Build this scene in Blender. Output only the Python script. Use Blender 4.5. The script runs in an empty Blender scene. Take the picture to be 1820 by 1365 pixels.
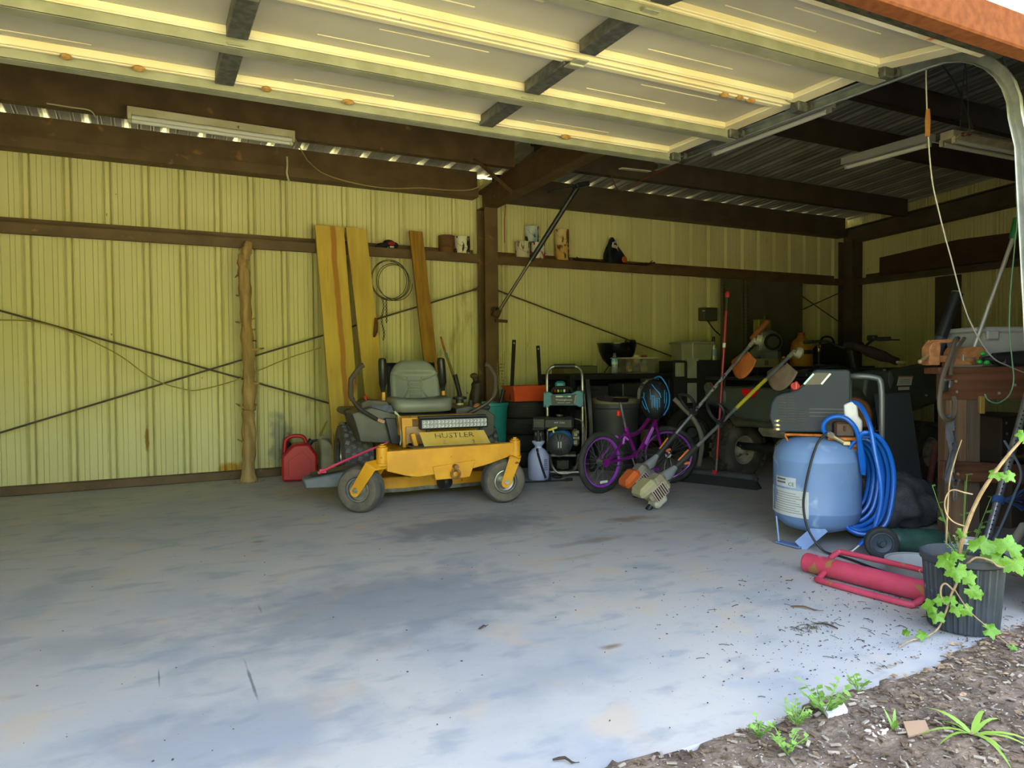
import bpy, bmesh, math, random
from mathutils import Vector, Matrix
random.seed(7)
PI = math.pi
scene = bpy.context.scene
COL = scene.collection

# ------------------------------------------------------------------ camera, sky, sun, exposure
CAM_H = 1.0682
def setup_camera():
    yaw, pitch, roll, f = 0.47327, -0.02616, 0.00912, 1271.13
    fw = Vector((math.sin(yaw)*math.cos(pitch), math.cos(yaw)*math.cos(pitch), math.sin(pitch)))
    r = Vector((math.cos(yaw), -math.sin(yaw), 0)); d = fw.cross(r)
    c, s = math.cos(roll), math.sin(roll)
    right = r*c + d*s; down = d*c - r*s
    cd = bpy.data.cameras.new('camera'); cam = bpy.data.objects.new('camera', cd); COL.objects.link(cam)
    m = Matrix((right, -down, -fw)).transposed().to_4x4(); m.translation = (0, 0, CAM_H)
    cam.matrix_world = m
    cd.sensor_fit = 'HORIZONTAL'; cd.sensor_width = 36; cd.lens = f*36/1820
    cd.clip_start = 0.05; cd.clip_end = 300
    scene.camera = cam
setup_camera()
vs = scene.view_settings
vs.view_transform = 'Standard'; vs.look = 'None'; vs.gamma = 1; vs.use_curve_mapping = False
vs.exposure = 3.12
SUN_EL, SUN_AZ = math.radians(52), math.radians(14)      # sun stands behind the building
w = bpy.data.worlds.new('sky'); scene.world = w; w.use_nodes = True
nt = w.node_tree; bg = nt.nodes['Background']
sky = nt.nodes.new('ShaderNodeTexSky'); sky.sky_type = 'NISHITA'; sky.sun_disc = False
sky.sun_elevation = SUN_EL; sky.sun_rotation = SUN_AZ; sky.air_density = 1.0; sky.dust_density = 2.0; sky.ozone_density = 1.0
hz = nt.nodes.new('ShaderNodeHueSaturation'); hz.inputs['Saturation'].default_value = .60      # thin high haze
nt.links.new(sky.outputs[0], hz.inputs['Color']); nt.links.new(hz.outputs[0], bg.inputs[0]); bg.inputs[1].default_value = 0.215
sd = bpy.data.lights.new('sun', 'SUN'); sd.energy = 8.0; sd.angle = math.radians(0.6); sd.color = (1, .93, .8)
sun = bpy.data.objects.new('sun', sd); COL.objects.link(sun)
sdir = Vector((math.sin(SUN_AZ)*math.cos(SUN_EL), math.cos(SUN_AZ)*math.cos(SUN_EL), math.sin(SUN_EL)))
sun.rotation_euler = sdir.to_track_quat('Z', 'Y').to_euler(); sun.location = (0, 20, 30)

# ------------------------------------------------------------------ helpers
def lin(c):
    if isinstance(c, str):
        c = tuple(int(c[i:i+2], 16)/255 for i in (0, 2, 4))
    return tuple((x/12.92 if x <= .04045 else ((x+.055)/1.055)**2.4) for x in c) + (1,)

MATS = {}
def mat(name, col, rough=.6, metal=0., var=None, vscale=4., detail=4., bump=0., bscale=60., spots=(), stretch=(1, 1, 1), world=False, trans=0., spec=.5, emit=None, vlo=.35, vhi=.65, ior=1.45, alpha=1.):
    """procedural material: base colour, a second colour by noise, optional spots (rust, dirt, peeling paint) and fine relief"""
    if name in MATS: return MATS[name]
    m = bpy.data.materials.new(name); m.use_nodes = True; MATS[name] = m
    nt = m.node_tree; N = nt.nodes; L = nt.links; b = N['Principled BSDF']
    b.inputs['Roughness'].default_value = rough; b.inputs['Metallic'].default_value = metal
    b.inputs['Specular IOR Level'].default_value = spec; b.inputs['Transmission Weight'].default_value = trans
    b.inputs['IOR'].default_value = ior; b.inputs['Alpha'].default_value = alpha
    b.inputs['Base Color'].default_value = lin(col)
    if emit: b.inputs['Emission Color'].default_value = lin(emit[0]); b.inputs['Emission Strength'].default_value = emit[1]
    if not (var or bump or spots): return m
    if world:
        tc = N.new('ShaderNodeNewGeometry').outputs['Position']
    else:
        tc = N.new('ShaderNodeTexCoord').outputs['Object']
    mp = N.new('ShaderNodeMapping'); mp.inputs['Scale'].default_value = stretch; L.new(tc, mp.inputs[0]); co = mp.outputs[0]
    cur = None
    def noise(sc, det=4., dis=0.):
        n = N.new('ShaderNodeTexNoise'); n.inputs['Scale'].default_value = sc; n.inputs['Detail'].default_value = det; n.inputs['Distortion'].default_value = dis
        L.new(co, n.inputs['Vector']); return n.outputs['Fac']
    def mixc(fac, a, bc):
        x = N.new('ShaderNodeMix'); x.data_type = 'RGBA'; L.new(fac, x.inputs[0])
        if isinstance(a, tuple): x.inputs[6].default_value = a
        else: L.new(a, x.inputs[6])
        x.inputs[7].default_value = bc
        return x.outputs[2]
    def ramp(fac, lo, hi):
        x = N.new('ShaderNodeMapRange'); x.interpolation_type = 'SMOOTHSTEP'
        x.inputs[1].default_value = lo; x.inputs[2].default_value = hi; L.new(fac, x.inputs[0]); return x.outputs[0]
    cur = lin(col)
    if var: cur = mixc(ramp(noise(vscale, detail), vlo, vhi), cur, lin(var))
    for sp in spots:
        c2, sc, thr = sp[:3]; soft = sp[3] if len(sp) > 3 else .04
        cur = mixc(ramp(noise(sc, 5., .4), thr, thr+soft), cur, lin(c2))
    if not isinstance(cur, tuple): L.new(cur, b.inputs['Base Color'])
    if bump:
        bn = N.new('ShaderNodeBump'); bn.inputs['Strength'].default_value = bump; bn.inputs['Distance'].default_value = .01
        L.new(noise(bscale, 3.), bn.inputs['Height']); L.new(bn.outputs[0], b.inputs['Normal'])
    return m

def wood(name, c1, c2, grain_axis=2, scale=1., rough=.7, spots=()):
    st = [22., 22., 22.]; st[grain_axis] = .9
    return mat(name, c1, rough, var=c2, vscale=1.*scale, detail=6, stretch=tuple(st), bump=.25, bscale=1.5, spots=spots, vlo=.3, vhi=.7)

def frame(ax):
    w_ = Vector(ax).normalized(); t = Vector((0, 0, 1)) if abs(w_.z) < .9 else Vector((1, 0, 0))
    u = t.cross(w_).normalized(); v = w_.cross(u); return u, v, w_

class MB:
    """collects shapes; build() links them as ONE mesh object"""
    def __init__(s): s.v = []; s.f = []
    def add(s, vs_, fs):
        o = len(s.v); s.v += [Vector(p) for p in vs_]; s.f += [tuple(i+o for i in f) for f in fs]; return s
    def box(s, c, d, R=None, ch=0.):
        """centre, full size; ch = chamfer"""
        hx, hy, hz = d[0]/2, d[1]/2, d[2]/2; c = Vector(c)
        if ch <= 0:
            vs_ = [Vector((x*hx, y*hy, z*hz)) for x in (-1, 1) for y in (-1, 1) for z in (-1, 1)]
            fs = [(0, 1, 3, 2), (4, 6, 7, 5), (0, 4, 5, 1), (2, 3, 7, 6), (0, 2, 6, 4), (1, 5, 7, 3)]
        else:
            ch = min(ch, hx*.95, hy*.95, hz*.95)
            vs_ = []; ix = {}
            for x in (-1, 1):
                for y in (-1, 1):
                    for z in (-1, 1):
                        for k in range(3):
                            p = [x*(hx-ch), y*(hy-ch), z*(hz-ch)]; p[k] = (x*hx, y*hy, z*hz)[k]
                            ix[(x, y, z, k)] = len(vs_); vs_.append(Vector(p))
            fs = []
            for sgn in (-1, 1):
                q = [(-1, -1), (1, -1), (1, 1), (-1, 1)]
                fs.append([ix[(sgn, a, b, 0)] for a, b in q][::sgn]); fs.append([ix[(a, sgn, b, 1)] for a, b in q][::-sgn]); fs.append([ix[(a, b, sgn, 2)] for a, b in q][::sgn])
            for a in (-1, 1):
                for b in (-1, 1):
                    fs.append([ix[(a, b, -1, 0)], ix[(a, b, 1, 0)], ix[(a, b, 1, 1)], ix[(a, b, -1, 1)]][::a*b])
                    fs.append([ix[(a, -1, b, 0)], ix[(a, -1, b, 2)], ix[(a, 1, b, 2)], ix[(a, 1, b, 0)]][::a*b])
                    fs.append([ix[(-1, a, b, 1)], ix[(1, a, b, 1)], ix[(1, a, b, 2)], ix[(-1, a, b, 2)]][::a*b])
                    for e in (-1, 1): fs.append([ix[(a, b, e, k)] for k in (0, 1, 2)][::a*b*e])
        if R is not None: vs_ = [R @ p for p in vs_]
        return s.add([c+p for p in vs_], fs)
    def bar(s, p0, p1, w_, h, up=(0, 0, 1), ch=0.):
        """box from p0 to p1 with cross-section w x h (h along up)"""
        p0, p1 = Vector(p0), Vector(p1); ax = (p1-p0).normalized(); u = Vector(up)
        if abs(ax.dot(u)) > .99: u = Vector((0, 1, 0))
        x = ax.cross(u).normalized(); z = x.cross(ax)
        return s.box((p0+p1)/2, (w_, (p1-p0).length, h), Matrix((x, ax, z)).transposed(), ch)
    def cyl(s, p0, p1, r0, r1=None, n=14, caps=True):
        p0, p1 = Vector(p0), Vector(p1); r1 = r0 if r1 is None else r1
        u, v, _ = frame(p1-p0); vs_ = []
        for i in range(n):
            a = 2*PI*i/n; e = u*math.cos(a)+v*math.sin(a); vs_ += [p0+e*r0, p1+e*r1]
        fs = [(2*i, 2*((i+1) % n), 2*((i+1) % n)+1, 2*i+1) for i in range(n)]
        if caps: fs += [tuple(2*i for i in range(n))[::-1], tuple(2*i+1 for i in range(n))]
        return s.add(vs_, fs)
    def tube(s, pts, r, n=8, closed=False, caps=True, smooth=0):
        pts = [Vector(p) for p in pts]
        if smooth: pts = spline(pts, smooth, closed)
        k = len(pts); rr = r if isinstance(r, (list, tuple)) else [r]*k
        if len(rr) != k: rr = [rr[int(i*(len(rr)-1)/(k-1)+.5)] for i in range(k)]
        T = []
        for i in range(k):
            a = pts[(i-1) % k] if (closed or i) else pts[0]; b = pts[(i+1) % k] if (closed or i < k-1) else pts[-1]
            T.append((b-a).normalized() if (b-a).length > 1e-9 else Vector((0, 0, 1)))
        u = frame(T[0])[0]; vs_ = []
        for i in range(k):
            u = (u-T[i]*u.dot(T[i])); u = u.normalized() if u.length > 1e-6 else frame(T[i])[0]
            v = T[i].cross(u)
            for j in range(n):
                a = 2*PI*j/n; vs_.append(pts[i]+(u*math.cos(a)+v*math.sin(a))*rr[i])
        fs = []
        for i in range(k if closed else k-1):
            i2 = (i+1) % k
            for j in range(n): fs.append((i*n+j, i*n+(j+1) % n, i2*n+(j+1) % n, i2*n+j))
        if caps and not closed: fs += [tuple(range(n))[::-1], tuple((k-1)*n+j for j in range(n))]
        return s.add(vs_, fs)
    def lathe(s, prof, o=(0, 0, 0), ax=(0, 0, 1), n=24, sx=1., sy=1., closed=False):
        """profile [(r, h), ...] spun about axis ax through o"""
        o = Vector(o); u, v, w_ = frame(ax); vs_ = []; k = len(prof)
        for i in range(n):
            a = 2*PI*i/n; e = u*math.cos(a)*sx+v*math.sin(a)*sy
            for r, h in prof: vs_.append(o+e*r+w_*h)
        fs = []
        for i in range(n):
            i2 = (i+1) % n
            for j in range(k if closed else k-1):
                j2 = (j+1) % k
                fs.append((i*k+j, i2*k+j, i2*k+j2, i*k+j2))
        return s.add(vs_, fs)
    def prism(s, poly, o, u, v, depth):
        """polygon [(a,b)] in plane (o,u,v) extruded along u x v by depth (from -depth/2)"""
        o, u, v = Vector(o), Vector(u).normalized(), Vector(v).normalized(); w_ = u.cross(v); n = len(poly)
        a = [o+u*p[0]+v*p[1]-w_*depth/2 for p in poly]; b = [p+w_*depth for p in a]
        fs = [tuple(range(n))[::-1], tuple(range(n, 2*n))]+[(i, (i+1) % n, n+(i+1) % n, n+i) for i in range(n)]
        return s.add(a+b, fs)
    def ball(s, c, r, n=14, m=8, R=None):
        r = (r, r, r) if not isinstance(r, (tuple, list)) else r; c = Vector(c); vs_ = []
        for i in range(1, m):
            t = PI*i/m
            for j in range(n):
                a = 2*PI*j/n; p = Vector((r[0]*math.sin(t)*math.cos(a), r[1]*math.sin(t)*math.sin(a), r[2]*math.cos(t))); vs_.append(p)
        vs_ += [Vector((0, 0, r[2])), Vector((0, 0, -r[2]))]
        if R is not None: vs_ = [R @ p for p in vs_]
        fs = [(i*n+j, (i+1)*n+j, (i+1)*n+(j+1) % n, i*n+(j+1) % n) for i in range(m-2) for j in range(n)]
        T, B = (m-1)*n, (m-1)*n+1
        fs += [(T, j, (j+1) % n) for j in range(n)]+[(B, (m-2)*n+(j+1) % n, (m-2)*n+j) for j in range(n)]
        return s.add([c+p for p in vs_], fs)
    def torus(s, c, ax, R, r, n=28, m=8, a0=0., a1=2*PI):
        c = Vector(c); u, v, w_ = frame(ax); full = abs(a1-a0-2*PI) < 1e-6; k = n if full else n+1
        pts = [c+(u*math.cos(a0+(a1-a0)*i/n)+v*math.sin(a0+(a1-a0)*i/n))*R for i in range(k)]
        return s.tube(pts, r, m, closed=full)
    def grid(s, fn, nu, nv, closeu=False):
        vs_ = [fn(i/(nu if closeu else nu-1), j/(nv-1)) for i in range(nu) for j in range(nv)]
        fs = [(i*nv+j, ((i+1) % nu)*nv+j, ((i+1) % nu)*nv+j+1, i*nv+j+1) for i in range(nu if closeu else nu-1) for j in range(nv-1)]
        return s.add(vs_, fs)
    def xf(s, M):
        s.v = [M @ p for p in s.v]; return s
    def mesh(s, name, angle=38):
        me = bpy.data.meshes.new(name); me.from_pydata([tuple(p) for p in s.v], [], s.f); me.update()
        if angle:
            me.polygons.foreach_set('use_smooth', [True]*len(me.polygons)); me.set_sharp_from_angle(angle=math.radians(angle))
        return me
    def build(s, name, m, parent=None, local=False, angle=38, sub=0, bev=0., recalc=True, **kw):
        """link as one object. local=False: vertices are world coordinates, moved into the root's frame"""
        if parent is not None and not local:
            inv = root_matrix(parent).inverted(); s.v = [inv @ p for p in s.v]
        me = s.mesh(name, angle)
        if recalc:
            bm = bmesh.new(); bm.from_mesh(me); bmesh.ops.recalc_face_normals(bm, faces=bm.faces); bm.to_mesh(me); bm.free()
        o = link(name, me, m, parent)
        if bev: 
            b = o.modifiers.new('bevel', 'BEVEL'); b.width = bev; b.segments = 2; b.limit_method = 'ANGLE'; b.angle_limit = math.radians(35)
        if sub: 
            b = o.modifiers.new('sub', 'SUBSURF'); b.levels = sub; b.render_levels = sub
        for k, val in kw.items(): o[k] = val
        return o

def root_matrix(o):
    while o.parent: o = o.parent
    return Matrix.Translation(o.location) @ o.rotation_euler.to_matrix().to_4x4()
def link(name, me, m, parent=None):
    o = bpy.data.objects.new(name, me); COL.objects.link(o)
    if m is not None and not me.materials: me.materials.append(m)
    if parent: o.parent = parent
    return o
def spline(pts, k, closed=False):
    P = [Vector(p) for p in pts]; out = []; n = len(P)
    for i in range(n if closed else n-1):
        p0 = P[(i-1) % n] if (closed or i) else P[0]*2-P[1]; p1 = P[i]; p2 = P[(i+1) % n]; p3 = P[(i+2) % n] if (closed or i < n-2) else P[-1]*2-P[-2]
        for j in range(k):
            t = j/k; out.append(.5*((2*p1)+(p2-p0)*t+(2*p0-5*p1+4*p2-p3)*t*t+(3*p1-p0-3*p2+p3)*t**3))
    if not closed: out.append(P[-1])
    return out
def thing(name, label, cat, loc=(0, 0, 0), rotz=0., group=None):
    o = bpy.data.objects.new(name, None); COL.objects.link(o); o.empty_display_size = .1
    o.location = loc; o.rotation_euler = (0, 0, rotz); o['label'] = label; o['category'] = cat
    if group: o['group'] = group
    return o
def tag(o, label, cat, group=None, kind=None):
    o['label'] = label; o['category'] = cat
    if group: o['group'] = group
    if kind: o['kind'] = kind
    return o
def struct(o, label=None):
    o['kind'] = 'structure'
    if label: o['label'] = label
    return o
def facing(x, y):
    """rotation that turns a thing's front (-Y) to the open side of the garage"""
    return -math.atan2(x, y)
def text_mesh(txt, size, m, parent, M, name='lettering', ext=.0004, align='CENTER', sx=1.):
    """flat printed lettering"""
    c = bpy.data.curves.new(name, 'FONT'); c.body = txt; c.size = size; c.extrude = ext; c.align_x = align; c.align_y = 'CENTER'; c.resolution_u = 2
    t = bpy.data.objects.new(name, c); COL.objects.link(t); dg = bpy.context.evaluated_depsgraph_get()
    me = bpy.data.meshes.new_from_object(t.evaluated_get(dg)); COL.objects.unlink(t); bpy.data.objects.remove(t)
    me.transform(Matrix.Diagonal((sx, 1, 1, 1))); me.transform(M); me.materials.clear()
    return link(name, me, m, parent)
def axes(o, x, y):
    """4x4 with given origin, x and y directions"""
    x = Vector(x).normalized(); y = Vector(y); y = (y-x*x.dot(y)).normalized(); z = x.cross(y)
    M = Matrix((x, y, z)).transposed().to_4x4(); M.translation = Vector(o); return M
# ------------------------------------------------------------------ materials of the shell
M_WALL = mat('cream_sheet_metal', 'cfca97', .55, var='c3be8b', vscale=1.2, world=True, stretch=(1, 1, .35), spots=(('a39a6c', 3.2, .66, .12), ('5d5638', 16, .735, .03)), spec=.35)
def stain_wall():
    """mildew and rust stains low on the back wall, as patches with their own outline"""
    m = M_WALL; N = m.node_tree.nodes; L = m.node_tree.links; b = N['Principled BSDF']
    src = b.inputs['Base Color'].links[0].from_socket
    geo = N.new('ShaderNodeNewGeometry')
    def patch(c, size, col, thr, sc, src):
        sub = N.new('ShaderNodeVectorMath'); sub.operation = 'SUBTRACT'; sub.inputs[1].default_value = c; L.new(geo.outputs['Position'], sub.inputs[0])
        dv = N.new('ShaderNodeVectorMath'); dv.operation = 'DIVIDE'; dv.inputs[1].default_value = size; L.new(sub.outputs[0], dv.inputs[0])
        ln = N.new('ShaderNodeVectorMath'); ln.operation = 'LENGTH'; L.new(dv.outputs[0], ln.inputs[0])
        ns = N.new('ShaderNodeTexNoise'); ns.inputs['Scale'].default_value = sc; ns.inputs['Detail'].default_value = 6; L.new(geo.outputs['Position'], ns.inputs['Vector'])
        a = N.new('ShaderNodeMath'); a.operation = 'SUBTRACT'; a.inputs[0].default_value = 1.; L.new(ln.outputs['Value'], a.inputs[1])
        b2 = N.new('ShaderNodeMath'); b2.operation = 'ADD'; L.new(a.outputs[0], b2.inputs[0]); L.new(ns.outputs[0], b2.inputs[1])
        r = N.new('ShaderNodeMapRange'); r.inputs[1].default_value = thr; r.inputs[2].default_value = thr+.3; L.new(b2.outputs[0], r.inputs[0])
        x = N.new('ShaderNodeMix'); x.data_type = 'RGBA'; L.new(r.outputs[0], x.inputs[0]); L.new(src, x.inputs[6]); x.inputs[7].default_value = lin(col)
        return x.outputs[2]
    src = patch((1.18, 7.37, .28), (.20, 3, .62), '93947c', .85, 9, src)
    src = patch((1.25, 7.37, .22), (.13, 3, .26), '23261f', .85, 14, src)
    src = patch((.72, 7.37, .09), (.2, 3, .1), 'b38a2e', .75, 12, src)
    src = patch((.0, 7.37, .42), (.03, 3, .22), '9a7b35', .8, 20, src)
    L.new(src, b.inputs['Base Color'])
stain_wall()
M_ROOF = mat('galvanised_roof_sheet', 'aaa89f', .45, .2, var='949289', vscale=2.5, world=True)
M_STEEL = mat('brown_painted_steel', '644e34', .6, .05, var='55412a', vscale=5, world=True, spots=(('8f6a3c', 7, .64, .12),))
M_STEELD = mat('dark_brown_steel', '564a3f', .65, .05, var='4a3f36', vscale=4, world=True)
M_GALV = mat('galvanised_steel', '9a9b88', .5, .25, var='8b8c79', vscale=9, world=True)
M_GALVD = mat('weathered_galvanised_steel', '6f6f6a', .5, .6, var='565754', vscale=30, world=True)
M_DOOR = mat('door_backing_sheet', 'b5b0a2', .6, var='a9a394', vscale=1.6, world=True)
M_CREAM = mat('cream_door_rail', 'dcd3b6', .45, var='d2c5a2', vscale=3, world=True, spots=(('a9752f', 9, .71, .03),))
M_ZINC = mat('bright_zinc', 'b9bcbd', .35, .8, var='98999a', vscale=40)
M_RUST = mat('rusty_metal', '8a4a1e', .8, .2, var='c9772b', vscale=18, bump=.3, spots=(('5b2c12', 12, .6, .1),))
M_BLACK = mat('black_plastic', '1c1d1f', .5, var='26272a', vscale=9)
M_RUBBER = mat('black_rubber', '232526', .75, var='303232', vscale=14, bump=.15, bscale=90)
M_CONC = None
def concrete():
    m = bpy.data.materials.new('stained_concrete'); m.use_nodes = True; nt = m.node_tree; N = nt.nodes; L = nt.links; b = N['Principled BSDF']
    b.inputs['Roughness'].default_value = .62; b.inputs['Specular IOR Level'].default_value = .4
    geo = N.new('ShaderNodeNewGeometry')
    def noise(sc, det, st=(1, 1, 1), dis=0, off=(0, 0, 0)):
        mp = N.new('ShaderNodeMapping'); mp.inputs['Scale'].default_value = st; mp.inputs['Location'].default_value = off; L.new(geo.outputs['Position'], mp.inputs[0])
        n = N.new('ShaderNodeTexNoise'); n.inputs['Scale'].default_value = sc; n.inputs['Detail'].default_value = det; n.inputs['Distortion'].default_value = dis
        L.new(mp.outputs[0], n.inputs['Vector']); return n.outputs[0]
    def rng(f, lo, hi, t=1.):
        x = N.new('ShaderNodeMapRange'); x.interpolation_type = 'SMOOTHSTEP'; x.inputs[1].default_value = lo; x.inputs[2].default_value = hi; x.inputs[4].default_value = t; L.new(f, x.inputs[0]); return x.outputs[0]
    def mix(f, a, c):
        x = N.new('ShaderNodeMix'); x.data_type = 'RGBA'; L.new(f, x.inputs[0])
        if isinstance(a, tuple): x.inputs[6].default_value = a
        else: L.new(a, x.inputs[6])
        x.inputs[7].default_value = lin(c); return x.outputs[2]
    def blob(c, size, thr, soft, sc=3., mx=1.):
        sub = N.new('ShaderNodeVectorMath'); sub.operation = 'SUBTRACT'; sub.inputs[1].default_value = c; L.new(geo.outputs['Position'], sub.inputs[0])
        dv = N.new('ShaderNodeVectorMath'); dv.operation = 'DIVIDE'; dv.inputs[1].default_value = size; L.new(sub.outputs[0], dv.inputs[0])
        ln = N.new('ShaderNodeVectorMath'); ln.operation = 'LENGTH'; L.new(dv.outputs[0], ln.inputs[0])
        a = N.new('ShaderNodeMath'); a.operation = 'SUBTRACT'; L.new(noise(sc, 10), a.inputs[0]); L.new(ln.outputs['Value'], a.inputs[1])
        return rng(a.outputs[0], thr, thr+soft, mx)
    c = mix(rng(noise(1.3, 10, dis=.4), .36, .68), lin('b4b1ab'), 'a9aaac')
    c = mix(rng(noise(.55, 9, dis=.6, off=(3, 1, 0)), .5, .74, .7), c, 'bdb8af')
    c = mix(rng(noise(2.2, 11, dis=.3, off=(7, 2, 0)), .50, .70, .6), c, '8f979f')
    c = mix(rng(noise(9, 8, st=(.5, 1, 1), off=(1, 2, 0)), .52, .68, .6), c, '8d939a')
    c = mix(rng(noise(42, 4), .55, .8, .3), c, '939290')
    c = mix(rng(noise(3.5, 9, off=(2, 9, 0)), .54, .70, .6), c, 'bfae99')
    for p, s, col, t, mx in (((.95, 3.1, 0), (1.2, .8, 1), '737c87', -.30, .55), ((1.9, 4.35, 0), (1.0, .5, 1), '6f7882', -.30, .7), ((.2, 2.2, 0), (.8, .5, 1), '808894', -.2, .5), ((1.2, 2.1, 0), (.9, .3, 1), '8a919a', -.1, .5), ((-.2, 3.2, 0), (.6, .4, 1), '8b8f94', -.1, .5),
                         ((2.95, 4.0, 0), (.45, .18, 1), '86715a', -.1, .8), ((2.45, 3.62, 0), (.55, .12, 1), '8f7c66', -.05, .7), ((2.1, 3.35, 0), (.4, .10, 1), '948470', -.05, .6), ((1.55, 2.22, 0), (.10, .05, 1), '7d6a58', -.1, .9), ((.6, 4.6, 0), (.14, .10, 1), '83725f', 0., .8),
                         ((.30, 2.55, 0), (.010, .30, 1), '5b6068', -.2, .8), ((.02, 2.75, 0), (.006, .16, 1), '5b6068', -.2, .8), ((-.42, 2.55, 0), (.008, .25, 1), '5b6068', -.2, .6), ((.43, 3.3, 0), (.008, .12, 1), '63686e', -.2, .6)):
        c = mix(blob(p, s, t, .5, 7., mx), c, col)
    L.new(c, b.inputs['Base Color'])
    bn = N.new('ShaderNodeBump'); bn.inputs['Strength'].default_value = .12; bn.inputs['Distance'].default_value = .004; L.new(noise(55, 4), bn.inputs['Height']); L.new(bn.outputs[0], b.inputs['Normal'])
    return m
M_CONC = concrete()

XL, XR, YB, YF = -2.75, 9.45, 7.368, 1.50
RIB0, PITCH = -0.8836, .3048
def roof_z(y): return 3.2+.07*(7.37-y)

def sheet_profile(k, depth=.030, minor=.0055, groove=False):
    """rib profile of one sheet: k pitches, major ribs drop by depth, two small stiffening ribs between"""
    p = PITCH; out = []
    for i in range(k):
        x = i*p
        out += [(x-.043, 0), (x-.040, -.010), (x-.036, -.010), (x-.034, -.004), (x-.020, -depth), (x-.0185, -depth-.008), (x-.015, -depth-.008), (x-.013, -depth), (x+.013, -depth), (x+.015, -depth-.008), (x+.0185, -depth-.008), (x+.020, -depth), (x+.034, -.004), (x+.036, -.010), (x+.040, -.010), (x+.043, 0)] if groove else [(x-.036, 0), (x-.017, -depth), (x+.017, -depth), (x+.036, 0)]
        for q in (1/3., 2/3.):
            out += [(x+p*q-.022, 0), (x+p*q-.020, -minor), (x+p*q-.016, 0), (x+p*q+.016, 0), (x+p*q+.020, -minor), (x+p*q+.022, 0)] if groove else [(x+p*q-.016, 0), (x+p*q-.009, minor), (x+p*q+.009, minor), (x+p*q+.016, 0)]
    out.append((k*p-(.043 if groove else .036), 0))
    return out

# ------------------------------------------------------------------ floor and ground
fl = MB(); fl.box(((XL+XR)/2, (1.52+YB+.1)/2, -.06), (XR-XL+.2, YB+.1-1.52, .12), ch=.012)
struct(fl.build('floor', M_CONC), 'worn grey concrete slab floor')
M_DIRT = mat('mulchy_dirt', '857463', .95, var='5d4f43', vscale=9, world=True, bump=.9, bscale=70, spots=(('8f8577', 30, .62, .06), ('c9c3b6', 85, .7, .03), ('32291f', 24, .62, .06)))
M_LAWN = mat('lawn_grass', 'b0ab74', .9, var='bab27e', vscale=.6, world=True, bump=.5, bscale=30)
g = MB()
def dirtz(x, y):
    e = min(1., max(0., (1.50-y)/.5)); n = math.sin(x*9.1+y*3.3)*math.sin(y*11.7-x*4.1)*.010+math.sin(x*23+y*17)*.004
    up = max(0., x-1.0)*.012
    yb = 1.545+.016*math.sin(x*7.3)+.010*math.sin(x*17.1+1)+.007*math.sin(x*41)+(.09*max(0., x-2.3) if x < 3.6 else .117)
    if y > yb: return -.03
    k = min(1., (yb-y)/.05)
    return .0015+.007*k+n*max(e, .25*k)+up*e
g.grid(lambda u, v: Vector((-4+12*u, -.6+2.2*v, dirtz(-4+12*u, -.6+2.2*v))), 361, 89)
struct(g.build('ground', M_DIRT, recalc=False), 'strip of brown mulchy dirt in front of the slab')
lw = MB(); lw.box((2, -20.6, -.13), (90, 40, .2)); struct(lw.build('lawn', M_LAWN), 'sunlit green lawn in front of the garage')
lw = MB(); lw.box((2, 28, -.2), (90, 41, .2)); struct(lw.build('back_lawn', M_LAWN), 'green lawn behind the garage')

def light_hedge():
    """unseen tree row, added across the lawn to cut low sky light and bounce green"""
    b = MB(); r = random.Random(3)
    for k in range(34):
        x = -34+72*k/33+r.uniform(-1, 1); y = -27+.010*(x-2)**2+r.uniform(-1.5, 1.5); h = 5.2+2.2*r.random(); s_ = r.random()*6
        vs0 = len(b.v); b.ball((x, y, h*.5), (2.2+r.random(), 1.8, h*.55), 14, 10)
        for i in range(vs0, len(b.v)):
            p = b.v[i]; p += Vector((math.sin(p.z*2.3+s_), math.sin(p.x*2.1+s_), math.sin(p.y*2.7+p.x)))*.28
    struct(b.build('added_hedge', mat('added_foliage', '76823a', .9, var='5b6a2a', vscale=.9, world=True, bump=.8, bscale=6)), 'unseen leafy tree row added across the lawn to cut low sky light')
light_hedge()  # out of view, added to screen the bright horizon from the back wall
# ------------------------------------------------------------------ walls and roof: ribbed sheets, each its own piece
def panel_mesh(name, L, m, k=3):
    """upright sheet: x along the wall, faces -Y, ribs pushed outwards (+Y)"""
    pr = sheet_profile(k, groove=True); b = MB(); n = len(pr)
    vs_ = [Vector((x, -d, z)) for z in (0, L) for x, d in pr]
    b.add(vs_, [(i, i+1, n+i+1, n+i) for i in range(n-1)])
    me = b.mesh(name, 20); me.materials.append(m); return me
def empty_struct(name, label, loc=(0, 0, 0), rot=0):
    o = bpy.data.objects.new(name, None); COL.objects.link(o); o.location = loc; o.rotation_euler = (0, 0, rot); return struct(o, label)
wb = empty_struct('wall_back', 'back wall of ribbed cream sheet metal panels')
pm = panel_mesh('wall_panel', 3.165, M_WALL)
x = RIB0-6*PITCH
while x < XR-.1:
    o = link('wall_panel', pm, None, wb); o.location = (x, YB, .01)
    x += 3*PITCH
wr = empty_struct('wall_right', 'right end wall of ribbed cream sheet metal in shade', (XR, 0, 0), -PI/2)
pm2 = panel_mesh('end_panel', 3.38, M_WALL)
for i in range(7):
    o = link('wall_panel', pm2, None, wr); o.location = (-YB+i*3*PITCH+.03, 0, .02)     # local x runs towards -Y of the world
wl = empty_struct('wall_left', 'left end wall of ribbed cream sheet metal', (XL, 0, 0), PI/2)
for i in range(7):
    o = link('wall_panel', pm2, None, wl); o.location = (YF+i*3*PITCH-.5, 0, .02)
M_WHITE_WALL = mat('white_outer_sheet', 'e9e6e4', .5, var='dedbd8', vscale=1.5, world=True)
wf = MB()
DOOR_L, DOOR_R, DOOR_T = -1.85, 3.34, 2.25
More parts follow.
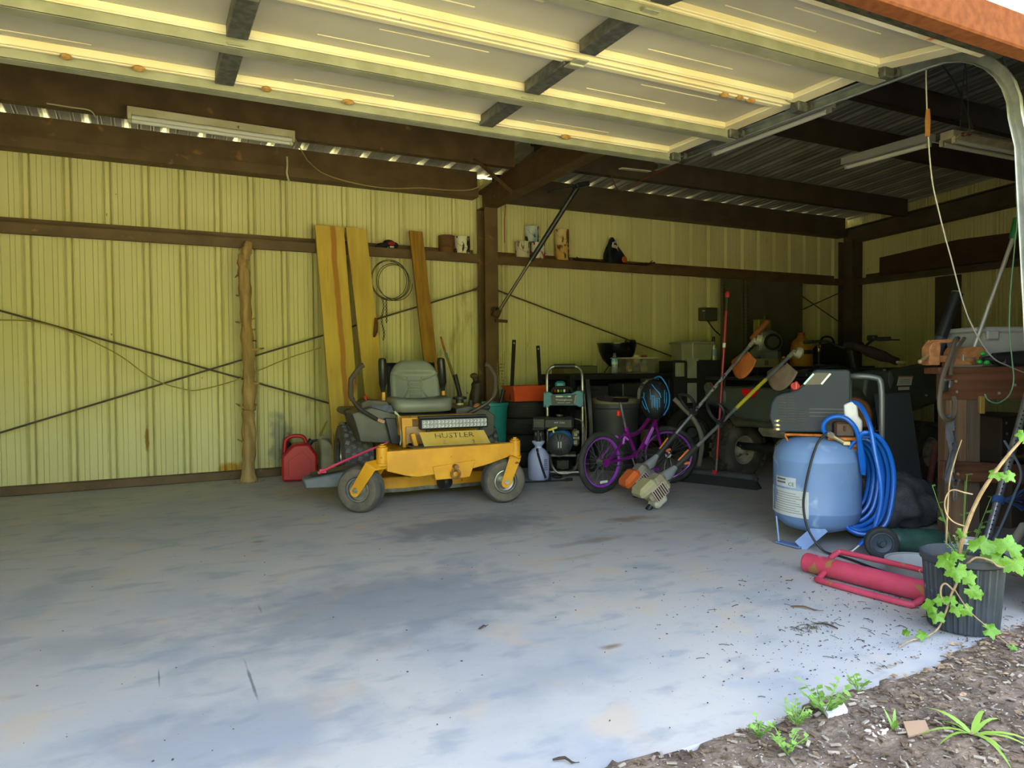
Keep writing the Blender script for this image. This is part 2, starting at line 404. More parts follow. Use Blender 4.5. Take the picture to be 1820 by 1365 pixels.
wf.box(((DOOR_R+XR)/2, YF+.03, 1.8), (XR-DOOR_R, .06, 3.6)); wf.box(((XL+DOOR_L)/2, YF+.03, 1.8), (DOOR_L-XL, .06, 3.6)); wf.box(((DOOR_L+DOOR_R)/2, YF+.03, (DOOR_T+3.6)/2), (DOOR_R-DOOR_L, .06, 3.6-DOOR_T))
struct(wf.build('wall_front', M_WHITE_WALL), 'white front wall above and beside the garage door opening')
tr = MB(); tr.box((.75, YF-.035, 2.2195), (5.5, .07, .123), ch=.006)
struct(tr.build('trim_1', mat('brown_trim', '683e28', .95, var='5b3522', vscale=30, world=True, bump=.1, bscale=200, spec=.08)), 'brown metal trim over the garage door opening')
tr = MB(); tr.box((3.39, YF+.02, 1.1), (.1, .14, 2.2), ch=.005); struct(tr.build('trim_2', MATS['brown_trim']), 'brown trim at the right of the opening')
ce = empty_struct('ceiling', 'sloping roof of ribbed galvanised sheets')
RL = 6.35
def roof_mesh():
    pr = sheet_profile(3, depth=.034); b = MB(); n = len(pr)
    y0, y1 = 1.2, 7.50
    vs_ = [Vector((x, y, roof_z(y)-d)) for y in (y0, y1) for x, d in pr]
    b.add(vs_, [(i, i+1, n+i+1, n+i) for i in range(n-1)])
    me = b.mesh('roof_panel', 20); me.materials.append(M_ROOF); return me
rm = roof_mesh(); x = XL-.1
while x < XR-.02:
    o = link('roof_panel', rm, None, ce); o.location = (x, 0, 0); x += 3*PITCH
bb = MB(); bb.box(((XL+XR)/2, YB-.045, .04), (XR-XL, .07, .08), ch=.006); bb.box(((XL+XR)/2, YB+.03, .02), (XR-XL, .08, .04)); struct(bb.build('baseboard_back', M_STEEL), 'rusty brown base rail along the back wall')
bb = MB(); bb.box((XR-.05, 4.4, .04), (.07, 5.8, .08)); struct(bb.build('baseboard_right', M_STEELD), 'brown base rail along the right wall')

# ------------------------------------------------------------------ steel frame
def ibeam(mb, p0, p1, w_, h, t=.012, up=(0, 0, 1), h1=None):
    """I-section from p0 to p1, p along the middle of the top flange; depth h (h1 at the far end)"""
    p0, p1 = Vector(p0), Vector(p1); ax = (p1-p0).normalized(); x = ax.cross(Vector(up)).normalized(); z = x.cross(ax); h1 = h1 or h
    for a, b in ((0, t),):
        pass
    def slab(xa, xb, za0, zb0, za1, zb1):
        vs_ = [p0+x*xa+z*za0, p0+x*xb+z*za0, p0+x*xb+z*zb0, p0+x*xa+z*zb0, p1+x*xa+z*za1, p1+x*xb+z*za1, p1+x*xb+z*zb1, p1+x*xa+z*zb1]
        mb.add(vs_, [(0, 3, 2, 1), (4, 5, 6, 7), (0, 1, 5, 4), (1, 2, 6, 5), (2, 3, 7, 6), (3, 0, 4, 7)])
    slab(-w_/2, w_/2, -t, 0, -t, 0); slab(-w_/2, w_/2, -h, -h+t, -h1, -h1+t); slab(-t/2, t/2, -h+t, -t, -h1+t, -t)
    return mb
def channel(mb, x0, x1, pts, t=.006):
    """open profile [(y,z)] swept along X with a thickness"""
    for (ya, za), (yb, zb) in zip(pts, pts[1:]):
        mb.bar(((x0+x1)/2-(x1-x0)/2, (ya+yb)/2, (za+zb)/2), (x1, (ya+yb)/2, (za+zb)/2), math.hypot(yb-ya, zb-za)+t if abs(yb-ya) > abs(zb-za) else t, t if abs(yb-ya) > abs(zb-za) else math.hypot(yb-ya, zb-za)+t)
    return mb
def steel(name, mb, label, cat='beam', m=None, group=None, **kw):
    return tag(mb.build(name, m or M_STEEL, **kw), label, cat, group)
# columns
c = MB(); ibeam(c, (3.37, 7.04, 0.01), (3.37, 7.04, 2.79), .155, .19, .014, up=(0, -1, 0)); c.box((3.37, 7.13, .012), (.24, .26, .02)); steel('steel_column', c, 'brown steel I-beam column standing mid-way along the back wall', 'column')
c = MB(); ibeam(c, (9.30, 7.04, 0.01), (9.30, 7.04, 2.85), .22, .24, .014, up=(0, -1, 0)); c.box((9.3, 7.15, .012), (.3, .3, .02)); steel('steel_column', c, 'dark steel column in the far right corner', 'column', M_STEELD)
# rafters
c = MB(); ibeam(c, (3.37, 7.26, 2.975), (3.37, 1.62, 3.37), .155, .20, .014, h1=.50); steel('roof_rafter', c, 'mottled brown rafter running forward from the middle column', 'rafter')
c = MB(); ibeam(c, (9.33, 7.30, 3.035), (9.33, 1.62, 3.40), .16, .215, .014, h1=.32); steel('roof_rafter', c, 'dark rafter against the right end wall', 'rafter', M_STEELD)
# girts (laid flat, goods stand on them)
def girt(x0, x1, z, label, m=None):
    c = MB(); channel(c, x0, x1, [(7.345, z+.07), (7.345, z), (7.155, z), (7.155, z-.09), (7.175, z-.09)]); return steel('wall_girt', c, label, 'beam', m)
girt(XL, 3.285, 2.285, 'rusty brown wall girt left of the middle column')
girt(3.455, 9.18, 2.285, 'brown wall girt right of the middle column, carrying paint cans')
c = MB()
for (xa, za), (xb, zb) in (((9.44, 2.35), (9.44, 2.28)), ((9.44, 2.28), (9.25, 2.28)), ((9.25, 2.28), (9.25, 2.19))):
    c.box(((xa+xb)/2, 4.35, (za+zb)/2), (abs(xa-xb)+.008, 5.3, abs(za-zb)+.008))
steel('wall_girt', c, 'dark girt along the right end wall', 'beam', M_STEELD)
# eave struts
def eave(x0, x1, label, m):
    c = MB(); channel(c, x0, x1, [(7.335, 3.186), (7.20, 3.188), (7.20, 3.01), (7.165, 3.00), (7.165, 2.915), (7.33, 2.91)]); return steel('eave_strut', c, label, 'beam', m)
eave(XL, 3.28, 'rusty brown eave beam along the top of the back wall, left bay', M_STEEL)
eave(3.46, 9.24, 'dark eave beam along the top of the back wall, right bay', M_STEELD)
# purlins
def purlin(x0, x1, y, z0, z1, label, m=None):
    c = MB(); channel(c, x0, x1, [(y+.07, z1-.015), (y+.07, z1), (y, z1), (y, z0), (y+.07, z0), (y+.07, z0+.02)]); return steel('roof_purlin', c, label, 'beam', m)
purlin(XL, 3.24, 6.23, 2.995, 3.262, 'deep brown purlin behind the raised door, left bay')
purlin(3.46, 9.24, 6.23, 3.045, 3.268, 'dark purlin nearest the back wall, right bay', M_STEELD)
purlin(XL, 9.40, 4.73, 3.165, 3.372, 'dark purlin second from the back wall', M_STEELD)
purlin(XL, 9.40, 3.94, 3.225, 3.428, 'dark purlin third from the back wall', M_STEELD)
purlin(XL, 9.40, 2.60, 3.32, 3.525, 'dark purlin above the raised door', M_STEELD)
c = MB(); c.bar((2.80, 6.20, 3.02), (3.33, 6.42, 2.79), .045, .006, up=(.3, -.9, .2)); c.bar((2.80, 6.20, 3.02), (3.33, 6.42, 2.79), .006, .045, up=(.3, -.9, .2)); steel('flange_brace', c, 'short slanting angle brace between purlin and rafter', 'brace')
# bracing rods
def rod(p0, p1, label, r=.0085, m=None):
    c = MB(); c.cyl(p0, p1, r, n=8); d = (Vector(p1)-Vector(p0)).normalized()
    for p, s_ in ((p0, 1), (p1, -1)): c.cyl(Vector(p)+d*s_*.0, Vector(p)+d*s_*.06, r*1.9, n=6)
    return steel('bracing_rod', c, label, 'rod', m or M_STEELD)
rod((-2.70, 7.25, 2.08), (3.29, 7.25, .18), 'steel bracing rod falling to the right across the left bay')
rod((-2.70, 7.215, .04), (3.29, 7.215, 1.92), 'steel bracing rod rising to the right across the left bay')
rod((3.45, 7.25, 1.94), (7.9, 7.25, .60), 'steel bracing rod falling to the right behind the kettle grill')
rod((7.95, 7.2, 2.19), (9.25, 7.2, 1.60), 'short bracing rod falling into the far corner')
rod((7.6, 7.22, 1.56), (9.25, 7.22, 2.13), 'short bracing rod rising into the far corner')

# ------------------------------------------------------------------ the raised overhead door
dr = empty_struct('door_1', 'raised overhead sectional garage door seen from below', (.64, 1.8, 2.4))
DX0, DX1, DZ = -1.84, 3.12, 2.465
secs = [(3.755, 3.225, DZ, DZ), (3.22, 2.725, DZ, DZ), (2.72, 2.235, DZ, DZ), (2.23, 1.80, DZ, 2.40)]
for i, (ya, yb, za, zb) in enumerate(secs):
    b = MB(); n = Vector((0, -(za-zb), -1)).normalized()
    b.bar(((DX0+DX1)/2, ya, za+.02), ((DX0+DX1)/2, yb, zb+.02), DX1-DX0, .04)
    s_ = b.build('door_section', M_DOOR, dr)
    # end stile and raised sheet edge
    for xa in (DX1-.05, DX0+.05):
        e = MB(); e.bar((xa, ya-.01, za-.012), (xa, yb+.01, zb-.012), .10, .028, ch=.004); e.build('end_stile', M_CREAM, s_)
    # embossed lines of the backing sheet
    for q in (.30, .62):
        for xc in (-1.3, -.33, 1.02, 2.36):
            e = MB(); yy = ya+(yb-ya)*q; zz = za+(zb-za)*q; e.box((xc+(.12 if q > .5 else -.1), yy, zz-.001), (.50, .006, .003)); e.build('embossed_line', M_CREAM, s_)
def rail(y, z, w_, d, label=None, x1=DX1-.1):
    b = MB(); n_ = 3
    for k in range(n_): b.box(((DX0+x1)/2, y-w_/2+w_*(k+.5)/n_, z-d/2-.004*(k % 2)), (x1-DX0, w_/n_*.86, d), ch=.003)
    return b.build('section_rail', M_CREAM, dr)
rail(3.672, DZ, .05, .035); rail(3.165, DZ, .03, .030); rail(2.745, DZ, .07, .040); rail(2.675, DZ, .03, .03); rail(2.190, DZ-.006, .04, .03)
def strut(y, z, xa=DX0, xb=DX1+.02):
    b = MB(); b.box(((xa+xb)/2, y, z+.005-.0), (xb-xa, .085, .006)); 
    for s_ in (-1, 1): b.box(((xa+xb)/2, y+s_*.030, z-.035), (xb-xa, .005, .075))
    b.box(((xa+xb)/2, y, z-.072), (xb-xa, .065, .005))
    return b.build('strut', M_GALV, dr)
strut(3.735, DZ-.002); strut(3.215, DZ-.002); strut(2.245, DZ-.004, xb=DX1+.0)
for xs in (-1.0, .36, 1.73):
    for ya, yb, za, zb in secs:
        b = MB(); b.bar((xs, ya-.085, za-.028), (xs, yb+.035, zb-.028), .085, .056, ch=.004); st = b.build('stile', M_GALVD, dr)
    for yy in (3.22, 2.722, 2.232):
        b = MB(); b.box((xs, yy, DZ-.062), (.07, .10, .006), ch=.002)
        for dx in (-.02, .02): b.cyl((xs+dx, yy-.03, DZ-.066), (xs+dx, yy-.03, DZ-.058), .006, n=6)
        b.cyl((xs-.035, yy, DZ-.066), (xs+.035, yy, DZ-.066), .007, n=8); b.build('hinge', M_GALV, dr)
for yy in (3.70, 3.19, 2.70, 2.21):
    b = MB(); b.box((3.10, yy, DZ-.05), (.07, .06, .05), ch=.006); b.cyl((3.06, yy, DZ-.055), (3.19, yy, DZ-.03), .006, n=8); b.cyl((3.165, yy, DZ-.032), (3.19, yy, DZ-.032), .022, n=14); b.build('roller_hinge', M_GALVD, dr)
b = MB(); b.box((.64, 1.775, 2.365), (DX1-DX0, .035, .07), ch=.006); b.build('bottom_rail', mat('peeling_white_rust', 'e6dfc6', .6, var='c9b98e', vscale=5, world=True, spots=(('b7601d', 5, .60, .08), ('d78a35', 9, .62, .05))), dr)
b = MB(); b.tube([(DX0, 1.725, 2.345), (DX1+.03, 1.725, 2.345)], .034, 12); b.build('bottom_seal', mat('mossy_rubber', '5a5636', .85, var='3a3a33', vscale=6, world=True, stretch=(3, 9, 9), bump=.5, bscale=60), dr)
for xm, yy in ((.0, 3.66), (.55, 3.66), (2.25, 3.66), (-.28, 3.66), (.95, 3.66), (2.62, 2.745), (2.72, 2.74), (2.8, 2.745)):
    b = MB(); b.ball((xm, yy, DZ-.045), (.022+.02*random.random(), .018, .014), n=8, m=5); b.build('mud_dauber_nest', mat('dry_mud', 'a8834d', .95, var='8a6635', vscale=40, bump=.5), dr)
# tracks
def track(xc, label):
    t = thing('door_track', label, 'track', (xc, 1.69, 0))
    b = MB(); R_ = .36; pts = [(xc, 4.02, 2.445), (xc, 3.0, 2.44), (xc, 2.05, 2.43)]
    for i in range(1, 9):
        a = PI/2*i/8; pts.append((xc, 2.05-R_*math.sin(a), 2.43-R_+R_*math.cos(a)))
    k_ = .10*(1 if xc > 0 else -1); pts += [(xc+k_*.15, 1.672, 1.95), (xc+k_*.55, 1.65, 1.2), (xc+k_, 1.63, .02)]     # the old upright leans outwards
    P_ = [Vector(p) for p in pts]
    # C-shaped channel swept along the path
    prof = [(-.026, -.012), (-.026, .012), (-.020, .025), (.020, .025), (.026, .012), (.026, -.012)]
    vs_ = []; k = len(prof)
    for i, p in enumerate(P_):
        tg = (P_[min(i+1, len(P_)-1)]-P_[max(i-1, 0)]).normalized(); nn = Vector((1, 0, 0)).cross(tg)
        for (a, c_) in prof: vs_.append(p+nn*a+Vector((c_, 0, 0))*(1 if xc > 0 else -1))
    b.add(vs_, [(i*k+j, i*k+j+1, (i+1)*k+j+1, (i+1)*k+j) for i in range(len(P_)-1) for j in range(k-1)])
    o = b.build('rail', mat('track_galvanised', '9ea3a5', .4, .5, var='888d8f', vscale=14, world=True), t); md = o.modifiers.new('s', 'SOLIDIFY'); md.thickness = .0025
    b = MB(); s_ = 1 if xc > 0 else -1
    b.box((xc+s_*.035, 2.9, 2.462), (.006, 2.2, .03)); b.box((xc+s_*.05, 2.9, 2.447), (.035, 2.2, .005)); b.build('stiffening_angle', M_GALV, t)
    b = MB(); b.bar((xc+s_*.045, 1.64, 2.2), (xc+s_*.145, 1.60, .02), .05, .035, up=(0, 1, 0), ch=.003); b.build('jamb_angle', M_ZINC, t)
    for yy, zt in ((3.95, 3.0), (2.4, 3.1)):
        b = MB(); b.bar((xc+s_*.05, yy, 2.45), (xc+s_*.05, yy+.02, zt), .03, .004, up=(0, 1, 0)); b.build('hanger_strap', M_GALVD, t)
    b = MB(); b.bar((xc-.02, 4.06, 2.42), (xc-.30, 4.02, 2.40), .035, .005); b.build('cross_strap', M_GALV, t)
    return t
track(3.20, 'galvanised door track at the right side of the raised door')
track(-1.92, 'galvanised door track at the left side of the raised door')
b = MB(); b.box((.72, 1.625, 2.46), (5.2, .10, .20)); steel('door_header', b, 'dark header beam behind the brown trim over the door', 'beam', M_STEELD)
# ------------------------------------------------------------------ zero-turn mower
M_YEL = mat('mower_yellow_paint', 'd79a1e', .42, var='c58a1a', vscale=6, spots=(('7a4520', 7, .69, .02), ('5d3319', 22, .72, .02)), spec=.5)
M_YELF = mat('faded_yellow_decal_panel', 'c9ac5a', .5, var='c4a244', vscale=9)
M_MGREY = mat('mower_dark_plastic', '3c3d3b', .42, var='4a4b47', vscale=7)
M_SEAT = mat('grey_green_vinyl', '7b8176', .4, var='70766c', vscale=5, bump=.05, bscale=200)
M_TIRE = mat('dusty_tyre', '454543', .8, var='565350', vscale=12, bump=.2, bscale=120)
M_SIDE = mat('dusty_tyre_side', '565048', .85, var='6a6257', vscale=9)
M_RIM = mat('silver_wheel_rim', 'a7a6a2', .35, .6, var='8c867c', vscale=14)
M_CHUTE = mat('grey_rubber_chute', '5f656a', .6, var='6b7176', vscale=8)
M_LED = mat('led_lens', 'f2f4f8', .12, .3, spec=.8)
M_PINK = mat('pink_red_paint', 'c73a5b', .4)
def tyre(mb, c, ax, R, w_, r_in, n=36):
    h = w_/2; prof = [(r_in, -h*.8), (r_in+.012, -h), (R*.84, -h*1.02), (R*.95, -h*.88), (R, -h*.45), (R, h*.45), (R*.95, h*.88), (R*.84, h*1.02), (r_in+.012, h), (r_in, h*.8)]
    return mb.lathe(prof, c, ax, n)
def wheel_rim(mb, c, ax, r, w_, n=28, dish=.3):
    h = w_/2; prof = [(r*1.02, -h*.9), (r*.92, -h*.92), (r*.86, -h*.55), (r*.45, -h*dish), (r*.30, -h*.75), (0.001, -h*.78)]
    mb.lathe(prof, c, ax, n); mb.lathe([(a, -b) for a, b in prof], c, ax, n)
    return mb
def zero_turn():
    t = thing('riding_mower', 'yellow zero-turn riding mower with grey seat parked before the back wall', 'mower', (2.12, 5.55, 0))
    # ---- front caster beam
    b = MB(); b.prism([(1.565, .452), (2.575, .468), (2.575, .375), (2.36, .315), (2.215, .285), (1.79, .25), (1.71, .265), (1.565, .308)], (0, 5.01, 0), (1, 0, 0), (0, 0, 1), .075); beam = b.build('caster_beam', M_YEL, t, bev=.005)
    b = MB(); b.prism([(1.905, .32), (2.245, .355), (2.197, .225), (1.93, .22)], (0, 5.015, 0), (1, 0, 0), (0, 0, 1), .10); b.build('hitch_box', M_YEL, beam, bev=.004)
    b = MB(); b.cyl((2.077, 4.97, .315), (2.077, 4.91, .315), .018, n=10); b.torus((2.077, 4.94, .26), (.25, 1, 0), .030, .009, 18, 8); b.tube([(2.077, 4.95, .315), (2.077, 4.93, .285)], .011, 8); b.build('tow_eye', mat('rust_brown_eye', '7d5a3c', .6, .5, var='94704a', vscale=30), beam)
    for nm, (px, py), (hx, hy), ad in (('l', (1.54, 5.01), (1.404, 5.112), (-.6, -.8, 0)), ('r', (2.585, 5.01), (2.49, 5.03), (-.05, -.995, 0))):
        b = MB(); b.cyl((px, py, .362), (px, py, .482), .042, n=18); b.cyl((px, py, .482), (px, py, .494), .03, n=12); b.cyl((px, py, .494), (px, py, .506), .016, n=6); b.build('pivot_tube', M_YEL, beam, bev=.003)
        a = Vector(ad).normalized(); hub = Vector((hx, hy, .172)); up = Vector((0, 0, 1)); tr_ = (hub-Vector((px, py, .172))); tr_.z = 0
        fk = MB(); top = Vector((px, py, .325))
        side = tr_.normalized() if tr_.length > .02 else a.cross(up)
        for s_ in (-1, 1):
            p2 = top*.25+hub*.75; 
            q0 = hub+a*s_*.088; q1 = Vector((px, py, .335))+tr_*.30+a*s_*.088; q1.z = .352
            q2 = Vector((px, py, .358)); 
            ax_ = (q1-q0).normalized(); wv = a.cross(ax_).normalized()*.042
            th = a*.005
            vs_ = []
            for p, w2 in ((q0-ax_*.012, .9), (q1, 1.1)):
                for sg in (-1, 1):
                    for sh in (-1, 1): vs_.append(p+wv*sg*w2+th*sh)
            fk.add(vs_, [(0, 1, 3, 2), (4, 6, 7, 5), (0, 4, 5, 1), (2, 3, 7, 6), (0, 2, 6, 4), (1, 5, 7, 3)])
            fk.cyl(q0-ax_*.012-th, q0-ax_*.012+th, .037, n=14)
            vs_ = []
            for p, w2 in ((q1, 1.1), (q2, 1.2)):
                e = wv if p is q1 else (side.cross(up)*0+wv)
                for sg in (-1, 1):
                    for sh in (-1, 1): vs_.append(p+e*sg*w2+Vector((0, 0, .006))*sh)
            fk.add(vs_, [(0, 1, 3, 2), (4, 6, 7, 5), (0, 4, 5, 1), (2, 3, 7, 6), (0, 2, 6, 4), (1, 5, 7, 3)])
        fk.cyl((px, py, .345), (px, py, .365), .05, n=14)
        fo = fk.build('caster_fork', M_YEL, t, bev=.003)
        b = MB(); b.cyl(hub-a*.105, hub+a*.105, .013, n=10); b.cyl(hub+a*.092, hub+a*.102, .02, n=6); b.cyl(hub-a*.102, hub-a*.092, .02, n=6); b.build('axle_bolt', M_ZINC, fo)
        b = MB(); R_, w_ = .172, .15
        prof = [(.085, -.055), (.095, -.068), (.14, -.073), (.16, -.062), (.17, -.040)]+([(.172, -.03), (.162, -.024), (.172, -.018), (.172, .0)])+[(.162, .006), (.172, .012), (.172, .030), (.17, .040), (.16, .062), (.14, .073), (.095, .068), (.085, .055)]
        b.lathe(prof, hub, a, 40); w1 = b.build('caster_tyre', M_TIRE, t)
        b = MB(); prof = [(.096, .069), (.10, .0712), (.138, .0745), (.150, .070)]
        for s_ in (-1, 1): b.lathe([(r, h*s_) for r, h in prof], hub, a, 40)
        b.build('tyre_wall', M_SIDE, w1)
        b = MB(); wheel_rim(b, hub, a, .088, .13, 30); b.build('wheel_rim', M_RIM, w1)
    # ---- main frame and foot well
    b = MB()
    for x in (1.86, 2.40): b.box((x, 5.53, .36), (.06, 1.04, .10), ch=.006)
    b.box((2.13, 6.05, .40), (.70, .10, .16), ch=.006); b.build('main_frame', M_YEL, t)
    b = MB(); b.box((2.15, 5.40, .435), (.66, .42, .014), ch=.003); b.build('foot_plate', M_MGREY, t)
    # replace by an upright leaning sheet with the model name
    b = MB(); P_ = [(1.925, 5.245, .430), (2.475, 5.245, .434), (2.435, 5.31, .545), (1.897, 5.31, .548)]
    b.add(P_+[(x, y+.012, z-.003) for x, y, z in P_], [(0, 1, 2, 3), (7, 6, 5, 4), (0, 4, 5, 1), (1, 5, 6, 2), (2, 6, 7, 3), (3, 7, 4, 0)]); fp = b.build('front_plate', M_YELF, t)
    X_ = (1, .005, 0); Y_ = (0, .065, .115); Nn = Vector(X_).cross(Vector(Y_)).normalized()
    Mx = axes(Vector((2.178, 5.2885, .513))+Nn*.002, X_, Y_); loc = Matrix.Translation(-t.location)
    text_mesh('HUSTLER', .060, mat('worn_black_print', '4f4a38', .7, var='9a8c58', vscale=30, vlo=.5, vhi=.62), fp, loc @ Mx, sx=1.35)
    Mx = axes(Vector((2.09, 5.262, .466))+Nn*.002, X_, Y_); text_mesh('Z', .05, mat('worn_blue_print', '66768a', .7, var='b09d5c', vscale=40), fp, loc @ Mx)
    Mx = axes(Vector((2.33, 5.258, .458))+Nn*.002, X_, Y_); text_mesh('2', .05, MATS['worn_black_print'], fp, loc @ Mx)
    b = MB(); b.prism([(1.80, .42), (1.83, .42), (1.875, .56), (1.875, .645), (1.955, .64), (1.955, .58), (1.90, .41), (2.0, .41), (2.0, .655), (1.79, .655)], (0, 5.46, 0), (1, 0, 0), (0, 0, 1), .04)
    b.box((2.13, 5.62, .58), (.66, .14, .16), ch=.01); b.box((1.87, 5.36, .475), (.035, .05, .13), Matrix.Rotation(-.25, 3, 'Y'), ch=.004); b.build('seat_pedestal', M_YEL, t)
    b = MB(); b.box((2.17, 5.535, .60), (.56, .02, .12)); b.box((1.88, 5.43, .52), (.12, .02, .13)); b.build('pedestal_panel', mat('dusty_panel', '9a7f66', .7, var='b08c52', vscale=12), t)
    # LED bar
    lb = MB(); lb.box((2.205, 5.385, .606), (.575, .06, .088), ch=.01); lb.box((2.205, 5.42, .655), (.57, .05, .02), ch=.004); L_ = lb.build('light_bar', M_BLACK, t)
    b = MB(); b.box((2.205, 5.353, .606), (.545, .004, .066)); b.build('reflector_plate', mat('chrome_reflector', '8b8e93', .5, .3), L_)
    led = MB(); led.lathe([(.0125, .006), (.010, .002), (.005, -.004), (.001, -.005)], (0, 0, 0), (0, -1, 0), 8); lm = led.mesh('led', 30); lm.materials.append(M_LED)
    for r_ in range(2):
        for k in range(18):
            o = link('led', lm, None, L_); o.location = Vector((1.948+k*.0302, 5.350, .590+r_*.032))-t.location
    for x in (1.99, 2.44):
        b = MB(); b.box((x, 5.39, .545), (.025, .03, .05)); b.build('bar_bracket', M_BLACK, L_)
    # ---- deck, chute, anti-scalp roller
    b = MB(); n = 28; pts = []
    dk = [(1.46, 5.50), (1.62, 5.42), (1.80, 5.40), (2.0, 5.44), (2.12, 5.40), (2.30, 5.42), (2.55, 5.44), (2.72, 5.60), (2.74, 5.80), (2.60, 6.0), (1.62, 6.0), (1.46, 5.85)]
    zb, zt = .085, .195; k = len(dk)
    b.add([(x, y, zb) for x, y in dk]+[(x, y, zt) for x, y in dk], [tuple(range(k, 2*k))]+[(i, (i+1) % k, k+(i+1) % k, k+i) for i in range(k)]); dko = b.build('cutting_deck', M_YEL, t, bev=.008)
    b = MB(); k = len(dk); cx = 2.1; cy = 5.7
    ring = [(cx+(x-cx)*1.008, cy+(y-cy)*1.02) for x, y in dk]
    b.add([(x, y, .075) for x, y in ring]+[(x, y, .105) for x, y in ring], [(i, (i+1) % k, k+(i+1) % k, k+i) for i in range(k)]); b.build('deck_lip', mat('worn_steel_lip', '6f7073', .5, .5, var='55524c', vscale=20), dko)
    b = MB(); b.bar((1.76, 5.5, .29), (1.99, 5.32, .235), .07, .012); b.bar((1.78, 5.55, .31), (2.0, 5.6, .3), .02, .02); b.build('deck_link', M_GALVD, t)
    b = MB(); b.tube([(1.74, 5.3, .28), (1.76, 5.29, .23), (1.82, 5.28, .21), (1.84, 5.3, .25), (1.80, 5.33, .27)], .006, 6, smooth=4); b.build('deck_chain', M_GALVD, t)
    b = MB(); b.lathe([(.001, -.045), (.035, -.045), (.055, -.038), (.066, -.012), (.066, .012), (.055, .038), (.035, .045), (.001, .045)], (2.11, 5.345, .142), (.93, .36, 0), 22); b.build('anti_scalp_roller', mat('smooth_black_roller', '26282b', .3), t)
    # discharge chute: sloping rubber deflector on the left
    A = [(1.50, 5.46, .275), (1.50, 5.86, .275), (1.03, 5.62, .215), (1.035, 5.50, .205)]; 
    Bm = [(1.50, 5.44, .135), (1.50, 5.88, .135), (1.04, 5.63, .150), (1.05, 5.49, .135)]
    b = MB(); b.add(A+Bm, [(0, 3, 2, 1), (0, 4, 7, 3), (3, 7, 6, 2), (2, 6, 5, 1), (4, 5, 6, 7), (0, 1, 5, 4)]); ch = b.build('discharge_chute', M_CHUTE, t, bev=.012)
    b = MB(); b.add([(1.49, 5.47, .285), (1.49, 5.6, .295), (1.10, 5.60, .25), (1.08, 5.52, .232)], [(0, 1, 2, 3)]); b.build('chute_flap', M_MGREY, ch)
    b = MB(); b.tube([(1.135, 5.43, .262), (1.33, 5.41, .345), (1.66, 5.37, .475)], [.012, .010, .007], 8); b.box((1.17, 5.43, .275), (.05, .02, .03)); b.build('chute_lift_rod', M_PINK, t)
    # ---- rear tyres
    for sx in (1.54, 2.68):
        b = MB(); c = (sx, 6.20, .29); tyre(b, c, (1, 0, 0), .285, .27, .15, 40); tw = b.build('drive_tyre', M_TIRE, t)
        lug = MB(); nl = 26
        for i in range(nl):
            a0 = 2*PI*i/nl
            for r_ in range(5):
                a = a0+(PI/nl if r_ % 2 else 0); rad = .287
                ctr = Vector((sx-.098+r_*.049, 6.20+rad*math.cos(a), .29+rad*math.sin(a)))
                R_ = Matrix.Rotation(a-PI/2, 3, 'X') @ Matrix.Rotation(.35 if r_ % 2 else -.35, 3, 'Z')
                lug.box(ctr, (.034, .036, .016), R_)
        lug.build('tread_lugs', mat('lightened_lug', '6e6d69', .8, var='5c5a55', vscale=20), tw)  # lugs coloured lighter than the tyre in place of light on them
        b = MB(); wheel_rim(b, c, (1, 0, 0), .15, .22, 28, .1); b.build('wheel_rim', M_RIM, tw)
        b = MB(); s_ = -1 if sx < 2 else 1; b.lathe([(.155, .136*s_), (.22, .142*s_), (.25, .136*s_)], c, (1, 0, 0), 40); b.build('tyre_wall', M_SIDE, tw)
    # ---- fenders / side consoles
    fl_ = [(1.44, .69), (1.47, .60), (1.505, .455), (1.75, .432), (1.83, .45), (1.84, .63), (1.80, .675), (1.60, .735)]
    b = MB(); b.prism(fl_, (0, 5.93, 0), (1, 0, 0), (0, 0, 1), .48); b.box((1.60, 6.25, .68), (.34, .45, .06), ch=.02); lf = b.build('fender', M_MGREY, t, bev=.02)
    b = MB(); b.prism([(1.545, .70), (1.545, .765), (1.60, .79), (1.76, .775), (1.80, .70)], (0, 5.98, 0), (1, 0, 0), (0, 0, 1), .30); b.build('control_console', mat('dusty_console', '4b4a41', .6, var='5e5a4a', vscale=10), lf, bev=.008)
    b = MB(); b.add([(1.60, 5.69, .70), (1.79, 5.69, .685), (1.77, 5.73, .745), (1.61, 5.73, .755)], [(0, 1, 2, 3)]); b.build('console_decal', mat('blue_grey_decal', '6b7180', .5, var='555b69', vscale=18), lf)
    b = MB(); b.cyl((1.585, 5.86, .775), (1.585, 5.86, .80), .006, n=8); b.lathe([(.012, 0), (.018, .008), (.018, .022), (.010, .030), (.001, .031)], (1.585, 5.86, .798), n=12); b.build('choke_knob', mat('red_knob', 'a82c1e', .4), lf)
    b = MB(); b.prism([(2.33, .70), (2.34, .60), (2.36, .45), (2.60, .43), (2.68, .47), (2.69, .63), (2.62, .68), (2.45, .72)], (0, 5.95, 0), (1, 0, 0), (0, 0, 1), .46); b.box((2.60, 6.25, .68), (.34, .45, .06), ch=.02); rf_ = b.build('fender', M_MGREY, t, bev=.02)
    b = MB(); b.lathe([(.035, 0), (.035, .03), (.062, .035), (.062, .055), (.03, .062), (.001, .062)], (2.44, 5.95, .735), n=20); b.build('fuel_cap', M_BLACK, rf_)
    b = MB(); b.lathe([(.034, 0), (.034, .02)], (2.44, 5.95, .718), n=16); b.build('fuel_neck', mat('yellowed_plastic', 'b5a864', .5), rf_)
    b = MB(); b.lathe([(.03, 0), (.036, .02), (.02, .04), (.001, .045)], (2.545, 5.78, .695), n=14); b.build('amber_lens', mat('amber_lens', 'd08a45', .25, trans=.3), rf_)
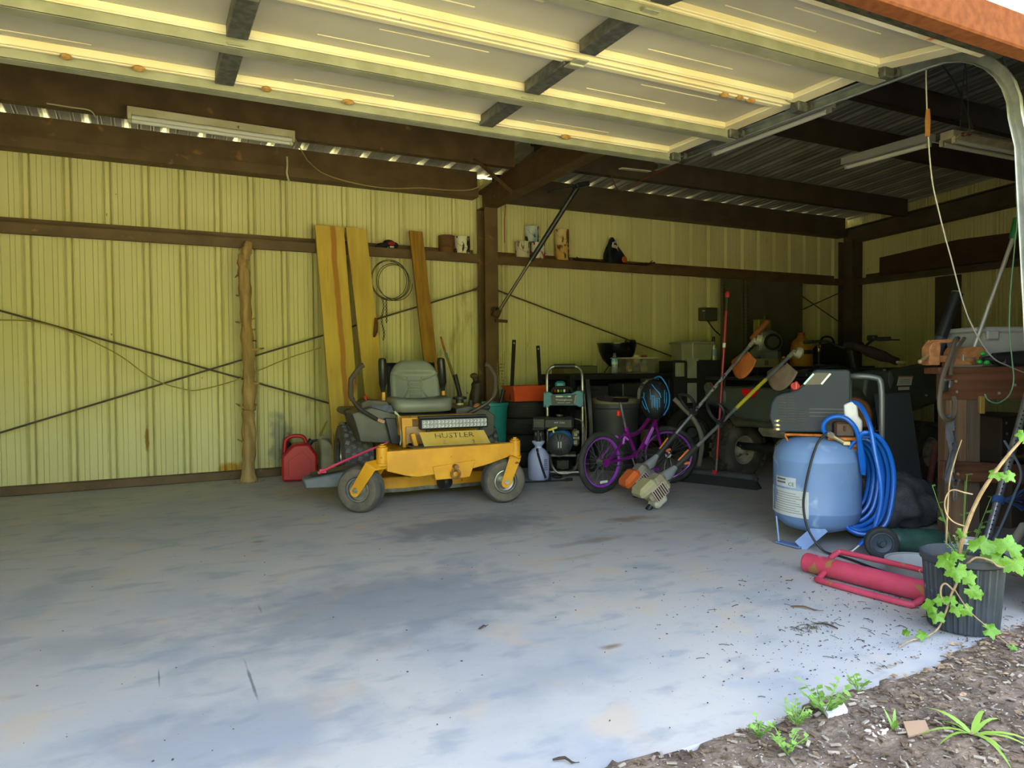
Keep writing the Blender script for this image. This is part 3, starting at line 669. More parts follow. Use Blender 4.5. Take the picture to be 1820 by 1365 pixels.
    b = MB(); b.box((2.50, 5.83, .735), (.03, .03, .06), ch=.005); b.build('control_lever', M_BLACK, rf_)
    # throttle cables, hose at the pedestal
    b = MB(); b.tube([(1.775, 5.62, .70), (1.80, 5.60, .665), (1.805, 5.57, .60), (1.81, 5.55, .50), (1.80, 5.54, .43)], .007, 8, smooth=4); b.tube([(1.77, 5.60, .69), (1.815, 5.585, .655)], .005, 6); b.build('control_cable', mat('cream_cable', 'c9c7a0', .4), t)
    b = MB(); b.prism([(1.70, .645), (1.785, .64), (1.835, .43), (1.75, .43)], (0, 5.66, 0), (1, 0, 0), (0, 0, 1), .05); b.build('side_panel', mat('blue_black_panel', '2f3640', .45), t, bev=.006)
    # ---- steering levers
    for nm, pts, fy in (('l', [(1.52, 5.58, 1.082), (1.488, 5.58, 1.06), (1.43, 5.58, .985), (1.418, 5.58, .955), (1.417, 5.59, .845), (1.432, 5.60, .805), (1.50, 5.63, .725), (1.64, 5.68, .635)], .034),
                        ('r', [(2.55, 5.58, 1.082), (2.59, 5.58, 1.06), (2.635, 5.58, .99), (2.645, 5.58, .95), (2.645, 5.59, .85), (2.63, 5.60, .80), (2.57, 5.63, .735), (2.44, 5.68, .66)], .034)):
        b = MB(); b.tube(pts, .0165, 10, smooth=4); lv = b.build('steering_lever', mat('lever_metal', '4a4440', .45, .4), t)
        b = MB(); b.tube(pts[:6], .0205, 10, smooth=4); b.build('foam_grip', mat('brown_foam', '4b4238', .9, bump=.2), lv)
    b = MB(); b.tube([(1.645, 5.672, .632), (1.70, 5.66, .612)], .015, 8); b.build('lever_boot', mat('pale_pink_boot', 'b58a78', .6), t)
    # ---- seat: shell, cushion, backrest with horseshoe ribs
    s_ = MB(); s_.box((2.05, 5.93, .655), (.44, .40, .03), ch=.012); st = s_.build('seat_base', M_BLACK, t)
    def cush(u, v):
        a = 2*PI*u; ca, sa = math.cos(a), math.sin(a); e = .38
        rx = .262*math.copysign(abs(ca)**e, ca); ry = .235*math.copysign(abs(sa)**e, sa)
        k = [(0.0, .118), (.55, .112), (.86, .118), (.98, .098), (1.0, .055), (.95, .012), (.6, 0), (0, 0)][int(v*7+.5)]
        lift = .022*(abs(ca)**2)*(k[0] if v < .45 else 0)
        return Vector((2.05+rx*k[0], 5.905+ry*k[0], .672+k[1]+lift+(.02*(sa < 0)*abs(sa) if False else 0)))
    b = MB(); b.grid(cush, 40, 8, closeu=True); b.build('seat_cushion', M_SEAT, t, angle=70)
    def backpt(x, z):
        """front surface of the backrest: x across, z up the back (0..1)"""
        lean = .10*z; crown = .035*(1-(x/.24)**2) if abs(x) < .24 else 0
        bol = .03*max(0, min(1, (abs(x)-.10)/.09))*(1-min(1, max(0, (z-.6)/.2)))
        return Vector((2.05+x, 6.02+lean-.055+crown*.4-bol-(.03 if z > .70 else 0)*min(1, max(0, (z-.66)/.06)), .755+z*.365))
    def halfw(z): return .222 if z < .45 else .222-.0*z if z < .5 else .222*math.sqrt(max(0.04, 1-((z-.45)/.60)**2.6))
    def backf(u, v):
        z = v; hw = halfw(z); 
        if u <= .5:
            x = (u/.5*2-1)*hw; p = backpt(x, z); e = min(1, (1-abs(x)/hw)/.15); q = min(1, (1-z)/.07+.15); p.y += (1-e)**2*.035+(1-q)**2*.03; return p
        x = (1-(u-.5)/.5*2)*hw; p = backpt(x, z); p.y = 6.02+.10*z+.05; return p
    b = MB(); b.grid(lambda u, v: backf(min(u*42/41, 1.)*41/42, v), 42, 22, closeu=True)
    top = [backf(i/42, 1.) for i in range(42)]; bk = b.build('backrest', M_SEAT, t, angle=75)
    rib = MB()
    def onb(x, z, dy=-.006): p = backpt(x, z); p.y += dy; return p
    rib.tube([onb(-.20+.4*i/16, .68-.17*(1-((i-8)/8.)**2)) for i in range(17)], .008, 6)
    for sgn in (-1, 1): rib.tube([onb(sgn*(.105-.055*math.sin(PI*min(1, i/10*.8+.2))), .60-.58*i/12) for i in range(13)], .008, 6)
    for k in range(5):
        z = .44-.085*k; w2 = .066-.004*k
        for dz in (0, -.03): rib.tube([onb(-w2+2*w2*i/6, z+dz) for i in range(7)], .007, 6)
        for sg in (-1, 1): rib.tube([onb(sg*w2, z), onb(sg*w2, z-.03)], .0045, 6)
    rib.build('stitched_ribs', M_SEAT, bk)
    b = MB(); b.grid(lambda u, v: Vector((2.05+(u*2-1)*.225, 6.075+.10*v+.03-.02*(u*2-1)**2, .74+v*.355)), 12, 10); o = b.build('backrest_shell', M_BLACK, bk); md = o.modifiers.new('s', 'SOLIDIFY'); md.thickness = .02
    # ---- flip-up arm rests
    for x0, x1 in ((1.765, 1.758), (2.305, 2.285)):
        ar = MB(); ar.tube([(x0+.004, 6.03, .845), (x0+.002, 6.03, .875), (x0, 6.03, .895), (x0, 6.02, .92), (x1, 6.0, 1.115), (x1, 6.0, 1.135), (x1, 6.0, 1.142)], [.018, .022, .028, .035, .036, .030, .012], 14); a_ = ar.build('arm_rest', mat('black_vinyl', '232320', .35), t)
        b = MB(); b.box((x0+.01, 6.05, .80), (.03, .03, .14), ch=.004); b.build('arm_bracket', M_YEL, a_)
    # engine block behind the seat (mostly hidden)
    b = MB(); b.box((2.1, 6.42, .55), (.56, .42, .34), ch=.05); b.lathe([(.16, 0), (.17, .02), (.14, .06), (.001, .07)], (2.1, 6.42, .71), n=24); b.build('engine', M_MGREY, t)
    t.rotation_euler = (0, 0, math.radians(-5)); t.location.x += .025; t.location.y -= .01
    return t
zero_turn()
# ------------------------------------------------------------------ left bay: wall goods
M_PLASTRED = mat('red_fuel_plastic', 'b3202c', .38, var='a31b26', vscale=6, spots=(('8a3b33', 9, .66, .1),))
def gas_can():
    t = thing('fuel_can', 'red plastic fuel can standing by the back wall', 'fuel can', (1.285, 6.95, 0), -.18)
    b = MB(); pr = [(-.155, 0), (.155, 0), (.16, .02), (.16, .235), (.085, .345), (-.02, .345), (-.06, .335), (-.145, .25), (-.16, .22), (-.16, .02)]
    b.prism(pr, (0, 0, .005), (1, 0, 0), (0, 0, 1), .23); b.build('can_body', M_PLASTRED, t, local=True, bev=.025)
    b = MB(); b.tube([(-.135, 0, .25), (-.13, 0, .36), (-.10, 0, .40), (-.05, 0, .418), (.02, 0, .412), (.05, 0, .385), (.065, 0, .34)], .020, 10, smooth=4); b.build('handle', M_PLASTRED, t, local=True)
    b = MB(); b.prism([(-.10, .05), (.10, .05), (.10, .20), (.03, .28), (-.10, .2)], (0, -.116, .0), (1, 0, 0), (0, 0, 1), .006); b.build('embossed_panel', M_PLASTRED, t, local=True, bev=.002)
    b = MB(); b.cyl((.085, 0, .335), (.115, 0, .375), .028, n=16); b.cyl((.10, 0, .36), (.17, 0, .37), .014, .010, n=10); b.build('spout_cap', M_BLACK, t, local=True)
    return t
gas_can()
t = thing('plastic_jug', 'pale translucent jug with tan spout between fuel can and mower tyre', 'jug', (1.565, 7.07, 0))
b = MB(); b.prism([(-.07, 0), (.07, 0), (.07, .25), (.045, .31), (-.03, .37), (-.07, .36)], (1.565, 7.07, .004), (1, 0, 0), (0, 0, 1), .16); b.build('jug_body', mat('milky_plastic', 'a8a48f', .4, var='8f8b76', vscale=8), t, bev=.02)
b = MB(); b.tube([(1.51, 7.07, .345), (1.515, 7.07, .375), (1.56, 7.07, .385), (1.60, 7.07, .37)], .014, 8, smooth=3); b.build('handle', MATS['milky_plastic'], t)
b = MB(); b.cyl((1.50, 7.05, .40), (1.57, 7.04, .54), .011, .008, n=8); b.build('pour_spout', mat('tan_plastic', '8f7c3a', .6), t)
# knobbly trunk
t = thing('tree_trunk_post', 'knobbly barkless tree trunk standing upright against the back wall', 'log', (.848, 7.11, 0))
M_LOG = mat('weathered_bark', 'ad9262', .85, var='8a7049', vscale=9, stretch=(2, 2, .35), bump=.6, bscale=25, spots=(('a88f58', 7, .62, .08),))
pts = [(0.848, 7.110, .0), (0.843, 7.100, .10), (0.855, 7.100, .35), (0.851, 7.100, .62), (0.858, 7.100, .70), (0.863, 7.100, .95), (0.861, 7.100, 1.15), (0.851, 7.100, 1.40), (0.845, 7.100, 1.70), (0.833, 7.090, 1.95), (0.825, 7.090, 2.06), (0.851, 7.085, 2.13), (0.883, 7.080, 2.24)]
b = MB(); P_ = spline(pts, 5); rr = [(.075 if i < 4 else .062-.014*min(1, i/len(P_)))+.006*math.sin(i*1.7)+.004*math.sin(i*.6+1) for i in range(len(P_))]
rr[-1] = .03; rr[-2] = .04
b.tube(P_, rr, 14); tk = b.build('trunk', M_LOG, t)
for z, s_, ln, up in ((1.52, 1, .04, .02), (1.42, 1, .04, .015), (1.32, 1, .05, .005), (1.235, 1, .12, .02), (1.48, -1, .04, .02), (.70, -1, .05, .03), (1.95, -1, .035, -.03), (1.72, -1, .03, .03), (.92, 1, .09, 0), (.72, 1, .04, .0), (.38, -1, .04, .01)):
    xx = .849+s_*.045; b = MB(); b.tube([(xx, 7.070, z), (xx+s_*ln*.5, 7.050, z+up*.4), (xx+s_*ln, 7.19, z+up)], [.013, .010, .006], 7); b.build('branch_stub', M_LOG, t)
b = MB()
for k in range(40):
    a = random.random()*6.28; r = .06+.10*random.random(); b.ball((.848+r*math.cos(a), 7.050+r*.5*math.sin(a)-.02, .004), (.008, .007, .005), n=5, m=3)
tag(b.build('bark_crumbs', M_LOG), 'crumbs of bark at the foot of the tree trunk', 'debris', kind='stuff')
# planks
M_PINE = wood('yellow_pine_plank', 'c9ad4c', 'bb9d42', 2, spots=(('8a5a1c', .55, .66, .06),))
def heart_band(m, x0, slope, half, col):
    """heartwood stripe running the length of a plank"""
    N = m.node_tree.nodes; L = m.node_tree.links; b = N['Principled BSDF']; src = b.inputs['Base Color'].links[0].from_socket
    g_ = N.new('ShaderNodeNewGeometry'); sp = N.new('ShaderNodeSeparateXYZ'); L.new(g_.outputs['Position'], sp.inputs[0])
    def mth(op, a, b_): 
        n = N.new('ShaderNodeMath'); n.operation = op
        for k, v in enumerate((a, b_)):
            if isinstance(v, (int, float)): n.inputs[k].default_value = v
            else: L.new(v, n.inputs[k])
        return n.outputs[0]
    ns = N.new('ShaderNodeTexNoise'); ns.inputs['Scale'].default_value = 3.; L.new(g_.outputs['Position'], ns.inputs['Vector'])
    d = mth('ABSOLUTE', mth('SUBTRACT', mth('ADD', sp.outputs[0], mth('MULTIPLY', mth('SUBTRACT', ns.outputs[0], .5), .05)), mth('ADD', mth('MULTIPLY', sp.outputs[2], slope), x0)), 0.)
    r = N.new('ShaderNodeMapRange'); r.interpolation_type = 'SMOOTHSTEP'; r.inputs[1].default_value = half; r.inputs[2].default_value = half*.5; L.new(d, r.inputs[0])
    x = N.new('ShaderNodeMix'); x.data_type = 'RGBA'; L.new(r.outputs[0], x.inputs[0]); L.new(src, x.inputs[6]); x.inputs[7].default_value = lin(col); L.new(x.outputs[2], b.inputs['Base Color'])
heart_band(M_PINE, 1.765, -.043, .034, 'a3732a')
M_PINE2 = wood('pale_pine_plank', 'c2a84a', 'b39640', 2, .8, spots=(('6e4216', .8, .74, .05),))
M_TREAT = wood('treated_brown_board', '9a731f', '7d5a16', 2, 1.4)
def plank(name, tl, tr_, bl, br_, th, m, label):
    """board given by its face corners (top-left, top-right, bottom-left, bottom-right)"""
    b = MB(); P_ = [Vector(p) for p in (tl, tr_, br_, bl)]; n = (P_[1]-P_[0]).cross(P_[3]-P_[0]).normalized()
    if n.y > 0: n = -n
    b.add(P_+[p-n*th for p in P_], [(0, 1, 2, 3), (7, 6, 5, 4), (0, 4, 5, 1), (1, 5, 6, 2), (2, 6, 7, 3), (3, 7, 4, 0)])
    return tag(b.build(name, m, bev=.004), label, 'plank')
plank('wide_plank', (1.495, 7.09, 2.455), (1.775, 7.085, 2.45), (1.60, 6.84, .0), (1.875, 6.835, .0), .040, M_PINE, 'widest yellow pine plank leaning on the girt, left of the other two')
plank('pine_plank', (1.80, 7.10, 2.46), (2.005, 7.095, 2.45), (1.985, 6.86, .0), (2.185, 6.855, .0), .042, M_PINE2, 'pale pine plank with a bark scar, leaning in the middle')
plank('narrow_board', (2.46, 7.10, 2.475), (2.602, 7.095, 2.47), (2.64, 6.88, .0), (2.785, 6.875, .0), .038, M_TREAT, 'narrow brown treated board leaning behind the mower seat')
b = MB(); b.tube([(2.03, 6.965, 1.36), (2.045, 6.96, 1.42), (2.05, 6.958, 1.50), (2.042, 6.957, 1.555)], [.010, .022, .020, .006], 8); tag(b.build('bark_scar', mat('bark_brown', '5f3a17', .9, bump=.6)), 'dark brown bark scar on the pale pine plank', 'bark')
# wire coil with hanging chain
t = thing('wire_coil', 'loose coil of thin dark wire hanging from the girt', 'wire', (2.27, 7.18, 1.70))
M_WIRE = mat('dark_wire', '4a4632', .6, .3)
b = MB(); pts = []
for i in range(36*5+1):
    a = 2*PI*i/36; k = i/36.; R_ = .205-.010*math.sin(k*2.1)-.006*k; pts.append((2.265+.008*k-.02*math.sin(k)+R_*math.cos(a), 7.17+.004*math.sin(i*.7), 1.965-.006*k+R_*1.03*math.sin(a)))
b.tube(pts, .0035, 5); b.build('wire_loops', M_WIRE, t)
b = MB(); b.tube([(2.25, 7.165, 2.30), (2.24, 7.165, 2.24), (2.245, 7.165, 2.17), (2.26, 7.165, 2.155), (2.272, 7.165, 2.17)], .004, 6, smooth=3); b.build('hook', M_GALV, t)
ch = MB(); ch.torus((0, 0, 0), (0, 1, 0), .010, .003, 10, 5); lm = ch.mesh('chain_link'); lm.materials.append(M_WIRE)
for k in range(24):
    o = link('chain_link', lm, None, t); o.location = (2.185-2.27+.012*math.sin(k*.4), -.005, 1.76-1.70-.018*k); o.rotation_euler = (0, 0, (k % 2)*PI/2)
for k in range(14):
    o = link('chain_link', lm, None, t); o.location = (2.225-2.27, -.005, 1.76-1.70-.018*k); o.rotation_euler = (0, 0, (k % 2)*PI/2)
# cap / gloves on girt
t = thing('work_gloves', 'crumpled black and red work gloves on the rusty girt', 'gloves', (2.26, 7.22, 2.289))
b = MB()
for (x, z, r) in ((2.20, 2.315, (.06, .05, .028)), (2.27, 2.335, (.07, .05, .045)), (2.32, 2.325, (.05, .05, .035))): b.ball((x, 7.20, z), r, 12, 8)
b.tube([(2.16, 7.19, 2.31), (2.13, 7.18, 2.295)], [.02, .012], 7); b.build('black_cloth', mat('black_cloth', '1c1b1b', .9, bump=.6, bscale=30), t)
b = MB(); b.ball((2.285, 7.155, 2.335), (.04, .02, .022), 10, 6); b.build('red_patch', mat('red_cloth', '8f1620', .8), t)
b = MB(); b.box((2.285, 7.15, 2.30), (.045, .02, .016), ch=.004); b.build('cuff_label', mat('white_cloth', 'c9c8b8', .8), t)
# tins and paint cans on the girts
def tin(x, y, z, r, h, m, label, lidm=None, splash=None, group=None):
    t = thing('paint_can', label, 'can', (x, y, z), random.random()*.6, group)
    b = MB(); b.lathe([(.001, .004), (r*.97, .004), (r*1.02, 0), (r*1.02, .006), (r, .010), (r, h-.010), (r*1.03, h-.006), (r*1.03, h), (r*.96, h), (r*.94, h-.008)], (0, 0, 0), n=24); b.build('can_body', m, t, local=True)
    b = MB(); b.lathe([(r*.94, h-.008), (r*.8, h-.006), (.001, h-.006)], (0, 0, 0), n=24); b.build('lid', lidm or M_GALVD, t, local=True)
    b = MB(); b.tube([(-r*1.02, 0, h*.78), (-r*1.0, -r*.35, h*.55), (-r*.55, -r*.95, h*.36), (0, -r*1.08, h*.30), (r*.55, -r*.95, h*.36), (r*1.0, -r*.35, h*.55), (r*1.02, 0, h*.78)], .0018, 5, smooth=3); b.build('wire_handle', M_GALVD, t, local=True)
    return t
GZ = 2.289
M_C1 = mat('rust_brown_tin', '5d3f22', .8, .1, var='6e4a28', vscale=8)
M_C2 = mat('paint_splashed_white', 'cfcab2', .6, spots=(('1b2126', 13, .53, .02), ('8a8a5a', 22, .62, .03)), stretch=(1, 1, .45))
M_C3 = mat('dripped_white_tin', 'c4bfa6', .6, spots=(('6d4a2a', 20, .55, .03),), stretch=(1, 1, .3))
M_C4 = mat('blue_white_tin', 'b9bfb6', .55, var='3c87a6', vscale=9, spots=(('16181a', 11, .54, .02), ('d8d5c5', 14, .6, .05)), stretch=(1, 1, .5))
M_C5 = mat('red_white_tin', 'c8c6b8', .55, spots=(('a11a2a', 8, .50, .02), ('2e5a63', 18, .64, .03), ('1a1414', 20, .64, .02)), stretch=(1, 1, .5))
M_C6 = mat('rusty_cream_tin', 'c9b57e', .7, var='b99c58', vscale=9, spots=(('6d4316', 14, .52, .05),), stretch=(1, 1, .5))
M_C7 = mat('rusty_yellow_tin', 'b9934a', .75, spots=(('4b3219', 15, .50, .05), ('a9a48a', 18, .60, .05)), stretch=(1, 1, .6))
tin(2.925, 7.245, GZ, .084, .185, M_C1, 'plain rust-brown tin on the girt beside the white-splashed can')
tin(3.115, 7.245, GZ, .084, .185, M_C2, 'white paint can with dark drips, next to the middle column')
tin(3.86, 7.245, GZ, .084, .185, M_C3, 'paint can with white drips, lower left of the trio on the girt')
tin(4.06, 7.24, GZ, .082, .185, M_C5, 'red and white paint can, lower right of the trio on the girt')
tin(3.985, 7.25, GZ+.187, .080, .180, M_C4, 'blue-white paint can stacked on top of the trio')
tin(4.385, 7.245, GZ, .084, .18, M_C7, 'rusty yellow can, lower of the stacked pair on the girt')
tin(4.385, 7.245, GZ+.182, .084, .18, M_C6, 'rusty cream can, upper of the stacked pair on the girt')
# foil bag on the girt
t = thing('foil_bag', 'dark printed foil bag slumped on the girt', 'bag', (5.13, 7.215, GZ), .1)
def bagf(u, v):
    a = 2*PI*u; w2 = .16*(1-v**1.3)+.02; d = .06*(1-v)+.006; x = w2*math.copysign(abs(math.cos(a))**.6, math.cos(a)); y = d*math.copysign(abs(math.sin(a))**.6, math.sin(a))
    return Vector((x-.06*v+.012*math.sin(a*5+v*7), y+.008*math.sin(a*7), .31*v+.012*math.sin(a*3)*v))
b = MB(); b.grid(bagf, 30, 12, closeu=True); b.build('bag_body', mat('dark_foil', '20262a', .35, .1, var='14181a', vscale=12, bump=.4, bscale=40), t, local=True)
b = MB(); b.ball((.09, -.06, .055), (.042, .012, .042), 14, 8); b.build('orange_seal', mat('orange_print', 'b8512a', .5), t, local=True)
b = MB(); b.box((-.05, -.045, .205), (.09, .006, .04), Matrix.Rotation(.15, 3, 'Y'), ch=.003); b.build('paper_label', mat('pale_print', 'b3aa9a', .6), t, local=True)
b = MB(); b.box((-.045, -.035, .255), (.07, .006, .025), Matrix.Rotation(-.4, 3, 'Y'), ch=.003); b.build('foil_fold', mat('silver_foil', 'cfd3cc', .25, .7), t, local=True)
t = thing('dead_branch', 'dark dried root lying along the girt behind the foil bag', 'branch', (5.2, 7.24, GZ))
b = MB(); b.tube([(4.58, 7.31, GZ+.045), (4.70, 7.31, GZ+.035), (4.86, 7.31, GZ+.03), (5.1, 7.315, GZ+.02), (5.4, 7.315, GZ+.018), (5.62, 7.31, GZ+.035), (5.80, 7.305, GZ+.07)], [.012, .024, .028, .020, .018, .024, .010], 8, smooth=4); b.build('root', mat('dark_root', '2a2219', .95, bump=.7, bscale=40), t)
for x, dx, dz in ((5.6, .16, .02), (4.72, -.10, .035), (5.66, .1, .06)):
    b = MB(); b.tube([(x, 7.31, GZ+.035), (x+dx*.6, 7.30, GZ+.03+dz*.5), (x+dx, 7.30, GZ+.035+dz)], [.012, .009, .004], 6); b.build('twig', MATS['dark_root'], t)
# closet pole wedged between rafter and column
t = thing('drop_pole', 'dark metal pole slanting from the rafter down to the middle column', 'pole', (3.40, 6.98, 1.62))
p0, p1 = Vector((3.40, 6.96, 1.64)), Vector((4.02, 6.30, 2.92))
M_POLE = mat('dark_steel_tube', '2f3236', .45, .5, var='3c3f42', vscale=6)
b = MB(); b.cyl(p0, p0.lerp(p1, .60), .017, n=12); b.build('inner_tube', mat('dull_steel_tube', '6b6553', .4, .6), t)
b = MB(); b.cyl(p0.lerp(p1, .42), p1, .027, n=12); b.build('outer_tube', M_POLE, t)
b = MB(); b.box(p1+Vector((.03, 0, .005)), (.16, .10, .05), Matrix.Rotation(-.25, 3, 'Y'), ch=.008); b.bar(p1, p1+Vector((-.33, .05, -.09)), .06, .012); b.build('top_bracket', M_POLE, t)
b = MB(); b.box(p0+Vector((-.02, .0, .0)), (.09, .06, .10), Matrix.Rotation(.4, 3, 'Y'), ch=.01); b.cyl(p0+Vector((-.04, -.02, -.09)), p0+Vector((.10, -.02, -.095)), .017, n=10); b.cyl(p0+Vector((-.04, -.03, .04)), p0+Vector((-.04, .05, .04)), .022, n=10); b.build('foot_clamp', mat('rusty_clamp', '4d3a26', .7, .4, var='62482b', vscale=18, bump=.4), t)
# turquoise bin with garden tools
t = thing('round_bin', 'turquoise plastic bin behind the mower holding tool handles', 'bin', (3.09, 6.62, 0))
M_TEAL = mat('turquoise_plastic', '2b8583', .45, var='257674', vscale=4)
b = MB(); b.lathe([(.001, .004), (.18, .004), (.185, .02), (.215, .60), (.225, .66), (.232, .665), (.232, .69), (.215, .69), (.205, .62), (.178, .03), (.001, .02)], (0, 0, 0), n=32); b.build('bin_body', M_TEAL, t, local=True)
def stick(name, p0, p1, r, m, label, r1=None, cat='tool'):
    b = MB(); b.cyl(p0, p1, r, r1, n=10); return tag(b.build(name, m), label, cat)
M_HANDLE = wood('old_ash_handle', '8a7040', '6d5730', 2)
t = thing('rake_handle', 'weathered wooden tool handle leaning out of the turquoise bin', 'tool', (2.98, 6.55, .1))
b = MB(); b.cyl((3.05, 6.66, .12), (2.76, 6.86, 1.17), .014, n=10); b.build('shaft', M_HANDLE, t)
b = MB(); b.cyl((2.762, 6.858, 1.155), (2.753, 6.865, 1.20), .016, n=10); b.build('ferrule', mat('green_tape', '4f7a6a', .6), t)
b = MB(); b.tube([(2.753, 6.865, 1.19), (2.725, 6.88, 1.30), (2.71, 6.89, 1.37)], [.010, .014, .012], 8); b.build('broken_end', mat('rusty_wood', '7d5a2a', .9, var='a56a3a', vscale=30, bump=.5), t)
stick('black_pipe', (2.98, 6.66, .12), (2.80, 6.74, .98), .022, M_BLACK, 'short black pipe standing in the turquoise bin', cat='pipe')
stick('black_grip_tool', (3.12, 6.60, .3), (3.285, 6.60, .82), .018, M_BLACK, 'black-gripped handle poking out right of the bin')
t = thing('leather_holster', 'dark leather tool sheath hanging from a bin handle', 'sheath', (2.95, 6.62, .60))
b = MB(); b.tube([(2.94, 6.60, .55), (2.96, 6.60, .72), (2.985, 6.60, .86), (2.96, 6.60, .95)], [.05, .065, .06, .03], 10, smooth=3); b.build('sheath', mat('dark_leather', '2b241d', .6, var='3b3022', vscale=10), t)
b = MB(); b.ball((2.945, 6.59, .965), (.045, .03, .03), 10, 6); b.build('knob', mat('brown_leather', '4e3a20', .6), t)
# tyre stack, orange tray, two flat bars
M_OLDT = mat('old_black_tyre', '1f1f1e', .8, var='2a2927', vscale=8, bump=.2)
for k in range(4):
    t = thing('car_tyre', ('bottom tyre', 'second tyre from the floor', 'third tyre from the floor', 'top tyre under the orange tray')[k]+' in the black stack by the column', 'tyre', (3.575+.008*(k % 2), 6.72, .172*k), .3*k, 'stacked black tyres'); t.scale = (.86, .86, 1)
    b = MB(); b.lathe([(.17, .02), (.20, .0), (.25, .004), (.275, .03), (.285, .085), (.275, .14), (.25, .166), (.20, .17), (.17, .15), (.185, .085)], (0, 0, 0), n=36, closed=True); o = b.build('carcass', M_OLDT, t, local=True)
    b = MB()
    for j in (-1, 0, 1): b.torus((0, 0, .085+j*.03), (0, 0, 1), .2845-.003*abs(j), .004, 36, 5)
    b.build('tread_ribs', M_OLDT, t, local=True)
t = thing('orange_tray', 'open orange plastic tray on top of the tyre stack', 'tray', (3.58, 6.68, .690), -.05)
def trayf(b, w0, w1, d0, d1, h, th=.008):
    o = [(-w0, -d0, 0), (w0, -d0, 0), (w0, d0, 0), (-w0, d0, 0), (-w1, -d1, h), (w1, -d1, h), (w1, d1, h), (-w1, d1, h)]
    i = [(-w0+th, -d0+th, th), (w0-th, -d0+th, th), (w0-th, d0-th, th), (-w0+th, d0-th, th), (-w1+th, -d1+th, h), (w1-th, -d1+th, h), (w1-th, d1-th, h), (-w1+th, d1-th, h)]
    f = [(0, 3, 2, 1), (0, 1, 5, 4), (1, 2, 6, 5), (2, 3, 7, 6), (3, 0, 4, 7)]
    b.add(o+i, f+[tuple(k+8 for k in q)[::-1] for q in f]+[(4, 5, 13, 12), (5, 6, 14, 13), (6, 7, 15, 14), (7, 4, 12, 15)]); return b
M_ORANGE = mat('orange_plastic', 'c8502a', .4, var='bd4722', vscale=5)
b = trayf(MB(), .185, .205, .13, .15, .16); b.build('tray_body', M_ORANGE, t, local=True, bev=.006)
b = MB()
for s_ in (-1, 1): b.box((0, s_*.153, .158), (.42, .014, .012)); b.box((s_*.208, 0, .158), (.014, .30, .012))
b.build('rim', M_ORANGE, t, local=True)
def flatbar(p0, p1, label):
    t = thing('flat_bar', label, 'bar', p0)
    b = MB(); b.bar(p0, p1, .045, .006, up=(0, 1, 0), ch=.002); b.build('bar', mat('black_iron', '23211e', .5, .4), t)
    d = (Vector(p1)-Vector(p0)).normalized(); e = Vector(p1)-d*.035; b = MB(); b.cyl(e+Vector((0, -.005, 0)), e+Vector((0, .005, 0)), .009, n=10); b.build('bolt_hole', mat('bright_hole', 'b7b394', .5), t)
flatbar((3.40, 6.66, .70), (3.44, 6.66, 1.335), 'taller black flat bar standing in the orange tray')
flatbar((3.755, 6.66, .70), (3.725, 6.66, 1.275), 'shorter dark flat bar at the right end of the orange tray')
t = thing('dried_weed', 'dry wispy weed stalk beside the taller flat bar', 'weed', (3.40, 6.9, .72))
for k in range(5):
    b = MB(); x = 3.385+.008*k; b.tube([(x, 6.9, .70), (x-.02+.01*k, 6.89, .9), (x-.03+.014*k, 6.9, 1.1+.03*k)], .0025, 5, smooth=3)
    for j in range(9): b.ball((x-.025+.012*k+random.uniform(-.012, .012), 6.9, .8+.035*j), (.006, .004, .010), 5, 3)
    b.build('stalk', mat('straw', '8d8350', .9), t)
# ------------------------------------------------------------------ lamps under the roof
M_LAMPW = mat('dusty_white_enamel', 'cfc8ae', .5, var='b9b092', vscale=5, spots=(('8a4a1d', 9, .68, .03),))
M_TUBE = mat('unlit_lamp_tube', 'd6d6cf', .25)
def strip_lamp(p0, p1, label, n=2, m=None, hood=True):
    p0, p1 = Vector(p0), Vector(p1); t = thing('strip_light', label, 'light', (p0+p1)/2); d = (p1-p0).normalized(); x = d.cross(Vector((0, 0, 1))).normalized()
    b = MB(); b.bar(p0+Vector((0, 0, .05)), p1+Vector((0, 0, .05)), .10, .06, ch=.004)
    if hood: b.bar(p0+Vector((0, 0, .018))-x*.075, p1+Vector((0, 0, .018))-x*.075, .085, .004, up=(x*.5+Vector((0, 0, 1)))); b.bar(p0+Vector((0, 0, .018))+x*.075, p1+Vector((0, 0, .018))+x*.075, .085, .004, up=(-x*.5+Vector((0, 0, 1))))
    b.build('housing', m or M_LAMPW, t)
    for s_ in ((-1, 1) if n == 2 else (0,)):
        b = MB(); b.cyl(p0+d*.03+x*s_*.045, p1-d*.03+x*s_*.045, .018, n=12); b.build('lamp_tube', M_TUBE, t)
        for p in (p0+d*.015, p1-d*.015): b = MB(); b.box(p+x*s_*.045+Vector((0, 0, .008)), (.025, .03, .05), ch=.004); b.build('lamp_holder', m or M_LAMPW, t)
    return t
strip_lamp((-.085, 6.12, 2.945), (1.135, 6.14, 2.935), 'rust-spotted twin strip light under the brown purlin, left bay', hood=False)
strip_lamp((5.12, 3.16, 2.63), (6.34, 3.12, 2.63), 'dusty twin shop light hanging at upper right', m=mat('beige_enamel', 'c2b79a', .55, var='a89e84', vscale=9, spots=(('70401c', 8, .64, .03),)))
strip_lamp((5.16, 3.30, 2.66), (5.26, 4.10, 2.70), 'slim strip light fixed crosswise behind the shop light', 1, mat('grey_enamel', '9a9a96', .5), hood=False)
strip_lamp((3.93, 3.17, 2.68), (3.93, 4.24, 2.68), 'slim strip light hung alongside the door track', 1, MATS['grey_enamel'], hood=False)
t = thing('lamp_chain', 'thin chains holding the dusty shop light', 'chain', (5.7, 3.14, 2.74))
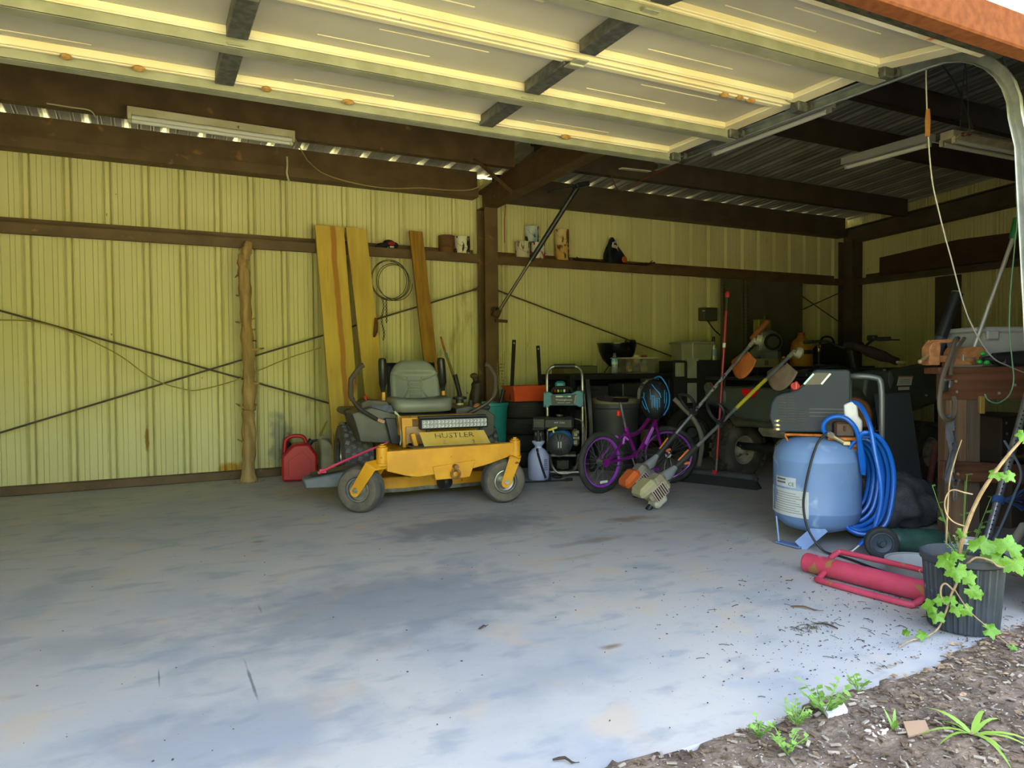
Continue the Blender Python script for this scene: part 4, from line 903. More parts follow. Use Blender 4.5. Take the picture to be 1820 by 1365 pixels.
for x, zt in ((5.30, 3.25), (6.15, 3.25)):
    for s_ in (-1, 1): b = MB(); b.tube([(x, 3.14, zt), (x+s_*.06, 3.14, 2.72)], .003, 5); b.build('chain_strand', M_GALVD, t)
# ------------------------------------------------------------------ loose wires and strings
def wire(name, pts, r, m, label, cat='cable', sm=6):
    b = MB(); b.tube(pts, r, 6, smooth=sm); return tag(b.build(name, m), label, cat)
M_TAN = mat('tan_cable', 'a08f5a', .6)
wire('extension_cable', [(1.14, 6.16, 2.98), (1.3, 6.5, 2.92), (1.42, 6.9, 2.99), (1.60, 7.12, 2.96), (1.9, 7.13, 2.905), (2.25, 7.13, 2.89), (2.6, 7.13, 2.93), (2.9, 7.13, 2.94), (3.15, 7.12, 2.965), (3.26, 7.0, 3.0)], .006, M_TAN, 'tan cable drooping from the strip light along the eave beam')
wire('red_string', [(3.27, 6.55, 3.02), (3.40, 6.75, 2.80), (3.46, 6.9, 2.62), (3.50, 6.98, 2.40)], .004, mat('red_string', '8c3427', .7), 'thin red string hanging from the rafter beside the column', 'string')
wire('red_pull_cord', [(3.30, 3.05, 2.50), (3.60, 4.0, 2.60), (4.0, 5.2, 2.72), (4.25, 5.9, 2.80), (4.35, 6.2, 3.05)], .005, MATS['red_string'], 'thin red cord slanting from the door track to the back', 'string')
wire('vine_wire', [(-2.0, 7.22, 1.42), (-1.1, 7.21, 1.48), (-.7, 7.205, 1.44), (-.25, 7.20, 1.22), (.05, 7.20, .98), (.30, 7.20, .88), (.45, 7.20, .87), (.75, 7.19, .95), (1.1, 7.19, 1.1), (1.3, 7.18, 1.18), (1.55, 7.18, 1.26)], .006, mat('dry_vine', '8f8440', .9), 'thin dry vine looping along the bracing rods', 'vine')
wire('white_tape_strip', [(1.25, 7.14, 3.09), (1.25, 7.13, 3.0), (1.245, 7.13, 2.93), (1.265, 7.13, 2.85)], .010, mat('torn_white_strip', 'b7b18a', .8), 'torn pale strip hanging below the eave beam', 'strip')
wire('short_wire_end', [(-.60, 6.2, 3.0), (-.45, 6.2, 2.995), (-.33, 6.2, 2.99), (-.29, 6.2, 2.94)], .005, MATS['torn_white_strip'], 'short pale wire end under the left purlin', 'wire')
# ------------------------------------------------------------------ pressure washer
M_CHROME = mat('worn_chrome_tube', '9fa09c', .3, .8, var='7e7d77', vscale=14)
M_BLUEG = mat('teal_blue_plastic', '2f7f92', .45, var='2a7283', vscale=5)
M_BLUE = mat('engine_blue', '27649c', .4, var='1f5585', vscale=6)
M_DARK = mat('charcoal_plastic', '2b2d2e', .5, var='353738', vscale=8)
M_GREYTXT = mat('pale_print_ink', 'c9cccb', .6)
def pressure_washer():
    t = thing('pressure_washer', 'blue and black petrol pressure washer with chrome push handle', 'pressure washer', (3.62, 6.05, 0), facing(3.62, 6.05))
    kw = dict(local=True)
    b = MB(); b.tube([(-.12, .10, .06), (-.12, .10, .60), (-.12, .12, .95), (-.10, .14, 1.02), (-.04, .15, 1.055), (.15, .15, 1.055), (.21, .14, 1.02), (.23, .12, .95), (.23, .10, .60), (.23, .10, .06)], .017, 10, smooth=3); fr = b.build('push_handle', M_CHROME, t, **kw)
    b = MB(); b.tube([(-.05, .15, 1.055), (.16, .15, 1.055)], .024, 10); b.build('foam_grip', M_DARK, fr, **kw)
    b = MB(); b.tube([(-.12, .1, .10), (-.12, -.20, .06), (-.08, -.26, .05), (.19, -.26, .05), (.23, -.20, .06), (.23, .1, .10)], .017, 10, smooth=3); b.tube([(-.10, -.18, .20), (-.08, -.24, .12), (-.02, -.27, .045), (.10, -.27, .045), (.17, -.22, .12), (.18, -.16, .2)], .016, 10, smooth=3); b.build('base_frame', M_CHROME, t, **kw)
    b = MB(); b.prism([(-.155, .80), (-.09, .80), (-.06, .775), (.12, .785), (.17, .81), (.235, .81), (.24, .66), (.20, .645), (.17, .665), (-.09, .665), (-.12, .645), (-.16, .65)], (0, .07, 0), (1, 0, 0), (0, 0, 1), .05); pn = b.build('accessory_panel', M_BLUEG, t, bev=.006, **kw)
    b = MB(); b.prism([(-.085, .768), (.17, .778), (.155, .675), (-.075, .672)], (0, .042, 0), (1, 0, 0), (0, 0, 1), .008); b.build('label_plate', M_DARK, pn, **kw)
    b = MB(); b.box((.04, .037, .755), (.15, .003, .013)); b.build('scale_strip', M_GREYTXT, pn, **kw)
    b = MB(); b.box((.06, .035, .755), (.05, .003, .013)); b.build('green_mark', mat('green_print', '2fa07a', .6), pn, **kw)
    text_mesh('Westinghouse', .028, M_GREYTXT, pn, axes((.045, .036, .722), (1, 0, 0), (0, 0, 1)))
    text_mesh('WPX3200e | 3200PSI', .015, M_GREYTXT, pn, axes((.045, .036, .692), (1, 0, 0), (0, 0, 1)))
    b = MB(); b.box((.155, .037, .725), (.006, .003, .085), Matrix.Rotation(.15, 3, 'Y')); b.build('yellow_stripe', mat('pale_yellow', 'c9c48a', .6), pn, **kw)
    for x, z in ((-.14, .79), (.22, .80), (-.14, .66), (.225, .66)):
        b = MB(); b.cyl((x, .04, z), (x, .05, z), .008, n=8); b.build('bolt', M_BLACK, pn, **kw)
    b = MB(); b.tube([(-.07, .05, .79), (-.06, .03, .83), (0, .02, .845), (.10, .02, .84), (.13, .04, .80)], .014, 8, smooth=3); b.build('nozzle_holder', M_BLACK, pn, **kw)
    for k, c in enumerate(('a32a2a', 'c9b52e', '2a7d3a', 'd7d7d2', '2c2c2c')):
        b = MB(); b.cyl((-.04+.03*k, .03, .80), (-.04+.03*k, .025, .825), .010, n=8); b.build('spray_nozzle', mat('nozzle_'+c, c, .5), pn, **kw)
    b = MB(); b.box((.01, .10, .87), (.10, .05, .07), ch=.02); b.build('gun_holster', M_BLUEG, pn, **kw)
    # engine
    b = MB(); b.box((-.01, -.03, .50), (.30, .22, .12), ch=.025); en = b.build('fuel_tank', M_DARK, t, **kw)
    b = MB(); b.lathe([(.03, 0), (.034, .008), (.034, .022), (.001, .026)], (-.0, -.03, .56), n=16); b.build('fuel_cap', M_GALVD, en, **kw)
    text_mesh('4HP  212cc', .022, M_GREYTXT, en, axes((-.0, -.1415, .51), (1, 0, 0), (0, 0, 1)))
    b = MB(); b.box((-.20, -.06, .50), (.13, .20, .12), ch=.015); af = b.build('air_filter_box', M_DARK, t, **kw); text_mesh('AIR', .03, mat('dark_emboss', '4a4c4d', .5), af, axes((-.2, -.162, .51), (1, 0, 0), (0, 0, 1)))
    b = MB(); b.prism([(-.11, .42), (.06, .44), (.115, .40), (.13, .30), (.08, .19), (-.02, .165), (-.10, .22)], (0, -.04, 0), (1, 0, 0), (0, 0, 1), .22); bs = b.build('blower_housing', M_BLUE, t, bev=.03, **kw)
    b = MB(); b.lathe([(.115, 0), (.118, .012), (.108, .02), (.06, .03), (.03, .032), (.001, .032)], (.0, -.15, .30), (0, -1, 0), 28); rs = b.build('recoil_starter', M_DARK, bs, **kw)
    for k in range(14):
        a = 2*PI*k/14; b = MB(); b.bar((.0+.05*math.cos(a), -.183, .30+.05*math.sin(a)), (.10*math.cos(a), -.176, .30+.10*math.sin(a)), .006, .006); b.build('cooling_rib', M_BLACK, rs, **kw)
    b = MB()
    for k in (-1, 1): b.box((.012*k, -.184, .30), (.01, .003, .06))
    b.build('starter_badge', M_GREYTXT, rs, **kw)
    b = MB(); b.bar((-.11, -.19, .44), (-.02, -.19, .47), .02, .022, ch=.006); b.bar((-.065, -.19, .455), (-.055, -.19, .415), .016, .018, ch=.004); b.build('pull_grip', mat('yellow_grip', 'd8c65a', .5), t, **kw)
    b = MB(); b.box((-.20, -.05, .36), (.10, .16, .14), ch=.02); b.cyl((-.22, -.15, .40), (-.22, -.12, .40), .02, n=10); b.box((-.19, -.14, .32), (.05, .05, .05), ch=.008); b.build('carburettor', mat('black_cast', '202122', .4, .3, var='4a4b4b', vscale=30), t, **kw)
    b = MB(); b.box((.155, -.05, .36), (.07, .14, .16), ch=.02); b.cyl((.13, -.14, .36), (.19, -.14, .36), .02, n=10); b.box((.17, -.13, .42), (.04, .04, .03), ch=.006); b.build('spark_cover', mat('cast_grey', '6c6b62', .5, .5, var='8c8568', vscale=24), t, **kw)
    b = MB(); b.box((.02, -.05, .195), (.28, .24, .025), ch=.005); b.build('engine_plate', M_GALVD, t, **kw)
    b = MB(); b.box((.03, -.03, .10), (.17, .16, .14), ch=.03); b.cyl((.03, -.10, .10), (.03, -.15, .10), .045, n=14); b.build('pump', mat('black_pump', '1d1f21', .35, .3), t, **kw)
    for s_ in (-.22, .32):
        b = MB(); tyre(b, (s_, .10, .125), (1, 0, 0), .125, .05, .07, 24); wt = b.build('wheel', M_RUBBER, t, **kw)
        b = MB(); wheel_rim(b, (s_, .10, .125), (1, 0, 0), .072, .05, 20); b.build('wheel_hub', M_DARK, wt, **kw)
    b = MB(); b.tube([(.245, -.02, .78), (.255, -.12, .55), (.25, -.20, .35), (.215, -.26, .12), (.20, -.28, .02)], .006, 6, smooth=4); b.cyl((.20, -.28, .0), (.205, -.278, .04), .011, n=8); b.build('spray_lance', mat('tan_metal', '9a927c', .4, .5), t, **kw)
    b = MB(); b.tube([(.15, -.09, .545), (.19, -.12, .535), (.23, -.13, .50), (.24, -.12, .40), (.235, -.10, .30)], .006, 6, smooth=4); b.build('thin_hose', mat('grey_hose', '77736a', .5), t, **kw)
    b = MB()
    for k in range(3): b.tube([(.27+.012*k, .13, .92), (.285+.012*k, .05, .70), (.30+.01*k, .04, .45), (.29+.014*k, .05, .25)], .012, 7, smooth=3)
    b.build('pressure_hose', M_BLACK, t, **kw)
pressure_washer()
# ------------------------------------------------------------------ hand sprayer and its lance on the floor
t = thing('pump_sprayer', 'small bluish-white plastic pump sprayer with black strap on the floor', 'sprayer', (3.24, 5.80, 0), facing(3.24, 5.8))
M_MILK = mat('bluish_white_plastic', 'b9bfe6', .4, var='aab2de', vscale=4, trans=.12)
b = MB(); b.lathe([(.001, .004), (.085, .004), (.097, .02), (.10, .06), (.10, .20), (.092, .245), (.06, .285), (.035, .30), (.032, .315), (.058, .345), (.062, .362), (.056, .362), (.028, .32), (.001, .318)], (0, 0, 0), n=28); b.build('tank', M_MILK, t, local=True)
b = MB(); b.cyl((0, 0, .31), (0, 0, .40), .024, n=14); b.cyl((0, 0, .39), (0, 0, .46), .014, n=10); b.tube([(-.05, 0, .47), (0, 0, .475), (.05, 0, .47)], .014, 8); b.build('pump_head', M_BLACK, t, local=True)
b = MB(); b.tube([(-.012, -.06, .295), (.0, -.098, .24), (.035, -.102, .12), (.065, -.085, .03)], .011, 6, smooth=3); st_ = b.build('strap', mat('black_webbing', '1d2030', .8), t, local=True)
b = MB(); b.box((-.005, -.088, .262), (.022, .012, .02), ch=.003); b.build('buckle', M_GREYTXT, st_, local=True)
for k in range(6):
    b = MB(); b.box((.066, -.080, .105+.018*k), (.036, .006, .007), Matrix.Rotation(.68, 3, 'Z')); b.build('printed_line', mat('blue_print', '5560a8', .6), t, local=True)
t = thing('sprayer_lance', 'thin black spray wand and hose lying on the floor by the sprayer', 'wand', (3.2, 5.62, 0))
b = MB(); b.tube([(2.98, 5.69, .012), (3.2, 5.63, .012), (3.44, 5.585, .012)], .008, 6); b.cyl((3.40, 5.593, .014), (3.47, 5.578, .016), .014, n=8); b.build('wand', M_BLACK, t)
b = MB(); b.tube([(3.30, 5.78, .06), (3.38, 5.74, .02), (3.45, 5.75, .012), (3.50, 5.82, .012), (3.46, 5.90, .012), (3.36, 5.80, .012), (3.30, 5.68, .012), (3.22, 5.635, .016)], .007, 6, smooth=5); b.build('hose', M_BLACK, t)
# ------------------------------------------------------------------ bicycle
M_PURP = mat('magenta_frame_paint', '8f1f93', .28, .35, var='7a1a86', vscale=5)
M_PURPL = mat('violet_rim', '8d3fb8', .35, .1)
M_LILAC = mat('lilac_decal', 'b06ad0', .4)
M_SPOKE = mat('spoke_steel', '8b8d94', .35, .7)
def bicycle():
    t = thing('bicycle', "child's purple bicycle with violet rims standing on its kickstand", 'bicycle', (3.80, 5.01, 0))
    U = Vector((.983, .186, 0)); O = Vector((3.37, 4.93, 0)); Nn = Vector((.186, -.983, 0))      # Nn points to the open side
    def P(s, z, n=0.): return O+U*s+Nn*n+Vector((0, 0, z))
    def wheel(hub, ax, name):
        R_ = .232; b = MB(); b.torus(hub, ax, R_, .026, 48, 10); w_ = b.build('tyre', M_RUBBER, t)
        b = MB(); b.lathe([(.208, -.014), (.208, .014), (.196, .011), (.190, .0), (.196, -.011)], hub, ax, 48, closed=True); b.build('rim', M_PURPL, w_)
        b = MB(); a = Vector(ax).normalized(); b.cyl(hub-a*.035, hub+a*.035, .014, n=12)
        for s_ in (-1, 1): b.cyl(hub+a*.03*s_, hub+a*.036*s_, .026, n=16)
        b.cyl(hub-a*.06, hub+a*.06, .006, n=8); b.build('hub', M_CHROME, w_)
        u, v, _ = frame(ax); sp = MB(); sp.cyl((0, 0, 0), (0, 0, 1), .0012, n=4, caps=False); sm_ = sp.mesh('spoke'); sm_.materials.append(M_SPOKE)
        for k in range(28):
            a0 = 2*PI*k/28; s_ = 1 if k % 2 else -1; tw = .55*(1 if (k//2) % 2 else -1)
            p0 = hub+a*.032*s_+(u*math.cos(a0+tw)+v*math.sin(a0+tw))*.022; p1 = hub+(u*math.cos(a0)+v*math.sin(a0))*.194; d = p1-p0
            o = link('spoke', sm_, None, w_); o.location = p0-t.location; o.rotation_mode = 'QUATERNION'; o.rotation_quaternion = d.to_track_quat('Z', 'Y'); o.scale = (1, 1, d.length)
        return w_
    rh = P(-.02, .258); wr_ = wheel(rh, Nn, 'rear')
    steer = math.radians(-48); F = Matrix.Rotation(steer, 3, 'Z') @ U; FN = Matrix.Rotation(steer, 3, 'Z') @ Nn
    hd1, hd0 = P(.615, .665), P(.655, .545); axd = (hd0-hd1).normalized()
    crown = hd0+axd*.02; low = crown+axd*((crown.z-.258)/-axd.z); fh = low+F*.045; fh.z = .258
    wf_ = wheel(fh, FN, 'front')
    # frame
    bbp = P(.405, .272); st_top = P(.275, .515); seatc = P(.275, .50)
    def tb(name, pts, r, m=M_PURP, par=None, sm=4): b = MB(); b.tube(pts, r, 10, smooth=sm); return b.build(name, m, par or t)
    tb('down_tube', [hd0+Vector((0, 0, .03)), P(.55, .43), bbp], .021)
    tb('top_tube', [hd1+Vector((0, 0, -.03)), P(.52, .545), P(.42, .475), P(.30, .455)], .017)
    tb('seat_tube', [st_top, bbp], .016, sm=0)
    for s_ in (-1, 1):
        tb('chain_stay', [bbp+Nn*.02*s_, rh+Nn*.052*s_], .0095, sm=0); tb('seat_stay', [P(.285, .47, .015*s_), P(.20, .42, .045*s_), rh+Nn*.052*s_], .0095, sm=0)
    b = MB(); b.cyl(hd1, hd0, .022, n=14); b.build('head_tube', M_PURP, t)
    b = MB(); b.cyl(bbp-Nn*.04, bbp+Nn*.04, .022, n=14); b.build('bottom_bracket', M_PURP, t)
    dc = MB(); dc.bar(P(.60, .51, .018), P(.50, .37, .018), .030, .012, up=Nn, ch=.003); dc.build('frame_decal', M_LILAC, t)
    for s_ in (-1, 1):
        fk = MB(); c0 = crown+FN*.045*s_; fk.tube([crown+Vector((0, 0, .0)), c0+axd*.02, c0+axd*.18, fh+FN*.05*s_], [.016, .016, .013, .009], 10); fk.build('fork_blade', M_PURP, t)
    b = MB(); b.tube([P(.272, .52), P(.205, .745)], .0125, 10); sp_ = b.build('seat_post', M_CHROME, t)
    b = MB(); b.cyl(P(.278, .50), P(.274, .53), .022, n=12); b.build('seat_clamp', M_PURP, sp_)
    def saddle(u, v):
        a = 2*PI*u; s_ = v; ln = -.10+.27*s_; w2 = (.078*(1-s_)**.55+.022)*(1 if s_ < .98 else .6); hh = .028
        return P(.14+ln-.02, .765+hh*math.sin(a)*(1 if math.sin(a) > 0 else .8)+.018*(1-s_)**2, w2*math.cos(a))
    b = MB(); b.grid(saddle, 20, 12, closeu=True); ends = [saddle(i/20, 0.) for i in range(20)]; b.add(ends, [tuple(range(20))]); sd_ = b.build('saddle', mat('black_vinyl_saddle', '221a26', .2), t)
    b = MB(); b.grid(lambda u, v: P(.06+.19*v, .795-.006*v+.006, (u*2-1)*.034*(1-v*.4)), 4, 8); b.build('saddle_stripe', mat('violet_vinyl', '7f3a9c', .3), sd_)
    b = MB(); b.box(P(.185, .655, .0), (.028, .02, .05), ch=.005); b.build('red_reflector', mat('red_reflector', 'e0211e', .25), t)
    # bars
    stem = hd1-axd*.10; top = stem-axd*.12
    b = MB(); b.cyl(hd1, stem, .014, n=10); b.build('stem_post', M_BLACK, t)
    L_, R_ = -FN, FN
    bp_ = [stem+FN*-.02+Vector((0, 0, 0))]
    bar = [top+L_*.25-F*.05, top+L_*.17-F*.02, top+L_*.10+Vector((0, 0, -.02)), stem+F*.03+L_*.04, stem+F*.03+R_*.04, top+R_*.10+Vector((0, 0, -.02)), top+R_*.17-F*.02, top+R_*.25-F*.05]
    b = MB(); b.tube(bar, .011, 10, smooth=4); hb = b.build('handlebar', M_BLACK, t)
    for e, i in ((bar[0], bar[1]), (bar[-1], bar[-2])):
        b = MB(); b.tube([e+(e-i)*.1, e.lerp(i, 1.1)], .016, 10); b.build('grip', M_BLACK, hb)
    b = MB(); b.ball(top+R_*.06+Vector((0, 0, .02)), (.022, .022, .018), 12, 7); b.build('bell', mat('shiny_bell', 'b9ab95', .2, .9), hb)
    b = MB(); b.tube([bar[5]+Vector((0, 0, 0)), bar[5]+F*.05+Vector((0, 0, -.02)), bar[6]+F*.05+Vector((0, 0, -.03))], .006, 6); b.tube([bar[2], bar[2]+F*.05+Vector((0, 0, -.02)), bar[1]+F*.05+Vector((0, 0, -.03))], .006, 6); b.build('brake_levers', M_BLACK, hb)
    # crank, chain guard, pedals, kick stand, brake, reflector
    cr = MB(); cr.torus(bbp+Nn*.055, Nn, .062, .004, 32, 6); cr.cyl(bbp+Nn*.05, bbp+Nn*.06, .022, n=14)
    for k in range(10): a = 2*PI*k/10; e = (U*math.cos(a)+Vector((0, 0, 1))*math.sin(a)); cr.bar(bbp+Nn*.055+e*.018, bbp+Nn*.055+e*.06, .010, .004, up=Nn)
    ck = cr.build('chain_wheel', mat('dark_chrome', '7b7d83', .3, .8), t)
    for s_, e in ((1, U*.55+Vector((0, 0, -.83))), (-1, U*-.55+Vector((0, 0, .83)))):
        e = e.normalized(); b = MB(); q = bbp+Nn*.075*s_; b.bar(bbp+Nn*.066*s_, q+e*.125, .016, .009, up=Nn); b.build('crank_arm', M_BLACK, ck)
        b = MB(); pc = q+e*.125+Nn*.05*s_
        for dd in (-.028, .028): b.box(pc+U*dd, (.010, .075, .020), Matrix.Rotation(math.atan2(U.y, U.x), 3, 'Z'), ch=.003)
        for dd in (-.034, .0, .034): b.box(pc+Nn*dd, (.06, .008, .014), Matrix.Rotation(math.atan2(U.y, U.x), 3, 'Z'))
        b.build('pedal', mat('violet_pedal', 'a53ac0', .45), t)
    b = MB(); pts = []
    for i in range(24):
        k = i/24
        pts.append(bbp+Nn*.05+(U*math.cos(PI/2-PI*k*2)+Vector((0, 0, 1))*math.sin(PI/2-PI*k*2))*.062 if k < .5 else rh+Nn*.05+(U*math.cos(-PI/2-PI*(k-.5)*2)+Vector((0, 0, 1))*math.sin(-PI/2-PI*(k-.5)*2))*.032)
    b.tube(pts, .004, 5, closed=True); b.build('chain', mat('oily_chain', '4a4a4c', .4, .7), t)
    b = MB(); b.lathe([(.034, .052), (.034, .060), (.02, .064), (.001, .064)], rh, Nn, 18); b.build('rear_sprocket', M_PURP, wr_)
    b = MB(); b.tube([P(.30, .27, .05), P(.28, .15, .12), P(.262, .012, .17)], .008, 8, smooth=3); b.build('kickstand', M_CHROME, t)
    b = MB(); b.tube([P(.245, .43, .05), P(.20, .455, .055), P(.175, .40, .06)], .009, 8, smooth=3); b.tube([P(.245, .43, -.05), P(.20, .455, -.055), P(.175, .40, -.06)], .009, 8, smooth=3); b.build('rear_brake', M_LILAC, t)
    b = MB(); b.tube([P(.30, .47, .03), P(.36, .50, .06), P(.50, .52, .05), P(.60, .62, .06), P(.62, .74, .04)], .0035, 5, smooth=4); b.build('brake_cable', M_BLACK, t)
    b = MB(); b.box(rh+U*.02+Nn*.006+Vector((0, 0, -.165)), (.085, .008, .022), Matrix.Rotation(math.atan2(U.y, U.x), 3, 'Z'), ch=.003); b.build('wheel_reflector', mat('clear_reflector', 'c9cfd6', .25), wr_)
    # ------------------------------------------------------- helmet hung on the bar
    h = thing('bike_helmet', 'black helmet with bright blue line pattern hung on the bicycle handlebar', 'helmet', (3.80, 4.80, .59), facing(3.8, 4.8))
    M_HB = mat('matt_black_shell', '17181b', .45)
    def hel(u, v):
        a = 2*PI*u; t_ = PI*v; return Vector((.118*math.sin(t_)*math.cos(a), .10*math.sin(t_)*math.sin(a)+.012*math.cos(t_), .175+.178*math.cos(t_)*(1 if math.cos(t_) > 0 else .93)))
    b = MB(); b.grid(hel, 36, 18, closeu=True); b.build('shell', M_HB, h, local=True, angle=80)
    M_HL = mat('bright_blue_print', '1f8fd8', .35)
    def onh(x, z, o_=.003):
        zz = (z-.175)/.178; k = math.sqrt(max(.02, 1-zz*zz)); xx = max(-.99, min(.99, x/(.118*k))); y = -.10*k*math.sqrt(1-xx*xx); return Vector((x, y-o_+.012*zz, z))
    lines = [[(-.02, .31), (.01, .27), (.04, .235), (.055, .20)], [(-.03, .215), (.0, .215)], [(-.03, .215), (-.03, .185)], [(-.018, .215), (-.018, .115)], [(0, .215), (0, .12)], [(.012, .195), (.045, .195)], [(.012, .195), (.012, .115)], [(.026, .185), (.026, .10)], [(.042, .195), (.042, .12)],
             [(-.10, .17), (-.085, .13), (-.065, .10)], [(-.105, .20), (-.09, .20), (-.075, .17), (-.06, .12), (-.04, .075)], [(-.085, .24), (-.085, .20)], [(.085, .26), (.082, .20), (.085, .15)], [(.10, .24), (.098, .16), (.085, .11)], [(.03, .25), (.045, .235), (.05, .21)], [(-.035, .27), (-.03, .215)]]
    for ln in lines:
        b = MB(); b.tube([onh(x, z) for x, z in ln], .0028, 6, smooth=4 if len(ln) > 2 else 3); b.build('blue_line', M_HL, h, local=True)
    b = MB(); b.tube([(.0, .02, .36), (.05, -.02, .37), (.10, -.02, .30), (.125, .0, .21), (.115, -.03, .12), (.075, -.06, .05)], .006, 6, smooth=4); b.build('chin_strap', mat('blue_webbing', '1c6fae', .6), h, local=True)
    b = MB()
    for x in (-.04, .04): b.ball(onh(x, .31, -.004), (.016, .01, .02), 8, 5)
    b.build('vent', mat('vent_black', '08090a', .9), h, local=True)
bicycle()
# ------------------------------------------------------------------ grey dustbin
t = thing('dustbin', 'round dark grey dustbin with tan lid behind the bicycle', 'bin', (4.30, 6.02, 0), facing(4.3, 6.0))
M_BIN = mat('dark_grey_bin', '45474a', .5, var='3d3f42', vscale=4)
b = MB(); b.lathe([(.001, .004), (.205, .004), (.215, .03), (.235, .62), (.248, .63), (.248, .68), (.235, .685), (.228, .62), (.2, .03), (.001, .03)], (-.03, 0, 0), n=36); b.build('bin_body', M_BIN, t, local=True)
b = MB(); b.lathe([(.252, .675), (.256, .70), (.235, .725), (.10, .74), (.001, .742)], (-.03, 0, 0), n=36); b.build('lid', mat('tan_lid', '8f8868', .6, var='5c5843', vscale=4), t, local=True)
b = MB(); b.tube([(.15, -.05, .72), (.155, -.05, .80), (.19, -.05, .86), (.24, -.05, .90)], .018, 8, smooth=3); tag(b.build('grey_bent_tube', mat('grey_pvc', '6f706c', .5)), 'short bent grey tube leaning above the dustbin', 'pipe')
bpy.data.objects['grey_bent_tube'].location = (4.30, 5.92, 0); bpy.data.objects['grey_bent_tube'].rotation_euler = (0, 0, facing(4.3, 6.0))
# ------------------------------------------------------------------ black bench along the back wall and what stands on it
M_BLK = mat('black_painted_wood', '15161a', .6, var='1d1e22', vscale=5)
def bench(x0, x1, y0, y1, z, label, shelves=(.35, .66)):
    t = thing('storage_bench', label, 'bench', ((x0+x1)/2, (y0+y1)/2, 0)); xc, yc = (x0+x1)/2, (y0+y1)/2
    b = MB(); b.box((xc, yc, z-.03), (x1-x0, y1-y0, .06), ch=.006); b.build('bench_top', M_BLK, t)
    for x in (x0+.03, x1-.03):
        for y in (y0+.03, y1-.03): b = MB(); b.box((x, y, (z-.06)/2), (.06, .06, z-.06), ch=.004); b.build('leg', M_BLK, t)
    for zz in shelves: b = MB(); b.box((xc, yc, zz), (x1-x0-.02, y1-y0-.04, .03)); b.build('shelf', M_BLK, t)
    b = MB(); b.box((xc, y1-.01, z/2), (x1-x0, .02, z-.06)); b.build('back_board', M_BLK, t)
    return t
bench(3.98, 5.35, 6.42, 7.08, .965, 'long black storage bench along the back wall under the kettle grill')
for k, (x, w_, z, h) in enumerate(((4.2, .30, .376, .22), (4.56, .32, .376, .24), (4.95, .34, .376, .20), (4.3, .4, .676, .16), (4.9, .42, .676, .18))):
    t = thing('crate', ('narrow dark drawer box', 'taller dark crate', 'low dark crate', 'flat black case', 'wide black toolbox')[k]+' on the '+('lower' if z < .5 else 'upper')+' shelf of the black bench', 'box', (x, 6.62, z))
    b = MB(); b.box((x, 6.62, z+h/2), (w_, .30, h), ch=.01); b.build('box_body', M_DARK, t)
    for j in range(3): b = MB(); b.box((x, 6.465, z+h*(.25+.25*j)), (w_*.9, .012, .008)); b.build('rib', M_BLACK, t)
    b = MB(); b.tube([(x-.05, 6.46, z+h*.8), (x-.04, 6.445, z+h*.74), (x+.04, 6.445, z+h*.74), (x+.05, 6.46, z+h*.8)], .006, 6); b.build('handle', M_BLACK, t)
# kettle grill
t = thing('kettle_grill', 'black enamel kettle grill bowl standing on the bench', 'grill', (4.86, 6.82, .968))
M_ENAM = mat('black_enamel', '101113', .18, spec=.6)
b = MB(); b.lathe([(.03, .06), (.10, .085), (.17, .16), (.21, .25), (.225, .33), (.232, .335), (.232, .345), (.222, .345), (.20, .25), (.10, .10), (.001, .085)], (0, 0, 0), n=36); b.build('bowl', M_ENAM, t, local=True)
b = MB(); b.box((.19, 0, .36), (.11, .09, .05), ch=.012); b.build('bracket', M_BLACK, t, local=True)
b = MB(); b.torus((0, 0, .338), (0, 0, 1), .21, .004, 32, 6)
for k in range(-4, 5): b.tube([(-.2*math.cos(k*.2), k*.045, .338), (.2*math.cos(k*.2), k*.045, .338)], .0025, 5)
b.build('cooking_grate', M_GALVD, t, local=True)
for a in (.3, 2.4, 4.5): b = MB(); b.tube([(.09*math.cos(a), .09*math.sin(a), .09), (.15*math.cos(a), .15*math.sin(a), .002)], .008, 8); b.build('leg', M_GALVD, t, local=True)
# water bottle
t = thing('water_bottle', 'clear water bottle with blue label on the black bench', 'bottle', (4.60, 6.50, .966))
b = MB(); b.lathe([(.001, .002), (.030, .002), (.034, .012), (.032, .05), (.034, .06), (.034, .15), (.030, .165), (.014, .20), (.013, .215), (.001, .215)], (0, 0, 0), n=20); b.build('bottle_body', mat('clear_pet', 'c3ccd0', .12, var='aeb8bc', vscale=20, trans=.75), t, local=True)
b = MB(); b.lathe([(.0345, .10), (.0348, .145), (.031, .165)], (0, 0, 0), n=20); b.build('label_wrap', mat('blue_label', '4f9fc4', .5, var='c9dfe8', vscale=18), t, local=True)
b = MB(); b.lathe([(.015, .205), (.015, .225), (.001, .226)], (0, 0, 0), n=14); b.build('cap', mat('blue_cap', '2c6f9c', .5), t, local=True)
